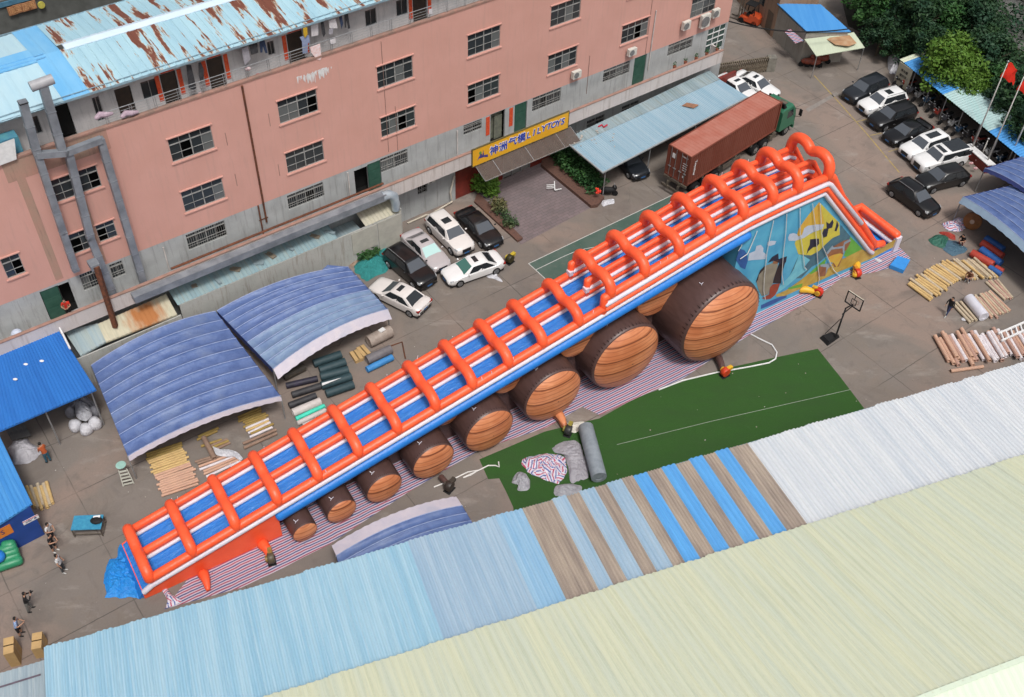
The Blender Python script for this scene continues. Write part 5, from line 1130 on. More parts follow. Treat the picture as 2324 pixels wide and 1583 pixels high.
def tent(label, px, z, rise, nb, val, mats, group='arched tarpaulin tents', legs=(0, 1, 2, 3), sag=.22, faded=0):
    fl, fr, br, bl_ = [P(*q, z) for q in px]; c = (fl+fr+br+bl_)/4; t = thing('arched_tent', label, 'tent', WORLD, (c.x, c.y, 0), group)
    fwd = (((fl+fr)-(bl_+br))/2).normalized()
    def pt(u, v):       # u across, v depth from the front
        p = fl.lerp(fr, u).lerp(bl_.lerp(br, u), v); return p+Vector((0, 0, rise*4*u*(1-u)))
    def cover(u, v):
        k = (v*nb) % 1 if v < 1 else 0; s = sag*(4*k*(1-k))**.7*(0.35+.65*sin(pi*u)) if 0 < v < 1 else 0
        p = pt(u, v); return p-Vector((0, 0, s-.05*MN.noise(p*1.1)))
    ns = nb*7; n0 = int(faded*nb)*7
    mb = MB()
    if n0: mb.cm = 1; mb.grid(lambda u, v: cover(u, v*n0/ns), 34, n0)
    mb.cm = 0; mb.grid(lambda u, v: cover(u, (n0+v*(ns-n0))/ns), 34, ns-n0)
    obj('cover', mb, [mats[0], mats[1]], t, smooth=True)
    for k in range(nb+1):
        mb = MB(); mb.tube([pt(i/24, k/nb)+Vector((0, 0, .015)) for i in range(25)], .024, 6); obj('rib', mb, M_RIB, t)
    drop, out = val
    mb = MB(); mb.grid(lambda u, v: pt(u, 0)+fwd*(out*v+.02)-Vector((0, 0, drop*v+.03*sin(u*90)*(v > .9))), 60, 4); obj('valance', mb, mats[2], t, smooth=True)
    for a, b in ((0, 3), (1, 2)):     # hanging sides
        u = 0 if a == 0 else 1; mb = MB(); mb.grid(lambda s, v: pt(u, s)-Vector((0, 0, (.42+.1*abs(sin(s*nb*pi)))*v)), nb*4, 2); obj('side_flap', mb, mats[3], t, smooth=True)
    for i in legs:
        q = (fl, fr, br, bl_)[i]; mb = MB(); mb.cyl((q.x, q.y, 0), (q.x, q.y, z), .05, 8); obj('leg', mb, M_STEEL, t)
    return t
tent('large blue arched tent with a white front edge over stacked tubes, left of the yard', [(290, 1036), (637, 899), (489, 707), (207, 830)], 2.3, .68, 9, (.36, .1), (M_TARP, M_TARP2, M_VAL, M_DBL))
tent('blue arched tent with a broad pale front edge, beside the parked white saloon', [(620, 838), (880, 702), (790, 606), (492, 706)], 2.3, .75, 9, (.62, .45), (M_TARP, M_TARP2, M_VAL, M_DBL), faded=.45)
tent('small blue arched tent with a very wide white edge, half under the foreground warehouse roof', [(763, 1262), (1049, 1148), (1080, 1200), (780, 1320)], 2.2, .75, 3, (.3, .95), (M_TARP, M_TARP2, M_VAL, M_DBL))
tent('blue arched tent at the right edge with a light blue rim over the inflatable rolls', [(2186, 447), (2430, 672), (2520, 560), (2291, 422)], 2.5, .8, 7, (.45, .35), (M_TARP, M_TARP2, flat('pale_blue_valance', (.28, .40, .52), (.24, .34, .46), .5, 1), M_DBL), legs=(0, 3))
tent('blue arched tent at the right edge beside the flag poles, behind the other one', [(2236, 382), (2420, 520), (2540, 450), (2330, 352)], 2.5, .7, 6, (.3, .1), (M_TARP, M_TARP2, M_DBL, M_DBL), legs=(0, 3))
mb = MB(); q = P(743, 602, 2.6); mb.rings([[P(*a, 2.4) for a in ((720, 622), (790, 606), (742, 640))], [q, q+Vector((.05, 0, 0)), q+Vector((0, .05, 0))]]); tag(obj('tarp_peak', mb, M_TARP, None, WORLD, tuple(q)), 'peaked blue tarpaulin corner rising behind the second tent', 'tarpaulin')
# white triangular scrap and pole between blue roof and tent
mb = MB(); a = [P(*RE(*q), .5) for q in ((950, 1035), (1110, 945), (1005, 1060))]; mb.poly(a); mb.poly([p-Vector((0, 0, .02)) for p in reversed(a)]); tag(obj('white_sheet', mb, M_WHITE, None, WORLD, tuple(a[0])), 'triangular white sheet poking out behind the large tent', 'sheet')
# ---------------------------------------------------------------- blue roofs on the left
bs = thing('blue_shed', 'bright blue corrugated roof at the left edge with a white gutter pipe', 'shed', FB, (3, 48, 0))
M_DB = oldsheet('deep_blue_sheet', (.018, .125, .42), (.022, .15, .48), (.03, .17, .5), (.02, .10, .35), .5)
_, cr = quadroof('roof', [(-78, 1012), (218.5, 885), (132.5, 749.5), (-90, 838)], [3.7, 3.7, 4.3, 4.3], M_DB, bs, FB, .22, .04)
mb = MB(); mb.tube([FB.at(*RE(x, y), 4.55) for x, y in ((-300, 985), (0, 870), (590, 640), (615, 645), (735, 885))], .07, 8); obj('gutter_pipe', mb, M_WHITE, bs)
a, b, c, d = cr; posts(bs, [a+Vector((.3, .4, 0)), b+Vector((-.3, .4, 0)), (b+c)/2+Vector((-.3, 0, 0)), a.lerp(b, .6)+Vector((0, .4, 0))], 3.6)
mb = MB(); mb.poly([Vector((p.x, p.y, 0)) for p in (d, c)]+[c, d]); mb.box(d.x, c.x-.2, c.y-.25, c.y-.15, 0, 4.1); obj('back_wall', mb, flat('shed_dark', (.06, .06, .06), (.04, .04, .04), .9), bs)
for k, (x, y) in enumerate(((270, 1050), (438, 1015), (160, 1207))):
    p = P(*RE(x, y), 4.15); mb = MB(); mb.ell((p.x, p.y, p.z), .16, .1, .07, 8, 5); tag(obj('stone', mb, M_WHITE, None, WORLD, tuple(p)), ['flat pale scrap lying on the blue roof, middle of the three', 'pale scrap on the blue roof nearest the white pipe', 'pale scrap on the blue roof nearest its left edge'][k], 'scrap')
g0, g1_ = P(38, 1246.7), P(101.7, 1213.5); dvec = g1_-g0; FL_ = Frame(math.atan2(dvec.y, dvec.x), tuple(g1_[:2]))
b2 = thing('blue_shed', 'blue walled shed with a blue corrugated roof and an orange sign at the left edge', 'shed', FL_, (-3, 1, 0))
quadroof('roof', [(-60, 1228), (73, 1143.5), (-12, 967), (-140, 1020)], [3.0, 3.0, 3.5, 3.5], oldsheet('mid_blue_roof', (.035, .20, .52), (.06, .26, .58), (.09, .30, .6), (.03, .15, .4), .5), b2, FL_, .25, .04)
mb = MB(); mb.box(-9, 0, 0, .1, 0, 2.95); mb.box(-.1, 0, .1, 7.5, 0, 2.95); obj('wall', mb, flat('shed_blue_wall', (.012, .05, .22), (.016, .06, .27), .5, 1.2), b2)
def lpl(x, y): return FL_.pl(x, y, -.01)
p = lpl(*RD(60, 540)); q = lpl(*RD(150, 500)); mb = MB(); s0 = lpl(*RD(195, 552)).x
mb.box(s0-1.9, s0, -.03, -.002, p.z-.42, p.z+.38); sgn = obj('sign', mb, flat('sign_orange', (.62, .20, .03), (.58, .17, .03), .5, 2), b2)
w = MB(); text(w, 'TOYS', .5, (s0-1.05, -.035, p.z), (1, 0, 0), (0, 0, 1), (0, -1, 0)); obj('lettering', w, flat('sign_navy', (.02, .03, .12)), sgn)
p = lpl(*RD(425, 370)); mb = MB(); mb.box(p.x-.5, p.x+.42, -.03, -.002, p.z-.2, p.z+.12); sg2 = obj('sign', mb, M_WHITE, b2); mb = MB(); mb.box(p.x-.5, p.x+.42, -.034, -.03, p.z+.06, p.z+.12); obj('sign_band', mb, flat('sign_red', (.5, .02, .06)), sg2)
w = MB(); text(w, '出租厂房', .17, (p.x-.04, -.034, p.z-.06), (1, 0, 0), (0, 0, 1), (0, -1, 0)); obj('lettering', w, flat('sign_navy', (.02, .03, .12)), sg2)
# ---------------------------------------------------------------- rolls, tubes, heaps
rj = random.Random(21)
def mk_tube(name, label, cat, L, r, mat, hollow, group):
    mb = MB(); n = 14
    if hollow:
        rr = [[(x, q*cos(2*pi*i/n), q*sin(2*pi*i/n)) for i in range(n)] for x, q in ((-L/2+.01, r*.66), (-L/2, r*.7), (-L/2, r), (L/2, r), (L/2, r*.7), (L/2-.01, r*.66), (L/2-.35, r*.62))]
        mb.rings(rr[1:] if 0 else rr, cap=False); mb.poly([(L/2-.34, r*.63*cos(2*pi*i/n), r*.63*sin(2*pi*i/n)) for i in range(n)]); mb.poly([(-L/2+.3, r*.63*cos(-2*pi*i/n), r*.63*sin(-2*pi*i/n)) for i in range(n)])
    else:
        mb.rings([[(x, q*cos(2*pi*i/n), q*sin(2*pi*i/n)) for i in range(n)] for x, q in ((-L/2+.03, r*.5), (-L/2, r*.55), (-L/2, r*.97), (-L/2+.04, r), (0, r*1.01), (L/2-.04, r), (L/2, r*.97), (L/2, r*.55), (L/2-.03, r*.5))])
    o = obj(name, mb, mat, smooth=40); return tag(o, label, cat, group)
def place(o, a, b, z):
    a = Vector((a.x, a.y, z)); b = Vector((b.x, b.y, z)); o.location = (a+b)/2; o.rotation_euler = (0, 0, math.atan2(b.y-a.y, b.x-a.x))
def roll(name, label, cat, fn, a, b, r, mat, z=None, group=None, hollow=False):
    A, B = P(*fn(*a), r), P(*fn(*b), r); o = mk_tube(name, label, cat, (B-A).length, r, mat, hollow, group); place(o, A, B, r if z is None else z); return o
CARD = [flat('card_'+k, a, b, .8, 4) for k, a, b in (('yellow', (.58, .41, .18), (.50, .34, .15)), ('pink', (.55, .34, .24), (.48, .30, .22)), ('white', (.68, .64, .66), (.58, .53, .55)), ('ochre', (.34, .24, .07), (.28, .19, .06)), ('brown', (.28, .19, .14), (.23, .15, .11)), ('pale', (.50, .42, .30), (.44, .36, .26)), ('rose', (.46, .28, .22), (.40, .25, .20)))]
def stack(label, group, fn, f0, f1, l0, l1, n, r, mats, jit=.08, top=0, cat='cardboard tube', name='cardboard_tube'):
    A0, B0, A1, B1 = P(*fn(*f0), r), P(*fn(*f1), r), P(*fn(*l0), r), P(*fn(*l1), r); L = ((B0-A0).length+(B1-A1).length)/2; protos = {}
    for k in range(n):
        t = k/(n-1); a = A0.lerp(A1, t); b = B0.lerp(B1, t); d = (b-a).normalized()*rj.gauss(0, jit); a, b = a+d, b+d
        w = (b-a).normalized(); w = Vector((-w.y, w.x, 0))*rj.gauss(0, .02); a += w; b -= w
        m = mats(t, k) if callable(mats) else mats[k % len(mats)]
        z = r*1.02+(rj.random() < top)*0
        if m not in protos: o = protos[m] = mk_tube(name, label, cat, L, r, CARD[m], True, group)
        else: o = protos[m].copy(); C.objects.link(o)
        place(o, a, b, z+rj.random()*r*.55)
    if top:
        for k in range(int(n*top)):
            t = (k+.5)/int(n*top); a = A0.lerp(A1, t); b = B0.lerp(B1, t); d = (b-a).normalized()*rj.gauss(0, jit*1.5); m = mats(t, k) if callable(mats) else mats[k % len(mats)]
            if m not in protos: continue
            o = protos[m].copy(); C.objects.link(o); place(o, a+d, b+d, r*2.75)
stack('yellow or pink cardboard tube in the big stack before the large blue tent', 'tubes in the big stack by the large tent', RA, (300, 1010), (790, 840), (545, 1560), (1035, 1390), 20, .086, lambda t, k: 3 if t < .15 else (0 if t < .5 else 1), .09)
stack('cardboard tube in the mixed stack crossed by a thick brown tube', 'tubes under the thick brown tube', RA, (1000, 770), (1270, 650), (1010, 800), (1300, 680), 2, .09, [3])
stack('short tube beside the white cloth before the large tent', 'short tubes by the white cloth', RA, (1110, 880), (1380, 780), (1180, 960), (1465, 840), 4, .09, [3, 4])
stack('pink tube in the stack half covered by the white cloth', 'pink tubes under the white cloth', RA, (960, 1110), (1500, 940), (1160, 1290), (1600, 1090), 7, .09, lambda t, k: [4, 4, 1, 2, 1, 1, 2][k % 7], .05)
roll('cardboard_tube', 'thick brown cardboard tube lying across the other tubes', 'cardboard tube', RA, (1105, 790), (1255, 1080), .17, CARD[4], .36, None, True)
stack('ochre or white tube in the stack under the right end of the large tent', 'tubes under the right end of the tent', RA, (1590, 480), (1890, 370), (1720, 770), (2040, 620), 11, .09, lambda t, k: 3 if t < .5 else [2, 3, 2, 0][k % 4], .1)
stack('brown tube lying apart below the ochre and white stack', 'pair of brown tubes', RA, (1650, 850), (2090, 660), (1660, 905), (2120, 700), 2, .11, [4])
stack('long yellow tube leaning by the blue shed corner', 'yellow tubes by the blue shed', RD, (370, -60), (490, 240), (640, -110), (720, 170), 7, .11, [0, 5], .1)
def cmat(n, a, b): return flat(n, a, b, .6, 3, bump=.3, bscale=4)
K1, K2, K3 = cmat('roll_black', (.022, .022, .025), (.04, .04, .045)), cmat('roll_green', (.02, .045, .055), (.03, .06, .07)), cmat('roll_white', (.55, .51, .49), (.48, .44, .42))
roll('fabric_roll', 'brown wrapped roll, topmost of the dark rolls at the tent corner', 'roll', RB, (180, 740), (460, 600), .3, cmat('roll_brown', (.09, .075, .055), (.05, .045, .04)), None, 'dark rolls')
roll('fabric_roll', 'black roll with blue binding below the brown wrapped roll', 'roll', RB, (210, 860), (640, 760), .22, cmat('roll_violet', (.03, .025, .05), (.02, .02, .03)), None, 'dark rolls')
roll('fabric_roll', 'black roll with an open end among the dark rolls', 'roll', RB, (290, 985), (680, 860), .24, K1, None, 'dark rolls', True)
roll('fabric_roll', 'speckled black roll just above the white roll', 'roll', RB, (250, 1130), (620, 990), .23, K1, None, 'dark rolls')
for k, (a, b) in enumerate((((585, 560), (960, 430)), ((665, 650), (1020, 530)), ((680, 740), (1060, 640)), ((690, 860), (1100, 730)), ((755, 970), (1130, 840)))):
    roll('fabric_roll', 'dark green roll, number %s down from the tent edge' % ('one', 'two', 'three', 'four', 'five')[k], 'roll', RB, a, b, .3, K2, None, 'dark green rolls')
mb = MB(); a = [P(*RB(*q), .66) for q in ((700, 820), (965, 748), (700, 858))]; mb.poly(a); mb.poly([p-Vector((0, 0, .01)) for p in reversed(a)]); tag(obj('paper_strip', mb, M_WHITE, None, WORLD, tuple(a[0])), 'long white paper wedge lying on the dark green rolls', 'paper')
roll('fabric_roll', 'thick white roll above the mint green tube', 'roll', RB, (300, 1230), (680, 1070), .29, K3); roll('fabric_roll', 'mint green roll between two white rolls', 'roll', RB, (345, 1310), (735, 1130), .15, flat('mint', (.06, .62, .45), (.05, .55, .40)))
roll('fabric_roll', 'pale roll just below the mint green roll', 'roll', RB, (365, 1370), (750, 1190), .17, K3); roll('fabric_roll', 'thin white roll nearest the slide by the mint green roll', 'roll', RB, (440, 1400), (800, 1250), .15, K3)
roll('fabric_bale', 'large beige rolled bale tied with cord', 'bale', RB, (1330, 260), (1640, 110), .46, cmat('bale', (.36, .30, .26), (.26, .21, .18)))
mb = MB(); p = P(*RB(1515, 100), .95); mb.obox((p.x, p.y, .93), .45, .32, .06, .8); tag(obj('paper_pad', mb, M_WHITE, None, WORLD, tuple(p)), 'small white pad lying on the beige bale', 'pad')
roll('fabric_roll', 'grey roll next to the bright blue roll', 'roll', RB, (1310, 510), (1640, 360), .34, cmat('roll_grey', (.17, .16, .17), (.13, .12, .13))); roll('fabric_roll', 'bright blue roll on the ground by the grey roll', 'roll', RB, (1310, 640), (1660, 470), .24, flat('roll_blue', (.05, .25, .55), (.04, .2, .48)))
def box_stack(cx, cy, rz, sx, sy, hs, label, m, grp=None):
    z = 0
    for k, h in enumerate(hs):
        t = thing('carton', label[k] if isinstance(label, list) else label, 'carton', WORLD, (cx, cy, z), grp); mb = MB(); mb.obox((cx, cy, z), sx, sy, h-.004, rz+.02*k); obj('box', mb, m, t)
        mb = MB(); mb.obox((cx, cy, z+h-.004), sx, .06, .004, rz+.02*k); mb.obox((cx, cy, z), sx+.006, .062, h, rz+.02*k); obj('tape', mb, flat('tape', (.42, .31, .17), None, .4), t); z += h
MCB = flat('carton', (.50, .33, .15), (.44, .29, .13), .8, 3)
for i, (x, y, a, l) in enumerate(((1170, 450, -1.0, 'flattened tan carton nearer the slide, beside the grey roll'), (1265, 385, -.9, 'flattened tan carton touching the grey roll'))):
    p = P(*RB(x, y), .2); box_stack(p.x, p.y, a, 1.0, .62, [.28], l, MCB)
mb = MB(); mb.tube([P(*RB(*q), .05) for q in ((1640, 315), (1790, 262), (1835, 490))], .05, 6); tag(obj('metal_bracket', mb, M_RUST, None, WORLD, tuple(P(*RB(1790, 262)))), 'bent rusty steel bracket on the ground near the bright blue roll', 'bracket')
# crumpled cloth / plastic heaps
def heap(name, label, cat, px, h, mat, frame=WORLD, z0=0., rough=1.0, n=72, m=22, seed=1, kind=None, group=None, zpx=None):
    pts = [P(*q, z0 if zpx is None else zpx) for q in px]; c = sum(pts, Vector())/len(pts)
    for _ in range(2): pts = [q for i in range(len(pts)) for q in (pts[i].lerp(pts[(i+1) % len(pts)], .2), pts[i].lerp(pts[(i+1) % len(pts)], .8))]
    pts = [c+(q-c)*(1+.13*MN.noise(q*2.3)+.08*MN.noise(q*6)) for q in pts]; L = len(pts)
    def fn(u, v):
        t = (u % 1)*L; i = int(t) % L; b = pts[i].lerp(pts[(i+1) % L], t-int(t))
        p = c.lerp(b, v); e = (1-v**2.2); ca, sa = cos(seed*1.3), sin(seed*1.3); q = Vector(((p.x*ca+p.y*sa)*.8, (p.y*ca-p.x*sa)*2.0, seed*3.1)); w_ = q+Vector((MN.noise(q*1.3), MN.noise(q*1.3+Vector((7, 1, 2))), 0))*1.1; nz = MN.noise(q)*.3+(1-2.6*abs(MN.noise(w_*1.5)))*.45+(1-2.6*abs(MN.noise(w_*3.0)))*.12
        return (p.x, p.y, z0+.02+h*max(0, e*(.62+nz*rough*.7))+(.03*abs(MN.noise(q*4)) if v > .8 else 0))
    mb = MB(); mb.grid(fn, n, m); o = obj(name, mb, mat, None, frame, (c.x, c.y, z0), smooth=True); return tag(o, label, cat, group)
def crump(name, a, b, rough=.5, sc=5):
    n = N(name, rough, 0, .4); f = n.noise(sc, 5, None, .65, 1.5); n.bump(f, .9, .12); return n.col(n.mix(n.ramp(f, [(.35, 0), (.65, 1)]), a, b))
M_CW = crump('crumpled_white', (.66, .66, .70), (.50, .50, .54)); M_CG_ = crump('crumpled_grey', (.25, .25, .28), (.15, .15, .17)); M_CBL = crump('crumpled_blue', (.02, .27, .70), (.015, .20, .60), .4, 2.5)
heap('cloth', 'white cloth trailing over the pink tubes before the large tent', 'cloth', [RA(*q) for q in ((1230, 885), (1275, 930), (1400, 930), (1520, 950), (1600, 1000), (1655, 1080), (1590, 1095), (1545, 1010), (1440, 1035), (1330, 1030), (1260, 1000))], .12, M_CW, z0=.25, seed=4)
n_ = 'sacks piled under the blue roof'
for k, (x, y, r, h, l) in enumerate(((1020, 1040, 75, .8, 'white sack at the left front of the sack pile'), (1170, 1090, 75, .75, 'round white sack at the front of the sack pile'), (1290, 1010, 75, .9, 'white sack at the right of the sack pile'), (960, 860, 60, .9, 'grey plastic-wrapped sack at the left of the pile'), (1290, 850, 60, .9, 'dark grey sack at the right of the pile'))):
    c = P(x/6, 791.5+y/6+0, h*.5); mb = MB(); s = r/6/36*1.15
    rr = [[(c.x+s*q*(1+.08*sin(3*a+k))*cos(a), c.y+s*q*(1+.08*sin(3*a+k))*sin(a), z*h) for a in [2*pi*i/16 for i in range(16)]] for z, q in ((0, .8), (.15, 1), (.5, 1.06), (.8, .85), (.93, .5), (1, .18))]
    mb.rings(rr); tag(obj('sack', mb, M_CW if k < 3 else M_CG_, None, WORLD, (c.x, c.y, 0), smooth=True), l, 'sack', n_)
heap('plastic_sheet', 'big folded white and grey plastic sheet on top of the sack pile', 'plastic sheet', [(x/6, 791.5+y/6) for x, y in ((1010, 740), (1110, 720), (1240, 800), (1260, 940), (1180, 990), (1040, 970))], .5, crump('plastic_white', (.45, .46, .50), (.28, .28, .30), .3), z0=.75, seed=7)
heap('tarpaulin', 'dark grey tarpaulin stuffed under the blue roof edge behind the sacks', 'tarpaulin', [(x/6, 791.5+y/6) for x, y in ((930, 760), (1040, 680), (1220, 670), (1300, 760), (1320, 850), (1100, 760), (960, 860))], .7, M_CG_, z0=.5, seed=9)
heap('fabric_pile', 'pale grey fabric piled between the two blue sheds', 'fabric', [(x/6, 791.5+y/6) for x, y in ((100, 1330), (230, 1240), (350, 1215), (430, 1300), (570, 1370), (560, 1450), (430, 1560), (300, 1590), (190, 1583))], .8, crump('fabric_grey', (.46, .45, .48), (.36, .35, .38), .6, 2), rough=.6, seed=3)
for k in range(4):
    a, b = P(20+k*11, 980-k*3), P(38+k*11, 1010-k*3); mb = MB(); mb.beam((a.x, a.y, .7), (b.x, b.y, .5), .28, .04); tag(obj('plank', mb, flat('grey_plank', (.12, .12, .115), (.07, .07, .07), .8, 3), None, WORLD, tuple(a)), 'grey plank leaning in the shade behind the grey fabric pile', 'plank', 'planks behind the fabric pile')
# blue tarpaulin at the foot of the slide
heap('tarpaulin', 'bright blue tarpaulin crumpled at the low entrance of the slide', 'tarpaulin', [RD(*q) for q in ((1605, 760), (1700, 700), (1780, 800), (1850, 1000), (1900, 1150), (1960, 1260), (2020, 1350), (1900, 1470), (1850, 1450), (1600, 1450), (1440, 1440), (1470, 1370), (1430, 1310), (1425, 1250), (1440, 1100), (1460, 950), (1600, 910))], .4, M_CBL, rough=1.2, n=110, m=30, seed=2)
# striped tarp bunched up at its left corner
heap('bunched_tarp', 'bunched corner of striped tarpaulin beside the low end of the slide', 'tarpaulin', [(258.2+x/6, 1186.5+y/6) for x, y in ((640, 910), (720, 885), (800, 1000), (950, 1060), (850, 1130), (700, 1180), (740, 1080), (690, 980))], .22, striped_folds('striped_folded'), z0=.03, seed=6)
# things on the turf
roll('fabric_roll', 'large blue-grey roll of sheeting lying on the artificial turf', 'roll', lambda x, y: (1033+x/6, 802.7+y/6), (1775, 1000), (1960, 1690), .52, cmat('roll_bluegrey', (.25, .285, .32), (.19, .22, .25)))
heap('plastic_sheet', 'white plastic sheet spread on the turf beside the blue-grey roll', 'plastic sheet', [(1033+x/6, 802.7+y/6) for x, y in ((1440, 930), (1540, 950), (1740, 925), (1780, 985), (1700, 1050), (1610, 1090), (1560, 1060), (1500, 1060), (1450, 1010))], .1, crump('plastic_cream', (.68, .66, .58), (.6, .58, .52), .5, 3), z0=.02, seed=12)
heap('folded_tarp', 'folded grey tarpaulin heap between striped heap and grey roll on the turf', 'tarpaulin', [(1033+x/6, 802.7+y/6) for x, y in ((1310, 1290), (1500, 1190), (1680, 1200), (1760, 1350), (1800, 1500), (1830, 1680), (1700, 1740), (1560, 1760), (1540, 1560), (1490, 1380), (1350, 1360))], .34, crump('tarp_grey', (.36, .35, .38), (.27, .26, .29), .4, 2.2), rough=1.0, n=90, m=26, seed=5)
heap('striped_heap', 'crumpled heap of red white and blue striped tarpaulin on the turf', 'tarpaulin', [(1033+x/6, 802.7+y/6) for x, y in ((890, 1480), (1000, 1400), (1200, 1365), (1380, 1380), (1470, 1380), (1530, 1560), (1500, 1680), (1380, 1780), (1300, 1760), (1150, 1690), (980, 1640))], .4, striped_folds('striped_folded'), rough=1.1, n=100, m=30, seed=8)
heap('folded_tarp', 'small grey crumpled tarpaulin left of the striped heap on the turf', 'tarpaulin', [T(1, 2, *q) for q in ((1170, 90), (1210, 40), (1250, 60), (1290, 110), (1280, 180), (1190, 185), (1210, 140), (1155, 125))], .4, crump('tarp_grey2', (.40, .40, .43), (.27, .27, .30), .4, 3), z0=.01, seed=13)
heap('folded_tarp', 'grey tarpaulin edge lying against the warehouse eave on the turf', 'tarpaulin', [T(1, 2, *q) for q in ((1450, 150), (1520, 130), (1640, 140), (1640, 190), (1560, 215), (1440, 215))], .3, crump('tarp_grey2', (.40, .40, .43), (.27, .27, .30), .4, 3), z0=.01, seed=14)
mb = MB(); mb.tube([P(x, y, .06) for x, y in ((1704, 759), (1725, 770), (1752, 783), (1763, 800), (1760, 815), (1745, 824), (1700, 833), (1660, 840), (1625, 846), (1549, 864), (1495, 885))], .055, 6); tag(obj('hose', mb, M_WHITE, None, WORLD, tuple(P(1704, 759))), 'long white hose curving from the striped tarpaulin along the turf edge', 'hose')
mb = MB(); mb.tube([P(*T(1, 2, *q), .05) for q in ((630, 152), (740, 108), (860, 50), (940, 35), (880, 70), (830, 88), (960, 25), (1000, 5), (1050, 5), (1075, 15), (1070, -20))], .045, 6); tag(obj('rope', mb, M_ROPE, None, WORLD, tuple(P(*T(1, 2, 860, 50)))), 'tangled white rope across the tarpaulin edge near the arched tent', 'rope')
heap('cloth', 'white cloth dropped behind the rear wheel of the white saloon', 'cloth', [(774.7+x/6, 418.8+y/6) for x, y in ((1970, 1250), (2050, 1200), (2130, 1190), (2120, 1260), (2180, 1290), (2205, 1340), (2140, 1320), (2080, 1290), (2000, 1280))], .15, M_CW, seed=15)
heap('rag_pile', 'white rags on the ground in front of the planted hedge end', 'rags', [T(1, 0, *q) for q in ((1780, 1365), (1860, 1355), (1865, 1390), (1820, 1395), (1780, 1415), (1770, 1385))], .15, M_CW, seed=16)
heap('netting', 'teal green netting heaped between the blue tent and the black SUV', 'netting', [(774.7+x/6, 418.8+y/6) for x, y in ((250, 1030), (420, 1000), (560, 880), (680, 860), (690, 950), (640, 1000), (650, 1200), (480, 1240), (350, 1340), (240, 1240), (170, 1140))], .6, crump('teal_net', (.02, .17, .17), (.03, .26, .25), .8, 7), seed=17)
heap('rubble_heap', 'brown earth and rubble by the lean-to wall behind the netting', 'rubble', [(774.7+x/6, 418.8+y/6) for x, y in ((0, 980), (180, 900), (360, 830), (640, 740), (680, 830), (560, 880), (420, 1000), (260, 1020), (170, 1130), (0, 1090))], .35, flat('rubble', (.20, .12, .08), (.28, .22, .17), .95, 6, bump=.8, bscale=9), seed=18)
# blue mat, tarpaulins and rolls on the right
def slab(name, label, cat, px, z0, h, mat, rnd=None):
    mb = MB(); a = [P(*q, z0+h) for q in px]; mb.prism([(p.x, p.y) for p in a], z0, z0+h); return tag(obj(name, mb, mat, None, WORLD, (a[0].x, a[0].y, z0)), label, cat)
slab('foam_mat', 'square bright blue foam mat at the right end of the striped tarpaulin', 'mat', [RC(*q) for q in ((500, 510), (690, 585), (775, 440), (605, 385))], .03, .35, flat('mat_blue', (.04, .26, .66), (.035, .23, .6), .5, 3))
heap('folded_tarp', 'folded dark green tarpaulin on the ground right of the slide end', 'tarpaulin', [RC(*q) for q in ((1010, 170), (1130, 95), (1250, 110), (1300, 160), (1260, 290), (1180, 290), (1070, 230))], .35, crump('tarp_green', (.03, .13, .09), (.02, .09, .065), .5, 2.5), seed=20)
heap('folded_tarp', 'slate blue folded tarpaulin next to the dark green one', 'tarpaulin', [RC(*q) for q in ((1240, 160), (1400, 190), (1560, 290), (1520, 340), (1370, 410), (1200, 300))], .2, crump('tarp_slate', (.07, .14, .19), (.05, .10, .15), .5, 2), rough=.4, seed=21)
heap('cloth', 'red cloth behind the folded green tarpaulin', 'cloth', [RC(*q) for q in ((1150, 75), (1220, 60), (1380, 100), (1400, 180), (1340, 170), (1250, 120))], .3, crump('cloth_red', (.40, .05, .03), (.3, .03, .02)), seed=22)
BR_, RR_ = flat('infl_blue', (.03, .12, .36), (.025, .09, .30), .45, 3), flat('infl_red', (.42, .06, .04), (.34, .045, .03), .45, 3)
for k, (a, b, m, l) in enumerate((((1800, 150), (2040, 310), BR_, 'blue inflatable roll nearest the right tent'), ((1750, 210), (2030, 400), RR_, 'red inflatable roll between two blue rolls'), ((1735, 300), (2010, 495), BR_, 'blue inflatable roll between two red rolls'), ((1610, 345), (1900, 510), RR_, 'red inflatable roll touching the yellow tubes'), ((1930, 540), (2040, 600), RR_, 'short red inflatable roll at the end of the pile'), ((1850, 540), (2010, 640), BR_, 'blue roll peeking from under the red rolls by the yellow tubes'))):
    roll('inflatable_roll', l, 'roll', RC, a, b, .32 if k < 4 else .22, m, None, 'rolled inflatables')
stack('yellow cardboard tube in the long row near the right tent', 'yellow tubes in the long row', RC, (735, 765), (1020, 975), (1230, 440), (1560, 660), 18, .115, [0, 0, 5, 0], .15)
stack('yellow cardboard tube at the upper right end of the long row', 'yellow tubes at the upper end of the row', RC, (1320, 470), (1600, 690), (1680, 430), (1965, 690), 11, .1, [5, 0, 5], .1, top=.4)
stack('tan tube fanned out below the right end of the yellow row', 'fanned tan tubes', RC, (1800, 740), (2060, 980), (1960, 720), (2160, 970), 5, .1, [5, 6], .05)
stack('grey-brown tube in the short stack left of the big white roll', 'tubes left of the white roll', RC, (1360, 1050), (1590, 1300), (1440, 1010), (1670, 1265), 3, .11, [5])
roll('fabric_roll', 'big glossy white roll among the pink tubes', 'roll', RC, (1565, 960), (1780, 1220), .42, flat('roll_glossy', (.62, .62, .68), (.55, .55, .62), .3, 2))
stack('pink tube in the stack right of the big white roll', 'tubes right of the white roll', RC, (1650, 960), (1880, 1240), (1850, 860), (2130, 1135), 9, .1, [1, 5, 6, 5], .08)
T21 = lambda x, y: T(2, 1, x, y)
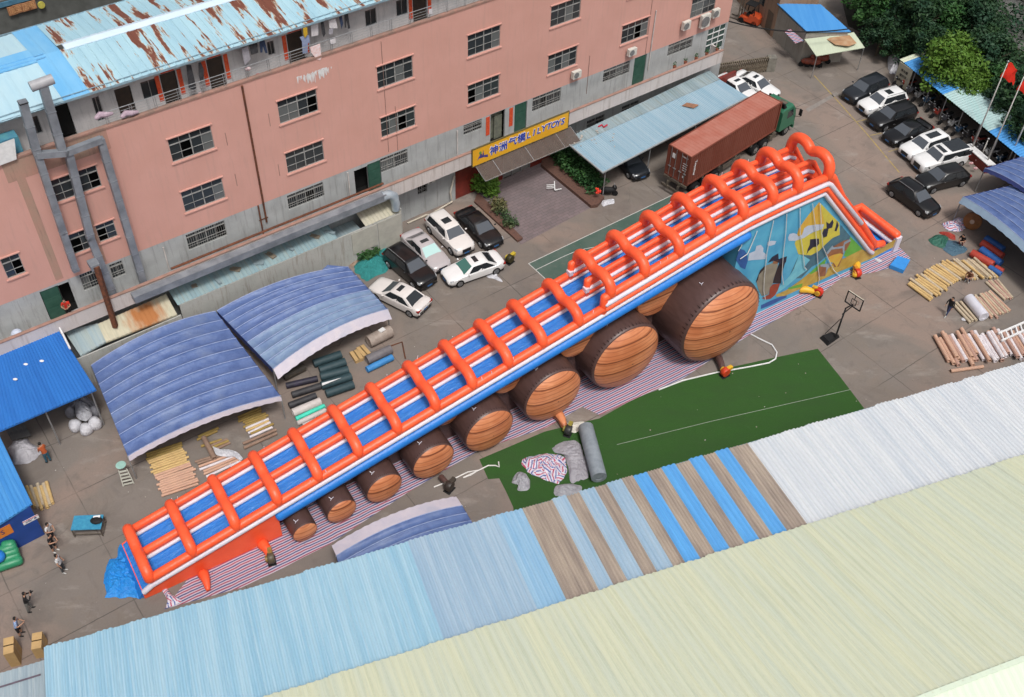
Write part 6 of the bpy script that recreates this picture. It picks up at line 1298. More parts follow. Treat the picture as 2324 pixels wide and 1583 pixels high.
stack('pink or white tube in the lower right stack by the white warehouse roof', 'tubes in the lower right stack', T21, (1735, 745), (1812, 880), (2290, 640), (2420, 850), 27, .15, lambda t, k: [1, 1, 6, 1, 6, 2][k % 6] if t < .3 else [2, 6, 1, 2, 6, 2, 2][k % 7], .22, top=.25)
roll('cardboard_tube', 'single pink tube lying crosswise below the lower right stack', 'cardboard tube', T21, (1825, 945), (2045, 915), .13, CARD[1], None, None, True)
mb = MB(); a, b, c, d = [P(*T21(*q), .5) for q in ((2150, 690), (2380, 590), (2390, 640), (2170, 740))]; mb.beam(a, b, .14); mb.beam(d, c, .14)
for k in range(7): mb.beam(a.lerp(b, (k+.5)/7), d.lerp(c, (k+.5)/7), .1)
tag(obj('metal_rack', mb, M_WHITE, None, WORLD, tuple(a)), 'white metal rack lying on the lower right tubes', 'rack')
for k, (x, y, l) in enumerate(((1500, 1255, 'white scrap of paper near the big white roll'), (330, 450, 'white paper on the striped tarpaulin by the blue mat'))):
    p = P(*RC(x, y)); heap('paper', l, 'paper', [RC(x+dx, y+dy) for dx, dy in ((-30, -20), (20, -25), (50, 10), (10, 25), (-30, 10))] if k == 0 else [RC(x+dx, y+dy) for dx, dy in ((-50, -30), (20, -20), (70, 15), (20, 30), (-30, 0))], .06, M_CW, z0=.03, n=16, m=5, seed=30+k)
dp = P(*RR(1620, 1440), .7); dr_ = thing('cable_drum', 'round brown drum with a pale hub standing under the right blue tent', 'drum', WORLD, (dp.x, dp.y, 0))
vv = Vector((-.5, -.8, .25)).normalized(); q = Vector((dp.x, dp.y, .75)); mb = MB(); mb.tube([q-vv*.35, q-vv*.28, q+vv*.05, q+vv*.12], [.5, .72, .72, .5], 24); obj('drum', mb, flat('drum_brown', (.25, .11, .035), (.18, .08, .03), .6, 3), dr_, smooth=40); mb = MB(); mb.tube([q+vv*.12, q+vv*.2], .18, 14); obj('hub', mb, flat('hub_pale', (.5, .4, .32)), dr_)
heap('striped_heap', 'striped tarpaulin heap beside the brown drum under the right tent', 'tarpaulin', [RR(*q) for q in ((1200, 1460), (1330, 1440), (1400, 1390), (1520, 1400), (1545, 1540), (1400, 1590), (1260, 1560))], .45, striped_folds('striped_folded'), seed=23)
# ---------------------------------------------------------------- basketball hoop
hp = thing('basketball_hoop', 'black portable basketball hoop with a clear backboard on the open yard', 'basketball hoop', WORLD, tuple(P(1884, 772, 0)))
c4 = [P(*T21(*q), 0.0) for q in ((930, 720), (985, 775), (1070, 715), (1010, 690))]; mb = MB(); n4 = [Vector((p.x, p.y, 0)) for p in c4]; cc = sum(n4, Vector())/4
mb.hexa([*n4, *[cc+(p-cc)*.75+Vector((0, 0, .32)) for p in n4]]); obj('base', mb, M_BLACK, hp)
f0, f1, f2 = P(*T21(1040, 715), .3), P(*T21(1095, 560), 2.3), P(*T21(1150, 480), 3.1)
mb = MB(); mb.beam(f0, P(*T21(1080, 600), 1.9), .12); mb.beam(P(*T21(1080, 600), 1.9), P(*T21(1110, 520), 2.7), .11); mb.beam(P(*T21(1105, 520), 2.7), P(*T21(1160, 490), 3.05), .07); mb.beam(P(*T21(1085, 560), 2.3), P(*T21(1160, 500), 2.95), .06); mb.beam(P(*T21(970, 690), .3), P(*T21(1075, 590), 2.0), .04); obj('pole', mb, M_BLACK, hp)
B4 = [P(*T21(1105, 470), 2.85), P(*T21(1205, 538), 2.85)]; t0 = P(*T21(1122, 400), 3.75); B4 = [B4[0], B4[1], Vector((B4[1].x, B4[1].y, 3.9)), Vector((B4[0].x, B4[0].y, 3.9))]
mb = MB()
for k in range(4): mb.beam(B4[k], B4[(k+1) % 4], .07)
u_ = (B4[1]-B4[0]); z_ = Vector((0, 0, 1)); o4 = B4[0]
for a, b in (((.35, .15), (.65, .15)), ((.65, .15), (.65, .6)), ((.65, .6), (.35, .6)), ((.35, .6), (.35, .15)), ((.5, 0), (.5, .15)), ((.5, .6), (.5, 1))): mb.beam(o4+u_*a[0]+z_*a[1]*1.05, o4+u_*b[0]+z_*b[1]*1.05, .04)
obj('backboard_frame', mb, M_BLACK, hp)
mb = MB(); mb.beam(B4[3]+z_*.03, B4[2]+z_*.03, .06, .05); obj('top_edge', mb, flat('edge_cream', (.6, .55, .45)), hp)
g = N('acrylic', .1, 0, .5); g.b.inputs['Alpha'].default_value = .12; mb = MB(); mb.poly(B4); obj('backboard', mb, g.col((.5, .5, .5)), hp)
nrm = Vector((u_.y, -u_.x, 0)).normalized(); rc = o4+u_*.5+z_*.15+nrm*(-.35); mb = MB(); mb.tube([rc+Vector((.22*cos(2*pi*i/20), .22*sin(2*pi*i/20), 0)) for i in range(20)], .018, 6, closed=True); obj('rim', mb, M_RUST, hp)
# ---------------------------------------------------------------- small yard furniture on the left
tp = [P(*RD(*q), .8) for q in ((960, 520), (1370, 505), (1410, 310), (1010, 325))]; tbx = thing('work_table', 'blue-topped metal work table standing in the open yard', 'table', WORLD, tuple((tp[0].x, tp[0].y, 0)))
mb = MB(); mb.prism([(p.x, p.y) for p in tp], .74, .8); obj('table_top', mb, flat('table_blue', (.03, .20, .36), (.05, .28, .42), .5, 5), tbx)
for p in tp: cq = sum(tp, Vector())/4; q = p.lerp(cq, .06); mb = MB(); mb.beam((q.x, q.y, 0), (q.x, q.y, .74), .06); obj('leg', mb, M_CH, tbx)
mb = MB(); mb.beam(tp[0]-Vector((0, 0, .5)), tp[1]-Vector((0, 0, .5)), .05); mb.beam(tp[1]-Vector((0, 0, .5)), tp[2]-Vector((0, 0, .5)), .05); obj('rail', mb, M_CH, tbx)
p = P(*RD(1310, 385), .95); mb = MB(); mb.ell((p.x, p.y, .92), .38, .28, .13, 12, 6); tag(obj('black_bag', mb, M_BLACK, None, WORLD, (p.x, p.y, .8)), 'black bag lying on the blue work table', 'bag')
p = P(*RD(1320, 345), .95); mb = MB(); mb.obox((p.x, p.y, .98), .4, .16, .03, .2); tag(obj('white_paper', mb, M_WHITE, None, WORLD, (p.x, p.y, .98)), 'white paper tucked by the black bag on the table', 'paper')
gi = thing('inflatable_steps', 'green ridged inflatable with a blue patch in front of the blue shed', 'inflatable', WORLD, tuple(P(20, 1270)))
mgr = vinyl('green_vinyl', (.03, .26, .12), (.025, .20, .10))
for k, (a, b, r, z) in enumerate((((60, 730), (170, 715), .3, 1.0), ((20, 800), (190, 745), .3, .9), ((-40, 880), (215, 800), .3, .72), ((-60, 960), (235, 860), .3, .5), ((-60, 1040), (270, 930), .3, .33))): mb = MB(); mb.tube([P(*RD(*a), z), P(*RD(*b), z)], r, 12, True); obj('ridge', mb, mgr, gi, smooth=True)
mb = MB(); p = P(*RD(10, 900), .9); mb.ell((p.x-.2, p.y, 1.0), .5, .45, .35, 12, 6); obj('patch', mb, M_VB, gi, smooth=True)
for cx, cy, lab in ((19, 1465, 'left'), (83, 1454, 'right')):
    hgt = 1.45 if lab == 'left' else 1.05; p = P(cx, cy, hgt)
    box_stack(p.x, p.y, .30 if lab == 'left' else .24, .52, 1.0, [hgt/3]*3, ['bottom carton of the %s stack by the lower left shed' % lab, 'middle carton of the %s stack by the lower left shed' % lab, 'top carton of the %s stack by the lower left shed, pale lid showing' % lab], MCB, 'stacked cartons')
stl = thing('step_ladder', 'grey step ladder with a mint green tray, by the left leg of the large tent', 'ladder', WORLD, tuple(P(285, 1095)))
La, Lb, Lc_, Ld = P(269, 1068, 1.15), P(287, 1064, 1.15), P(304, 1098, .05), P(280, 1104, .05)
mb = MB(); mb.beam(La, Ld, .06); mb.beam(Lb, Lc_, .06)
for k in range(5): mb.beam(La.lerp(Ld, (k+.6)/5), Lb.lerp(Lc_, (k+.6)/5), .12, .04)
obj('frame', mb, flat('alu', (.45, .45, .40), (.35, .35, .3), .5, 4), stl); mb = MB(); c = P(275, 1058, 1.2); mb.tube([(c.x, c.y, 1.15), (c.x, c.y, 1.3)], [.22, .32], 14); obj('tray', mb, flat('mint_tray', (.30, .50, .44), (.25, .43, .38)), stl)
ch = thing('broken_chair', 'broken white chair lying on the forecourt paving', 'chair', WORLD, tuple(P(1254, 424)))
mb = MB(); cc = P(1254, 424, .3)
for k in range(3): mb.tube([cc+Vector((-.5, .25-.22*k, -.05)), cc+Vector((-.1, .18-.22*k, .05)), cc+Vector((.15, .3-.22*k, 0))], .035, 6)
mb.beam(cc+Vector((.15, .6, .1)), cc+Vector((.2, -.35, -.1)), .07); mb.beam(cc+Vector((.2, -.35, -.1)), cc+Vector((.75, -.05, -.15)), .09, .06); obj('frame', mb, M_WHITE, ch)
mcy = thing('motor_scooter', 'black motor scooter parked at the end of the hedge by the carport', 'scooter', WORLD, tuple(P(1380, 436)))
cc = P(1380, 436, .4); mb = MB(); mb.ell((cc.x, cc.y, .62), .62, .25, .28, 12, 7); mb.ell((cc.x+.5, cc.y+.1, .75), .22, .2, .3, 10, 6); obj('body', mb, M_BLACK, mcy, smooth=True)
for s in (-.55, .6): mb = MB(); mb.cyl((cc.x+s, cc.y-.05+.1*s, .24), (cc.x+s, cc.y+.05+.1*s, .24), .24, 14); obj('wheel', mb, M_TYRE, mcy)
mb = MB(); mb.beam((cc.x+.5, cc.y-.2, 1.05), (cc.x+.5, cc.y+.4, 1.05), .04); obj('handlebar', mb, M_STEEL, mcy)

# litter: tiny scraps nobody could count
mb = MB(); rl = random.Random(31)
for k in range(260):
    p = P(rl.uniform(60, 2250), rl.uniform(150, 1400)); q = FW.l(p); b = FB.l(p)
    if q.y < 32 or b.y > 54: continue
    s = rl.uniform(.02, .09)**1; mb.obox((p.x, p.y, .03), s, s*rl.uniform(.4, 1), .02, rl.random()*3)
o = obj('litter', mb, flat('litter', (.5, .48, .45), (.22, .17, .13), .8, 5)); o['kind'] = 'stuff'; tag(o, 'tiny scraps of litter scattered over the concrete yard', 'litter')
# ---------------------------------------------------------------- vegetation
def leafmat(name, a, b, c):
    n = N(name, .6, 0, .25); i = n.new('ShaderNodeNewGeometry')
    q = n.mix(n.ramp(i.outputs['Random Per Island'], [(.0, 0), (1, 1)]), a, b); q = n.mix(n.ramp(n.noise(.35, 4), [(.42, 0), (.62, 1)]), q, c)
    n.b.inputs['Subsurface Weight'].default_value = 0; return n.col(q)
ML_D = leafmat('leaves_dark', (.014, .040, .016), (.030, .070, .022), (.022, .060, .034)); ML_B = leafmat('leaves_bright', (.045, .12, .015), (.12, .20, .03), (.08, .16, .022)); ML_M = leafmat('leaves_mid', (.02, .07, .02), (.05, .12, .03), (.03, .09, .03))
M_BARK = flat('bark', (.11, .085, .06), (.07, .055, .04), .9, 4, bump=.6, bscale=12)
def leaves(mb, rnd, c, r, n, s):
    for _ in range(n):
        d = Vector((rnd.gauss(0, 1), rnd.gauss(0, 1), rnd.gauss(0, 1))).normalized(); p = c+Vector((d.x*r[0], d.y*r[1], d.z*r[2]))*rnd.uniform(.55, 1.08)
        a = Vector((rnd.gauss(0, 1), rnd.gauss(0, 1), rnd.gauss(0, .5))).normalized(); b = a.cross(d+Vector((rnd.gauss(0, .5), rnd.gauss(0, .5), rnd.gauss(0, .5))))
        if b.length < .05: continue
        b.normalize(); k = s*rnd.uniform(.6, 1.3); a = a*k; b = b*k*.5; q = len(mb.v)
        mb.v += [tuple(p-a), tuple(p+b), tuple(p+a), tuple(p-b)]; mb.face((q, q+1, q+2, q+3))
def crown_mesh(seed, R_, H_, nc, nl, s):
    rnd = random.Random(seed); mb = MB()
    for k in range(nc):
        a = rnd.random()*2*pi; rr = R_*rnd.random()**.5*.85; h = rnd.random(); rr *= (1-.45*h*h)
        c = Vector((rr*cos(a), rr*sin(a), H_*(.35+.6*h))); q = R_*rnd.uniform(.2, .36); leaves(mb, rnd, c, (q, q, q*.75), nl, s)
    return mb
def trunk_mesh(seed, R_, H_):
    rnd = random.Random(seed); mb = MB(); mb.tube([(0, 0, -.1), (.05, .02, H_*.3), (.1, .1, H_*.6)], [.22*R_/3, .16*R_/3, .1*R_/3], 8)
    for k in range(6): a = rnd.random()*6.3; z = H_*rnd.uniform(.25, .5); mb.tube([(.05, .02, z), (R_*.35*cos(a), R_*.35*sin(a), z+H_*.15), (R_*.65*cos(a), R_*.65*sin(a), z+H_*.3)], [.09*R_/3, .06*R_/3, .03*R_/3], 6)
    return mb
protos = []
def proto_tree(seed, R_, H_, m, nc, nl, s):
    t = bpy.data.objects.new('tree', None); C.objects.link(t); ORG[t.name] = (0, 0, 0); t['label'] = ''; t['category'] = 'tree'
    obj('trunk', trunk_mesh(seed, R_, H_), M_BARK, t); obj('crown', crown_mesh(seed, R_, H_, nc, nl, s), m, t); return t
tdk = [proto_tree(40+i, 4.2, 8.5, ML_D, 60, 105, .26) for i in range(2)]; tbr = proto_tree(50, 4.0, 6.5, ML_B, 75, 120, .24); tmd = proto_tree(51, 3.6, 7, ML_M, 55, 100, .25)
rt = random.Random(9)
def put(pr, px, py, z, s, label, used=[]):
    p = P(px, py, z); p.z = 0; o = pr if pr.name not in used else dup(pr, (0, 0, 0), 0)
    used.append(pr.name); o.location = p; o.rotation_euler = (0, 0, rt.random()*6.3); o.scale = (s, s, s*rt.uniform(.9, 1.1)); o['label'] = label; o['group'] = 'trees beyond the yard'; o['category'] = 'tree'
spots = [(2015, -5, .85, 'dark tree right behind the blue-roofed gatehouse'), (2080, 35, .8, 'dark tree between the gatehouse and the white bags'), (2005, 70, .5, 'small dark tree beside the gatehouse awning'), (2050, 88, .5, 'small dark tree above the white plastic bags'), (2145, 30, .85, 'dark tree above the bright green tree'), (2105, 95, .6, 'small dark tree between the notice board and the bright tree'), (2215, 45, .8, 'dark tree at the edge of the grey road'), (2240, 115, .75, 'dark tree right behind the bright green crown'), (2290, 165, .7, 'dark tree behind the first flag'), (2345, 215, .75, 'dark tree behind the second flag pole'), (2275, 235, .5, 'small dark tree between the shelter roof and first flag'), (2345, 290, .6, 'dark tree at the right edge above the shelter roof'), (1990, -60, .9, 'dark tree cut by the top edge behind the gatehouse roof'), (2130, -45, .9, 'dark tree cut by the top edge beyond the bright tree'), (2060, -45, .9, 'dark tree cut by the top edge in the middle of the wood'), (2205, -25, .75, 'dark tree cut by the top edge beside the grey road')]
for k, (x, y, s, l) in enumerate(spots): put(tdk[k % 2] if k % 4 else tmd, x, y, 5.5*s, s, l)
put(tbr, 2162, 143, 3.6, .82, 'bright yellow-green tree standing behind the bike shelter'); put(tbr, 2215, 190, 3.0, .55, 'smaller bright green tree right of the large bright one')
# undergrowth under the trees: one uncountable mass
mb = MB(); ru = random.Random(4)
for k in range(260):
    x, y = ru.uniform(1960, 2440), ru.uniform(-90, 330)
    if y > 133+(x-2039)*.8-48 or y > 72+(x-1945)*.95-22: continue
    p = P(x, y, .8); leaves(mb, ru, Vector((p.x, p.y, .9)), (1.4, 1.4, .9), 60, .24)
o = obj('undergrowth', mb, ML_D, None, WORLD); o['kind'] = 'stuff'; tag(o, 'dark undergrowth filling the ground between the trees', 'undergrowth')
# earth under the wood
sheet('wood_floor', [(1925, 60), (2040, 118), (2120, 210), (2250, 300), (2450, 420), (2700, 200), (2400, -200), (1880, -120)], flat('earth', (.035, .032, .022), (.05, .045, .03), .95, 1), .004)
sheet('back_road', [(2235, -40), (2210, 30), (2250, 75), (2330, 120), (2500, 190), (2600, -60)], flat('back_road', (.13, .13, .12), (.10, .10, .095), .9, .5), .010)
# hedges of the forecourt
hd = thing('hedge', 'dense green hedge in a brick-edged bed between forecourt and carport', 'hedge', WORLD, tuple(P(1310, 410)))
def along(a, b, w0, w1, n, m, s, h, nl, seed, par, nm='leaves'):
    rnd = random.Random(seed); mb = MB(); A, B = P(*a), P(*b); d = (B-A).normalized(); w = Vector((-d.y, d.x, 0))
    for k in range(n):
        t = rnd.random(); p = A.lerp(B, t)+w*rnd.uniform(-1, 1)*(w0+(w1-w0)*t); z = rnd.uniform(.25, h*(1-.3*t)); leaves(mb, rnd, p+Vector((0, 0, z)), (.45, .45, .38), nl, s)
    return obj(nm, mb, m, par)
def bed(px, par, h=.3, m=None):
    mb = MB(); a = [P(*q, h) for q in px]; mb.prism([(p.x, p.y) for p in a], 0, h); return obj('bed_edge', mb, m or flat('brick_edge', (.14, .07, .05), (.09, .05, .04), .9, 6), par)
bed([T(1, 0, *q) for q in ((1360, 1120), (1380, 1020), (1790, 1340), (1745, 1395), (1700, 1400))], hd)
along(T(1, 0, 1450, 1060), T(1, 0, 1740, 1320), .9, .75, 130, ML_M, .15, 1.7, 40, 3, hd)
mb = MB(); p = P(*T(1, 0, 1748, 1296), 1.1)
for k in range(9): mb.ell((p.x+rt.uniform(-.2, .2), p.y+rt.uniform(-.2, .2), p.z+rt.uniform(-.15, .15)), .1, .1, .1, 7, 5)
tag(obj('red_flowers', mb, flat('flower_red', (.75, .06, .02), (.6, .03, .02)), None, WORLD, tuple(p)), 'cluster of bright red flowers at the tip of the hedge', 'flowers')
pb = thing('planted_bed', 'narrow planted bed with shrubs along the left side of the forecourt', 'planting', WORLD, tuple(P(1120, 480)))
bed([T(1, 0, *q) for q in ((905, 1370), (1200, 1640), (1235, 1620), (930, 1310))], pb, .2)
mb = MB(); rnd = random.Random(8)
along(T(1, 0, 920, 1290), T(1, 0, 1040, 1340), .6, .5, 40, ML_B, .17, 1.8, 34, 5, pb); along(T(1, 0, 1040, 1400), T(1, 0, 1160, 1560), .45, .4, 26, leafmat('leaves_dry', (.10, .10, .04), (.16, .13, .06), (.05, .09, .04)), .14, .9, 34, 6, pb, 'dry_shrub')
wd = thing('weed_patch', 'clump of weeds growing over the rubble by the teal netting', 'weeds', WORLD, tuple(P(840, 585))); along((818, 592), (856, 572), .5, .5, 26, ML_M, .14, .8, 34, 7, wd)
# ---------------------------------------------------------------- gatehouse, gate, tan house
def TG(x, y): return 1549.3+x/6, y/6
gh = thing('gatehouse', 'small gatehouse with a bright blue roof and a pale awning beyond the yard gate', 'gatehouse', WORLD, tuple(P(1840, 110)))
def roofp(name, px, zs, mat, par, th=.1):
    a = [P(*q, z) for q, z in zip(px, zs)]; mb = MB(); mb.v = [tuple(p) for p in a]+[tuple(p-Vector((0, 0, th))) for p in a]; n = len(a); mb.face(range(n-1, -1, -1)); mb.face(range(n, 2*n))
    for i in range(n): j = (i+1) % n; mb.face((i, j, n+j, n+i))
    return obj(name, mb, mat, par), a
M_GB = oldsheet('gate_blue', (.05, .24, .58), (.07, .28, .62), (.10, .32, .65), (.05, .2, .5), .4)
_, ra = roofp('roof', [TG(*q) for q in ((1290, 50), (1690, 430), (2290, 430), (1880, 62))], [3.6, 3.6, 3.4, 3.6], M_GB, gh)
W_GH = plaster('gate_wall', (.36, .34, .30), (.30, .28, .25), (.2, .18, .16), .6)
def ext(name, pts, z0, z1, mat, par):
    mb = MB(); mb.prism([(p.x, p.y) for p in pts], z0, z1); return obj(name, mb, mat, par)
ce = sum(ra, Vector())/4; ext('wall', [p.lerp(ce, .06) for p in ra][::-1], 0, 3.3, W_GH, gh)
roofp('awning', [TG(*q) for q in ((1660, 535), (1820, 765), (2480, 650), (2330, 440), (2200, 470))], [2.9, 2.5, 2.5, 2.9, 2.9], None or rustspot('gate_awning_sheet', (.50, .55, .42), (.45, .50, .38), 0, 0, .01), gh, .06)
mb = MB(); a = [P(*TG(*q), 2.8) for q in ((1960, 545), (2060, 490), (2260, 475), (2370, 600), (2260, 640), (2080, 620))]; mb.poly([p+Vector((0, 0, .06)) for p in a]); obj('rust_patch', mb, flat('rust_patch', (.38, .20, .10), (.45, .30, .18), .9, 2), gh)
roofp('striped_awning', [TG(*q) for q in ((1380, 425), (1535, 592), (1650, 555), (1470, 400))], [2.6, 2.3, 2.5, 2.8], striped('awning_stripe', .3, .5, .0), gh, .04)
mb = MB()
for q in ((1830, 765), (2470, 655)): p = P(*TG(*q), 2.45); mb.cyl((p.x, p.y, 0), (p.x, p.y, 2.45), .04, 6)
obj('awning_pole', mb, M_STEEL, gh)
mb = MB(); p = P(*TG(1385, 310), 1.6); 
for k in range(5): mb.ell((p.x+.3*k-.4, p.y-.2*k, 1.4+.25*(k % 2)), .5, .45, .45, 10, 6)
tag(obj('plastic_bags', mb, M_CW, None, WORLD, (p.x, p.y, 1)), 'pale plastic sheeting bundled against the gatehouse wall', 'plastic')
for k, (x, y, l) in enumerate(((1700, 860, 'left dark red scooter under the gatehouse awning'), (1790, 870, 'orange-red scooter in the middle under the gatehouse awning'), (1900, 820, 'right red scooter under the gatehouse awning'))):
    cc = P(*TG(x, y), .4); t = thing('scooter', l, 'scooter', WORLD, (cc.x, cc.y, 0), 'scooters under the gatehouse awning'); mb = MB(); mb.ell((cc.x, cc.y, .6), .7, .3, .33, 10, 6); mb.ell((cc.x+.4, cc.y+.2, .9), .25, .2, .3, 8, 5); obj('body', mb, flat('scooter_red', (.28, .06, .03), (.15, .04, .03), .5, 5), t, smooth=True)
    for s in (-.6, .6): mb = MB(); mb.cyl((cc.x+s, cc.y-.06, .26), (cc.x+s, cc.y+.06, .26), .26, 12); obj('wheel', mb, M_TYRE, t)
th_ = thing('tan_house', 'tan rendered house wall with a dark door beside the lane at the top', 'house', WORLD, tuple(P(1755, 60)))
pa, pb_ = P(*TG(1180, 480)), P(*TG(1400, 800)); pc = P(*TG(1060, 330)); 
w1 = [P(*TG(1040, 330)), P(*TG(1200, 500))]; dd = (w1[1]-w1[0]).normalized(); nrm2 = Vector((-dd.y, dd.x, 0)); nrm2 = nrm2 if nrm2.x > 0 else -nrm2
A0 = w1[0]-dd*14; B0 = w1[1]+dd*.2; ext('wall', [A0, B0, B0+nrm2*4.5, A0+nrm2*4.5], 0, 4.2, plaster('tan_wall', (.33, .22, .155), (.28, .19, .14), (.18, .13, .1), .5), th_)
mb = MB(); q0 = w1[1]-dd*1.4-nrm2*.02; q1 = w1[1]-dd*.3-nrm2*.02; mb.poly([q0, q1, q1+Vector((0, 0, 2.3)), q0+Vector((0, 0, 2.3))]); obj('door', mb, flat('tan_door', (.12, .10, .075)), th_)
mb = MB(); q0 = w1[1]-dd*3.4-nrm2*.02; q1 = w1[1]-dd*2.4-nrm2*.02; mb.poly([q0+Vector((0, 0, 2)), q1+Vector((0, 0, 2)), q1+Vector((0, 0, 3)), q0+Vector((0, 0, 3))]); obj('window', mb, M_GLASS, th_)
mb = MB(); pts = [A0-nrm2*.1+Vector((0, 0, 4.21)), B0-nrm2*.1+Vector((0, 0, 4.21)), B0+nrm2*4.6+Vector((0, 0, 4.5)), A0+nrm2*4.6+Vector((0, 0, 4.5))]; mb.poly(pts); obj('roof', mb, flat('brown_roof', (.15, .12, .10), (.1, .09, .08), .8, 1), th_)
# low garden wall stretch with rails left of the gatehouse
mb = MB(); a, b = P(*TG(1450, 890)), P(*TG(1640, 880))
# folding gate
fg = thing('folding_gate', 'long folding steel gate closed across the yard entrance', 'gate', WORLD, tuple(P(*TG(800, 980))))
ga, gb = P(*TG(470, 1060)), P(*TG(1180, 960)); nseg = 26; gd_ = (gb-ga); gw = Vector((-gd_.y, gd_.x, 0)).normalized()*.22
mb = MB()
for k in range(nseg):
    p0 = ga+gd_*(k/nseg); p1 = ga+gd_*((k+1)/nseg)
    for s in (-1, 1): mb.beam(p0+gw*s, p1+gw*s+Vector((0, 0, 1.25)), .05); mb.beam(p1+gw*s, p0+gw*s+Vector((0, 0, 1.25)), .05); mb.beam(p0+gw*s, p0+gw*s+Vector((0, 0, 1.35)), .06)
    mb.beam(p0+gw+Vector((0, 0, 1.38)), p0-gw+Vector((0, 0, 1.38)), .09); mb.ell((p0.x, p0.y, 1.47), .09, .09, .09, 8, 5)
obj('lattice', mb, flat('gate_bronze', (.20, .16, .12), (.30, .26, .2), .4, 6, metal=.5), fg)
mb = MB(); mb.obox((gb.x, gb.y, 0), .8, .7, 1.5, .1); obj('motor_post', mb, flat('gate_post', (.22, .21, .18), (.16, .15, .13), .5, 3), fg)
rw_ = thing('red_wall', 'short dark red tiled wall at the corner of the pink building', 'wall', FB, (67, 56.5, 0)); mb = MB(); mb.box(66.5, 69.3, 56.4, 56.7, 0, 1.9); mb.box(66.5, 69.3, 56.7, 57.0, 0, 1.0); obj('wall', mb, M_DRED, rw_)
for k in range(5):
    t = thing('potted_plant', 'potted plant on the ledge end below the grid window', 'potted plant', FB, (61+k*1.3, 56.7, 5.3), 'potted plants on the ledge'); mb = MB(); mb.tube([(61+k*1.3, 56.6, 4.9), (61+k*1.3, 56.6, 5.2)], [.12, .17], 10); obj('pot', mb, flat('pot', (.3, .1, .06)), t); mb = MB(); leaves(mb, rt, Vector((61+k*1.3, 56.6, 5.4)), (.2, .2, .2), 30, .08); obj('foliage', mb, ML_M, t)
# ---------------------------------------------------------------- bike shelter, board, flag poles
sb = thing('bike_shelter', 'long narrow bike shelter roofed in blue and pale green sheets', 'bike shelter', WORLD, tuple(P(2180, 240)))
S20 = lambda x, y: T(2, 0, x, y)
nr = [S20(1475, 405), S20(1580, 480), S20(1770, 645), S20(2080, 895), S20(2324, 1095)]; 
N0, N1 = P(*nr[0], 2.4), P(2345, 381, 2.4); dn = (N1-N0).normalized(); wv_ = Vector((-dn.y, dn.x, 0)); wv_ = wv_ if wv_.x > 0 else -wv_
Ls = (N1-N0).length
def sseg(t0, t1, m):
    mb = MB(); n = max(2, int(Ls*(t1-t0)/.3)); A = N0+dn*Ls*t0; B = N0+dn*Ls*t1
    for k in range(n):
        for j, h in enumerate((0, .04)):
            t = (k+j*.5)/n; p = A.lerp(B, t); mb.v += [tuple(p+Vector((0, 0, h))), tuple(p+wv_*3.0+Vector((0, 0, h+.45)))]
    p = B; mb.v += [tuple(p), tuple(p+wv_*3.0+Vector((0, 0, .45)))]
    for i in range(2*n): mb.face((2*i, 2*i+2, 2*i+3, 2*i+1))
    obj('roof_panel', mb, m, sb)
tt = lambda q: (P(*q, 2.4)-N0).dot(dn)/Ls
M_PG = oldsheet('pale_green_roof', (.33, .50, .50), (.38, .53, .53), (.42, .5, .5), (.35, .22, .18), .5)
a1, a2 = tt(S20(1770, 645)), tt(S20(2080, 895)); sseg(0, .035, M_YG); sseg(.035, a1, M_GB); sseg(a1, a2, M_PG); sseg(a2, 1.25, M_GB)
for k in range(9): p = N0+dn*(Ls*k/8+.1)+wv_*.1; mb = MB(); mb.cyl((p.x, p.y, 0), (p.x, p.y, 2.4), .05, 6); obj('post', mb, M_STEEL, sb)
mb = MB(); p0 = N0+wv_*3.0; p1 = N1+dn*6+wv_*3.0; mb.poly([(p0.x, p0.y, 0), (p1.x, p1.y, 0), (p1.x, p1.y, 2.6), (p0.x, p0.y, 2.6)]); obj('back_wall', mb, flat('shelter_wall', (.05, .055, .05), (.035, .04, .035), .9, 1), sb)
rs = random.Random(12); cols = [(.02, .02, .022), (.22, .03, .02), (.05, .05, .06), (.3, .3, .3), (.015, .05, .1)]
ma = None
for k in range(20):
    t = (k+.6)/18.5; p = N0+dn*Ls*t+wv_*rs.uniform(.2, .7)-Vector((0, 0, 2.4)); ci = k % 5; an = math.atan2(wv_.y, wv_.x)+pi+rs.uniform(-.2, .2)
    F = Frame(an, (p.x, p.y)); tk = thing('motor_scooter', 'motor scooter parked under the long bike shelter roof', 'scooter', F, (0, 0, 0), 'scooters in the bike shelter')
    mb = MB(); mb.rings([[(x, y*w, z+dz) for y, dz in ((-1, 0), (-.6, h), (.6, h), (1, 0), (.6, -h*.6), (-.6, -h*.6))] for x, w, z, h in ((-.85, .08, .75, .06), (-.5, .2, .72, .16), (0, .18, .68, .15), (.25, .16, .4, .1), (.55, .14, .7, .3), (.75, .06, .95, .12))]); obj('body', mb, paint('scooter%d' % ci, cols[ci], .35), tk, smooth=40)
    mb = MB(); mb.box(-.7, -.05, -.13, .13, .85, .94); obj('seat', mb, M_BLACK, tk)
    mb = MB(); mb.beam((.5, -.32, 1.05), (.5, .32, 1.05), .035); mb.beam((.62, 0, .3), (.5, 0, 1.05), .05)
    for s in (-1, 1): mb.tube([(.5, s*.25, 1.05), (.55, s*.3, 1.3)], .012, 5); mb.ell((.55, s*.3, 1.33), .03, .08, .05, 6, 4)
    obj('handlebar', mb, M_STEEL, tk)
    mb = MB(); mb.ell((.72, 0, .9), .06, .09, .07, 8, 5); obj('headlight', mb, M_LAMP, tk)
    for x in (-.6, .68): mb = MB(); mb.cyl((x, -.05, .25), (x, .05, .25), .25, 12); obj('wheel', mb, M_TYRE, tk)
nb_ = thing('notice_board', 'beige notice board with black lettering at the end of the bike shelter', 'notice board', WORLD, tuple(P(2045, 190)))
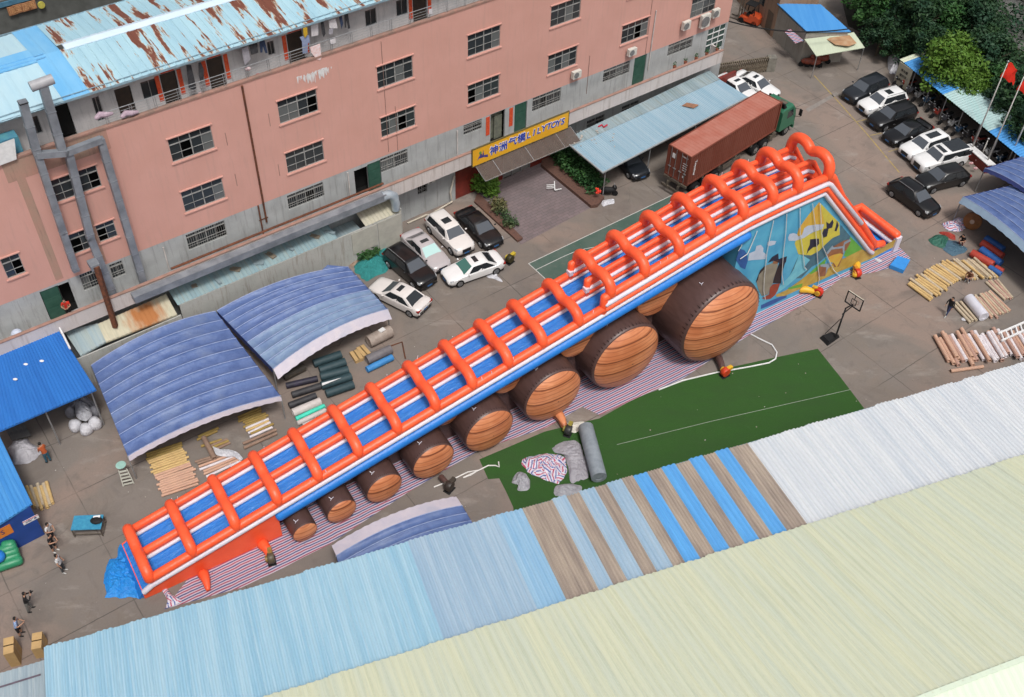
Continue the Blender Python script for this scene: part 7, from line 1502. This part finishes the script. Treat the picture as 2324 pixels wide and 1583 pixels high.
b0, b1 = P(*S20(1442, 555), .3), P(*S20(1505, 600), .3); ub_ = (b1-b0).normalized(); nbv = Vector((ub_.y, -ub_.x, 0)); mb = MB(); e0 = b0-ub_*.1; e1 = b1+ub_*.35
mb.hexa([Vector((*e0[:2], .2)), Vector((*e1[:2], .2)), Vector((*(e1-nbv*.06)[:2], .2)), Vector((*(e0-nbv*.06)[:2], .2)), Vector((*e0[:2], 2.35)), Vector((*e1[:2], 2.35)), Vector((*(e1-nbv*.06)[:2], 2.35)), Vector((*(e0-nbv*.06)[:2], 2.35))]); obj('board', mb, flat('board_beige', (.42, .40, .31), (.36, .34, .27), .6, 3), nb_)
mid = (e0+e1)/2; wdt = (e1-e0).length
for k, tx in enumerate(('停车棚', '摩托车', '停放处')):
    w = MB(); text(w, tx, .3, Vector((mid.x, mid.y, 1.75-k*.5))+nbv*.02, ub_, (0, 0, 1), nbv); obj('lettering', w, flat('ink_red', (.45, .04, .02)) if k == 9 else M_TRIM, nb_)
heap('plastic_bags', 'white plastic bags piled behind the notice board', 'bags', [S20(*q) for q in ((1390, 400), (1430, 370), (1470, 400), (1480, 470), (1455, 515), (1400, 500))], 1.1, M_CW, seed=33)
cp_ = [P(*RR(*q), .9) for q in ((1520, 395), (1610, 380), (1940, 660), (1830, 668))]; fb_ = thing('flag_plinth', 'white-topped dark red plinth at the foot of the flag poles', 'plinth', WORLD, tuple(cp_[0]))
ext('base', cp_, 0, .84, M_DRED, fb_); ext('top_slab', [p+(p-sum(cp_, Vector())/4)*.03 for p in cp_], .845, .92, M_WHITE, fb_)
for k, (x, y) in enumerate(((1600, 650), (1690, 610), (1660, 720))): p = P(*RR(x, y), .4); w = MB(); mb = MB(); mb.ell((p.x, p.y, .45), .22, .1, .14, 7, 5); obj('flower', mb, flat('flower_pale', (.55, .45, .47), (.5, .2, .2), .7, 9), fb_)
FLG = N('flag_red', .7, 0, .2).col((.62, .03, .015))
for k, ((bx, by), (tx, ty), h, fl, lab) in enumerate((((2207.5, 334), (2296, 123.3), 9.3, True, 'white flag pole carrying a hanging red flag, leftmost of the four'), ((2231.7, 343), (2248, 302), 2.1, False, 'short white pole between two taller flag poles'), ((2241.7, 364), (2330, 160), 9.3, True, 'tall white flag pole, second from the left, its red flag at the picture edge'), ((2288.5, 366), (2380, 150), 9.3, False, 'tall pole furthest right, behind the blue tent'))):
    p = P(bx, by, .9); t = thing('flag_pole', lab, 'flag pole', WORLD, (p.x, p.y, 0), None); mb = MB(); mb.tube([(p.x, p.y, .3), (p.x, p.y, h*.5), (p.x, p.y, h)], [.075, .06, .035], 10); obj('pole', mb, flat('pole_white', (.55, .53, .50), (.45, .43, .4), .4, 3), t, smooth=True)
    mb = MB(); mb.ell((p.x, p.y, h+.08), .1, .1, .1, 10, 6); obj('finial', mb, M_STEEL, t, smooth=True)
    if fl:
        mb = MB(); mb.grid(lambda u, v: (p.x+.05+u*1.15+.12*sin(v*5+u*4), p.y+.18*sin(u*7+v*2), h-.15-v*1.35-.75*u*u+.1*sin(u*9)), 14, 10); obj('flag', mb, FLG, t, smooth=True)
# overhead cable
mb = MB(); pts = []
a, b = FB.w((67.95, 57.4, 7.0)), P(*TG(2310, 390), 4.5)
for i in range(21): t = i/20; p = Vector(a).lerp(b, t); p.z -= 1.1*4*t*(1-t)*.6; pts.append(p)
mb.tube(pts, .06, 6); tag(obj('cable', mb, M_BLACK, None, WORLD, tuple(a)), 'thick black overhead cable from the pink building across the gate lane', 'cable')
# ---------------------------------------------------------------- people
SKIN = flat('skin', (.42, .24, .16), (.38, .21, .14), .6, 8); HAIR = N('hair', .5, 0, .3).col((.012, .010, .009))
def cloth(n, c): return flat('wear_'+n, c, tuple(x*.75 for x in c), .85, 14)
def person(label, foot, head_dir, cols, pose='stand', hold=None, h=1.86):
    """head_dir: heading angle; cols: (top, bottom, shoes, short sleeves, shorts)"""
    p = P(*foot, 0); F = Frame(head_dir, (p.x, p.y)); s = h/1.7
    t = thing('person', label, 'person', F, (0, 0, 0))
    top, bot, shoe, shortsl, shorts = cols
    bend = {'stand': 0, 'look': .12, 'photo': .10, 'crouch': .35, 'walk': .06}[pose]
    hipz = .92 if pose != 'crouch' else .45
    # joint table: name -> (pos, radius)
    J = {}; E = []
    def j(n, x, y, z, r, par=None):
        J[n] = ((x*s, y*s, z*s), r*s)
        if par: E.append((par, n))
    L = {'stand': (.02, -.02), 'look': (.03, -.04), 'photo': (.10, -.12), 'walk': (.22, -.22), 'crouch': (.25, .2)}[pose]
    j('hip', 0, 0, hipz, .135); j('waist', bend*.25, 0, hipz+.16, .125, 'hip'); j('chest', bend*.7, 0, hipz+.38, .15, 'waist'); j('neck', bend*1.05, 0, hipz+.55, .06, 'chest')
    j('chin', bend*1.15+.01, 0, hipz+.62, .07, 'neck'); j('skull', bend*1.25+.01, 0, hipz+.72, .095, 'chin'); j('crown', bend*1.25, 0, hipz+.79, .055, 'skull')
    for sd, nm, fx in ((1, 'l', L[0]), (-1, 'r', L[1])):
        j('hipj'+nm, 0, sd*.09, hipz-.05, .10, 'hip')
        if pose == 'crouch': j('knee'+nm, .38, sd*.14, .48, .07, 'hipj'+nm); j('ankle'+nm, .12, sd*.13, .09, .045, 'knee'+nm)
        else: j('knee'+nm, fx*.6+.02, sd*.10, .5, .07, 'hipj'+nm); j('ankle'+nm, fx, sd*.11, .09, .045, 'knee'+nm)
        j('toe'+nm, J['ankle'+nm][0][0]/s+.17, sd*.12, .04, .035, 'ankle'+nm)
        cx, cz = bend*.75, hipz+.47; j('sh'+nm, cx, sd*.17, cz, .07, 'chest')
        if pose == 'photo': e = (cx+.16, sd*.24, cz-.18); w = (cx+.32, sd*.08, cz+.10)
        elif pose in ('look', 'crouch'): e = (cx+.05, sd*.25, cz-.25); w = (cx+.28, sd*.10, cz-.22)
        else: e = (cx-.02*sd, sd*.27, cz-.28); w = (cx+.10, sd*.25, cz-.52)
        j('el'+nm, *e, .045, 'sh'+nm); j('wr'+nm, *w, .030, 'el'+nm)
        d = (Vector(w)-Vector(e)).normalized(); pm = Vector(w)+d*.06; j('palm'+nm, *pm, .032, 'wr'+nm)
    names = list(J); me = bpy.data.meshes.new('person_body'); me.from_pydata([J[n][0] for n in names], [(names.index(a), names.index(b)) for a, b in E], [])
    o = bpy.data.objects.new('person_body', me); C.objects.link(o); md = o.modifiers.new('s', 'SKIN')
    for i, n in enumerate(names): me.skin_vertices[0].data[i].radius = (J[n][1]*(1.25 if n in ('chest', 'waist', 'hip') else 1)*.92, J[n][1]*.92) if n in ('chest', 'waist', 'hip') else (J[n][1], J[n][1])
    me.skin_vertices[0].data[0].use_root = True; ss = o.modifiers.new('b', 'SUBSURF'); ss.levels = 2; ss.render_levels = 2
    bpy.context.view_layer.update(); nm_ = bpy.data.meshes.new_from_object(o.evaluated_get(bpy.context.evaluated_depsgraph_get())); mb = MB()
    mb.v = [tuple(v.co) for v in nm_.vertices]; hz = hipz*s
    for pl in nm_.polygons:
        c = pl.center; x, y, z = c.x, c.y, c.z
        dw = min((Vector(J['wr'+q][0])-c).length for q in 'lr'); de = min((Vector(J['el'+q][0])-c).length for q in 'lr'); dsn = min((Vector(J['sh'+q][0])-c).length for q in 'lr'); dt = min(min((Vector(J['toe'+q][0])-c).length, (Vector(J['ankle'+q][0])-c).length) for q in 'lr')
        arm = min(dw, de) < .2*s and abs(y) > .05 and (Vector((x, y, 0))-Vector((0, 0, 0))).length > .16*s
        if z > (hipz+.545)*s: m = 0
        elif arm and dw < .09*s: m = 0
        elif arm and shortsl and de < .25*s and dsn > .15*s: m = 0
        elif z > (hipz+.02)*s: m = 1
        elif dt < .10*s or z < .07*s: m = 3
        elif shorts and z < .48*s and pose != 'crouch': m = 0
        else: m = 2
        mb.cm = m; mb.face(tuple(pl.vertices))
    bpy.data.objects.remove(o); bpy.data.meshes.remove(me); bpy.data.meshes.remove(nm_)
    # fingers and thumb rooted in each palm, part of the same body mesh; nose and ears
    mb.cm = 0
    for q, sd in (('l', 1), ('r', -1)):
        pw, pp = Vector(J['wr'+q][0]), Vector(J['palm'+q][0]); d = (pp-pw).normalized(); sx = d.cross(Vector((0, 0, 1))).normalized(); cv = sx.cross(d)
        for k in range(4):
            r0 = pp+sx*(.018*(k-1.5))*s; ln = (.07, .08, .075, .06)[k]*s; mb.tube([r0, r0+d*ln*.5-cv*.008, r0+d*ln*.85-cv*.03], [.0085*s, .008*s, .006*s], 6)
        mb.tube([pw+d*.02+sx*sd*.02, pw+d*.05+sx*sd*.05, pw+d*.08+sx*sd*.055-cv*.01], [.010*s, .009*s, .007*s], 6)
    sk = Vector(J['skull'][0]); R_ = .095*s
    mb.tube([sk+Vector((R_*.8, 0, .0)), sk+Vector((R_*1.12, 0, -.03))], [.008, .014], 6)
    for sd in (1, -1): mb.ell((sk.x, sk.y+sd*R_*.82, sk.z-.02), .02, .012, .03, 6, 5)
    org = (0, 0, 0)
    body = obj('body', mb, [SKIN, top, bot, shoe], t, smooth=True)
    mb = MB()
    for sd in (1, -1): mb.ell((sk.x+R_*.78, sk.y+sd*.032, sk.z-.0), .01, .012, .008, 6, 4)
    obj('eyes', mb, M_TRIM, t)
    mb = MB(); rr = []
    for k in range(7):
        a = -.15+(pi/2+.12)*k/6; q = cos(a); rr.append([(sk.x-.014+R_*1.02*q*cos(b)*(1 if cos(b) < .2 or k > 2 else .72), sk.y+R_*1.0*q*sin(b), sk.z+.005+R_*1.12*sin(a)) for b in [2*pi*i/14 for i in range(14)]])
    mb.rings(rr); obj('hair', mb, HAIR, t, smooth=True)
    return t, F, J
WT, BKc, DGc, LBc, JN = cloth('white', (.60, .60, .60)), cloth('black', (.012, .012, .014)), cloth('grey', (.055, .06, .065)), cloth('lightblue', (.30, .42, .66)), cloth('denim', (.045, .06, .14)); ORc = cloth('orange', (.45, .10, .03)); TLc = cloth('teal', (.03, .12, .18)); WSh, BSh = cloth('shoe_white', (.5, .5, .48)), cloth('shoe_black', (.02, .02, .02)); RDc = cloth('red', (.55, .03, .015)); CAM_ = cloth('camo', (.16, .16, .15))
person('person in a white short-sleeved shirt and dark shorts beside the blue shed', (121, 1227), -.3, (WT, BKc, BSh, True, True), 'look')
person('person all in black, arms folded, between the two people in white', (126, 1252), -.2, (BKc, BKc, WSh, True, True), 'look')
person('person in a white shirt and grey trousers facing the slide', (146, 1299), .1, (WT, DGc, WSh, True, False), 'stand')
tq, Fq, Jq = person('person in a black jacket and grey trousers raising a camera', (70, 1387), .5, (BKc, CAM_, BSh, False, False), 'photo')
mb = MB(); c = (Vector(Jq['palml'][0])+Vector(Jq['palmr'][0]))/2; mb.box(c.x-.02, c.x+.08, c.y-.08, c.y+.08, c.z-.02, c.z+.09); mb.cyl((c.x+.08, c.y, c.z+.03), (c.x+.16, c.y, c.z+.03), .035, 10); w = obj('camera_body', mb, M_BLACK, None, Fq, tuple(c)); tag(w, 'black camera held up by the person in the black jacket', 'camera')
person('person in a light blue shirt and black shorts above the cartons', (49, 1442), .3, (LBc, BKc, BSh, True, True), 'look')
person('person in an orange shirt bending beside the grey fabric pile', (112, 1050), 2.6, (ORc, TLc, BSh, True, False), 'look')
person('person in a black jacket and jeans walking near the white roll', (2147, 716), -2.5, (BKc, JN, WSh, False, False), 'walk')
person('person crouching in dark clothes by the folded tarpaulins on the right', (2182, 557), -2.4, (BKc, cloth('maroon', (.20, .03, .03)), WSh, True, False), 'crouch')
person('person crouching in brown beside the yellow tubes', (2196, 638), -2.2, (cloth('brown', (.20, .085, .04)), JN, WSh, True, False), 'crouch')
tq, Fq, Jq = person('person in a red shirt at the dark doorway of the left gallery', (140, 700), -1.6, (RDc, BKc, BSh, True, False), 'look'); g_ = FB.pl(148, 690, 57.0); tq.location = FB.w((g_.x, 56.9, 4.2)); tq.rotation_euler = (0, 0, -1.2)
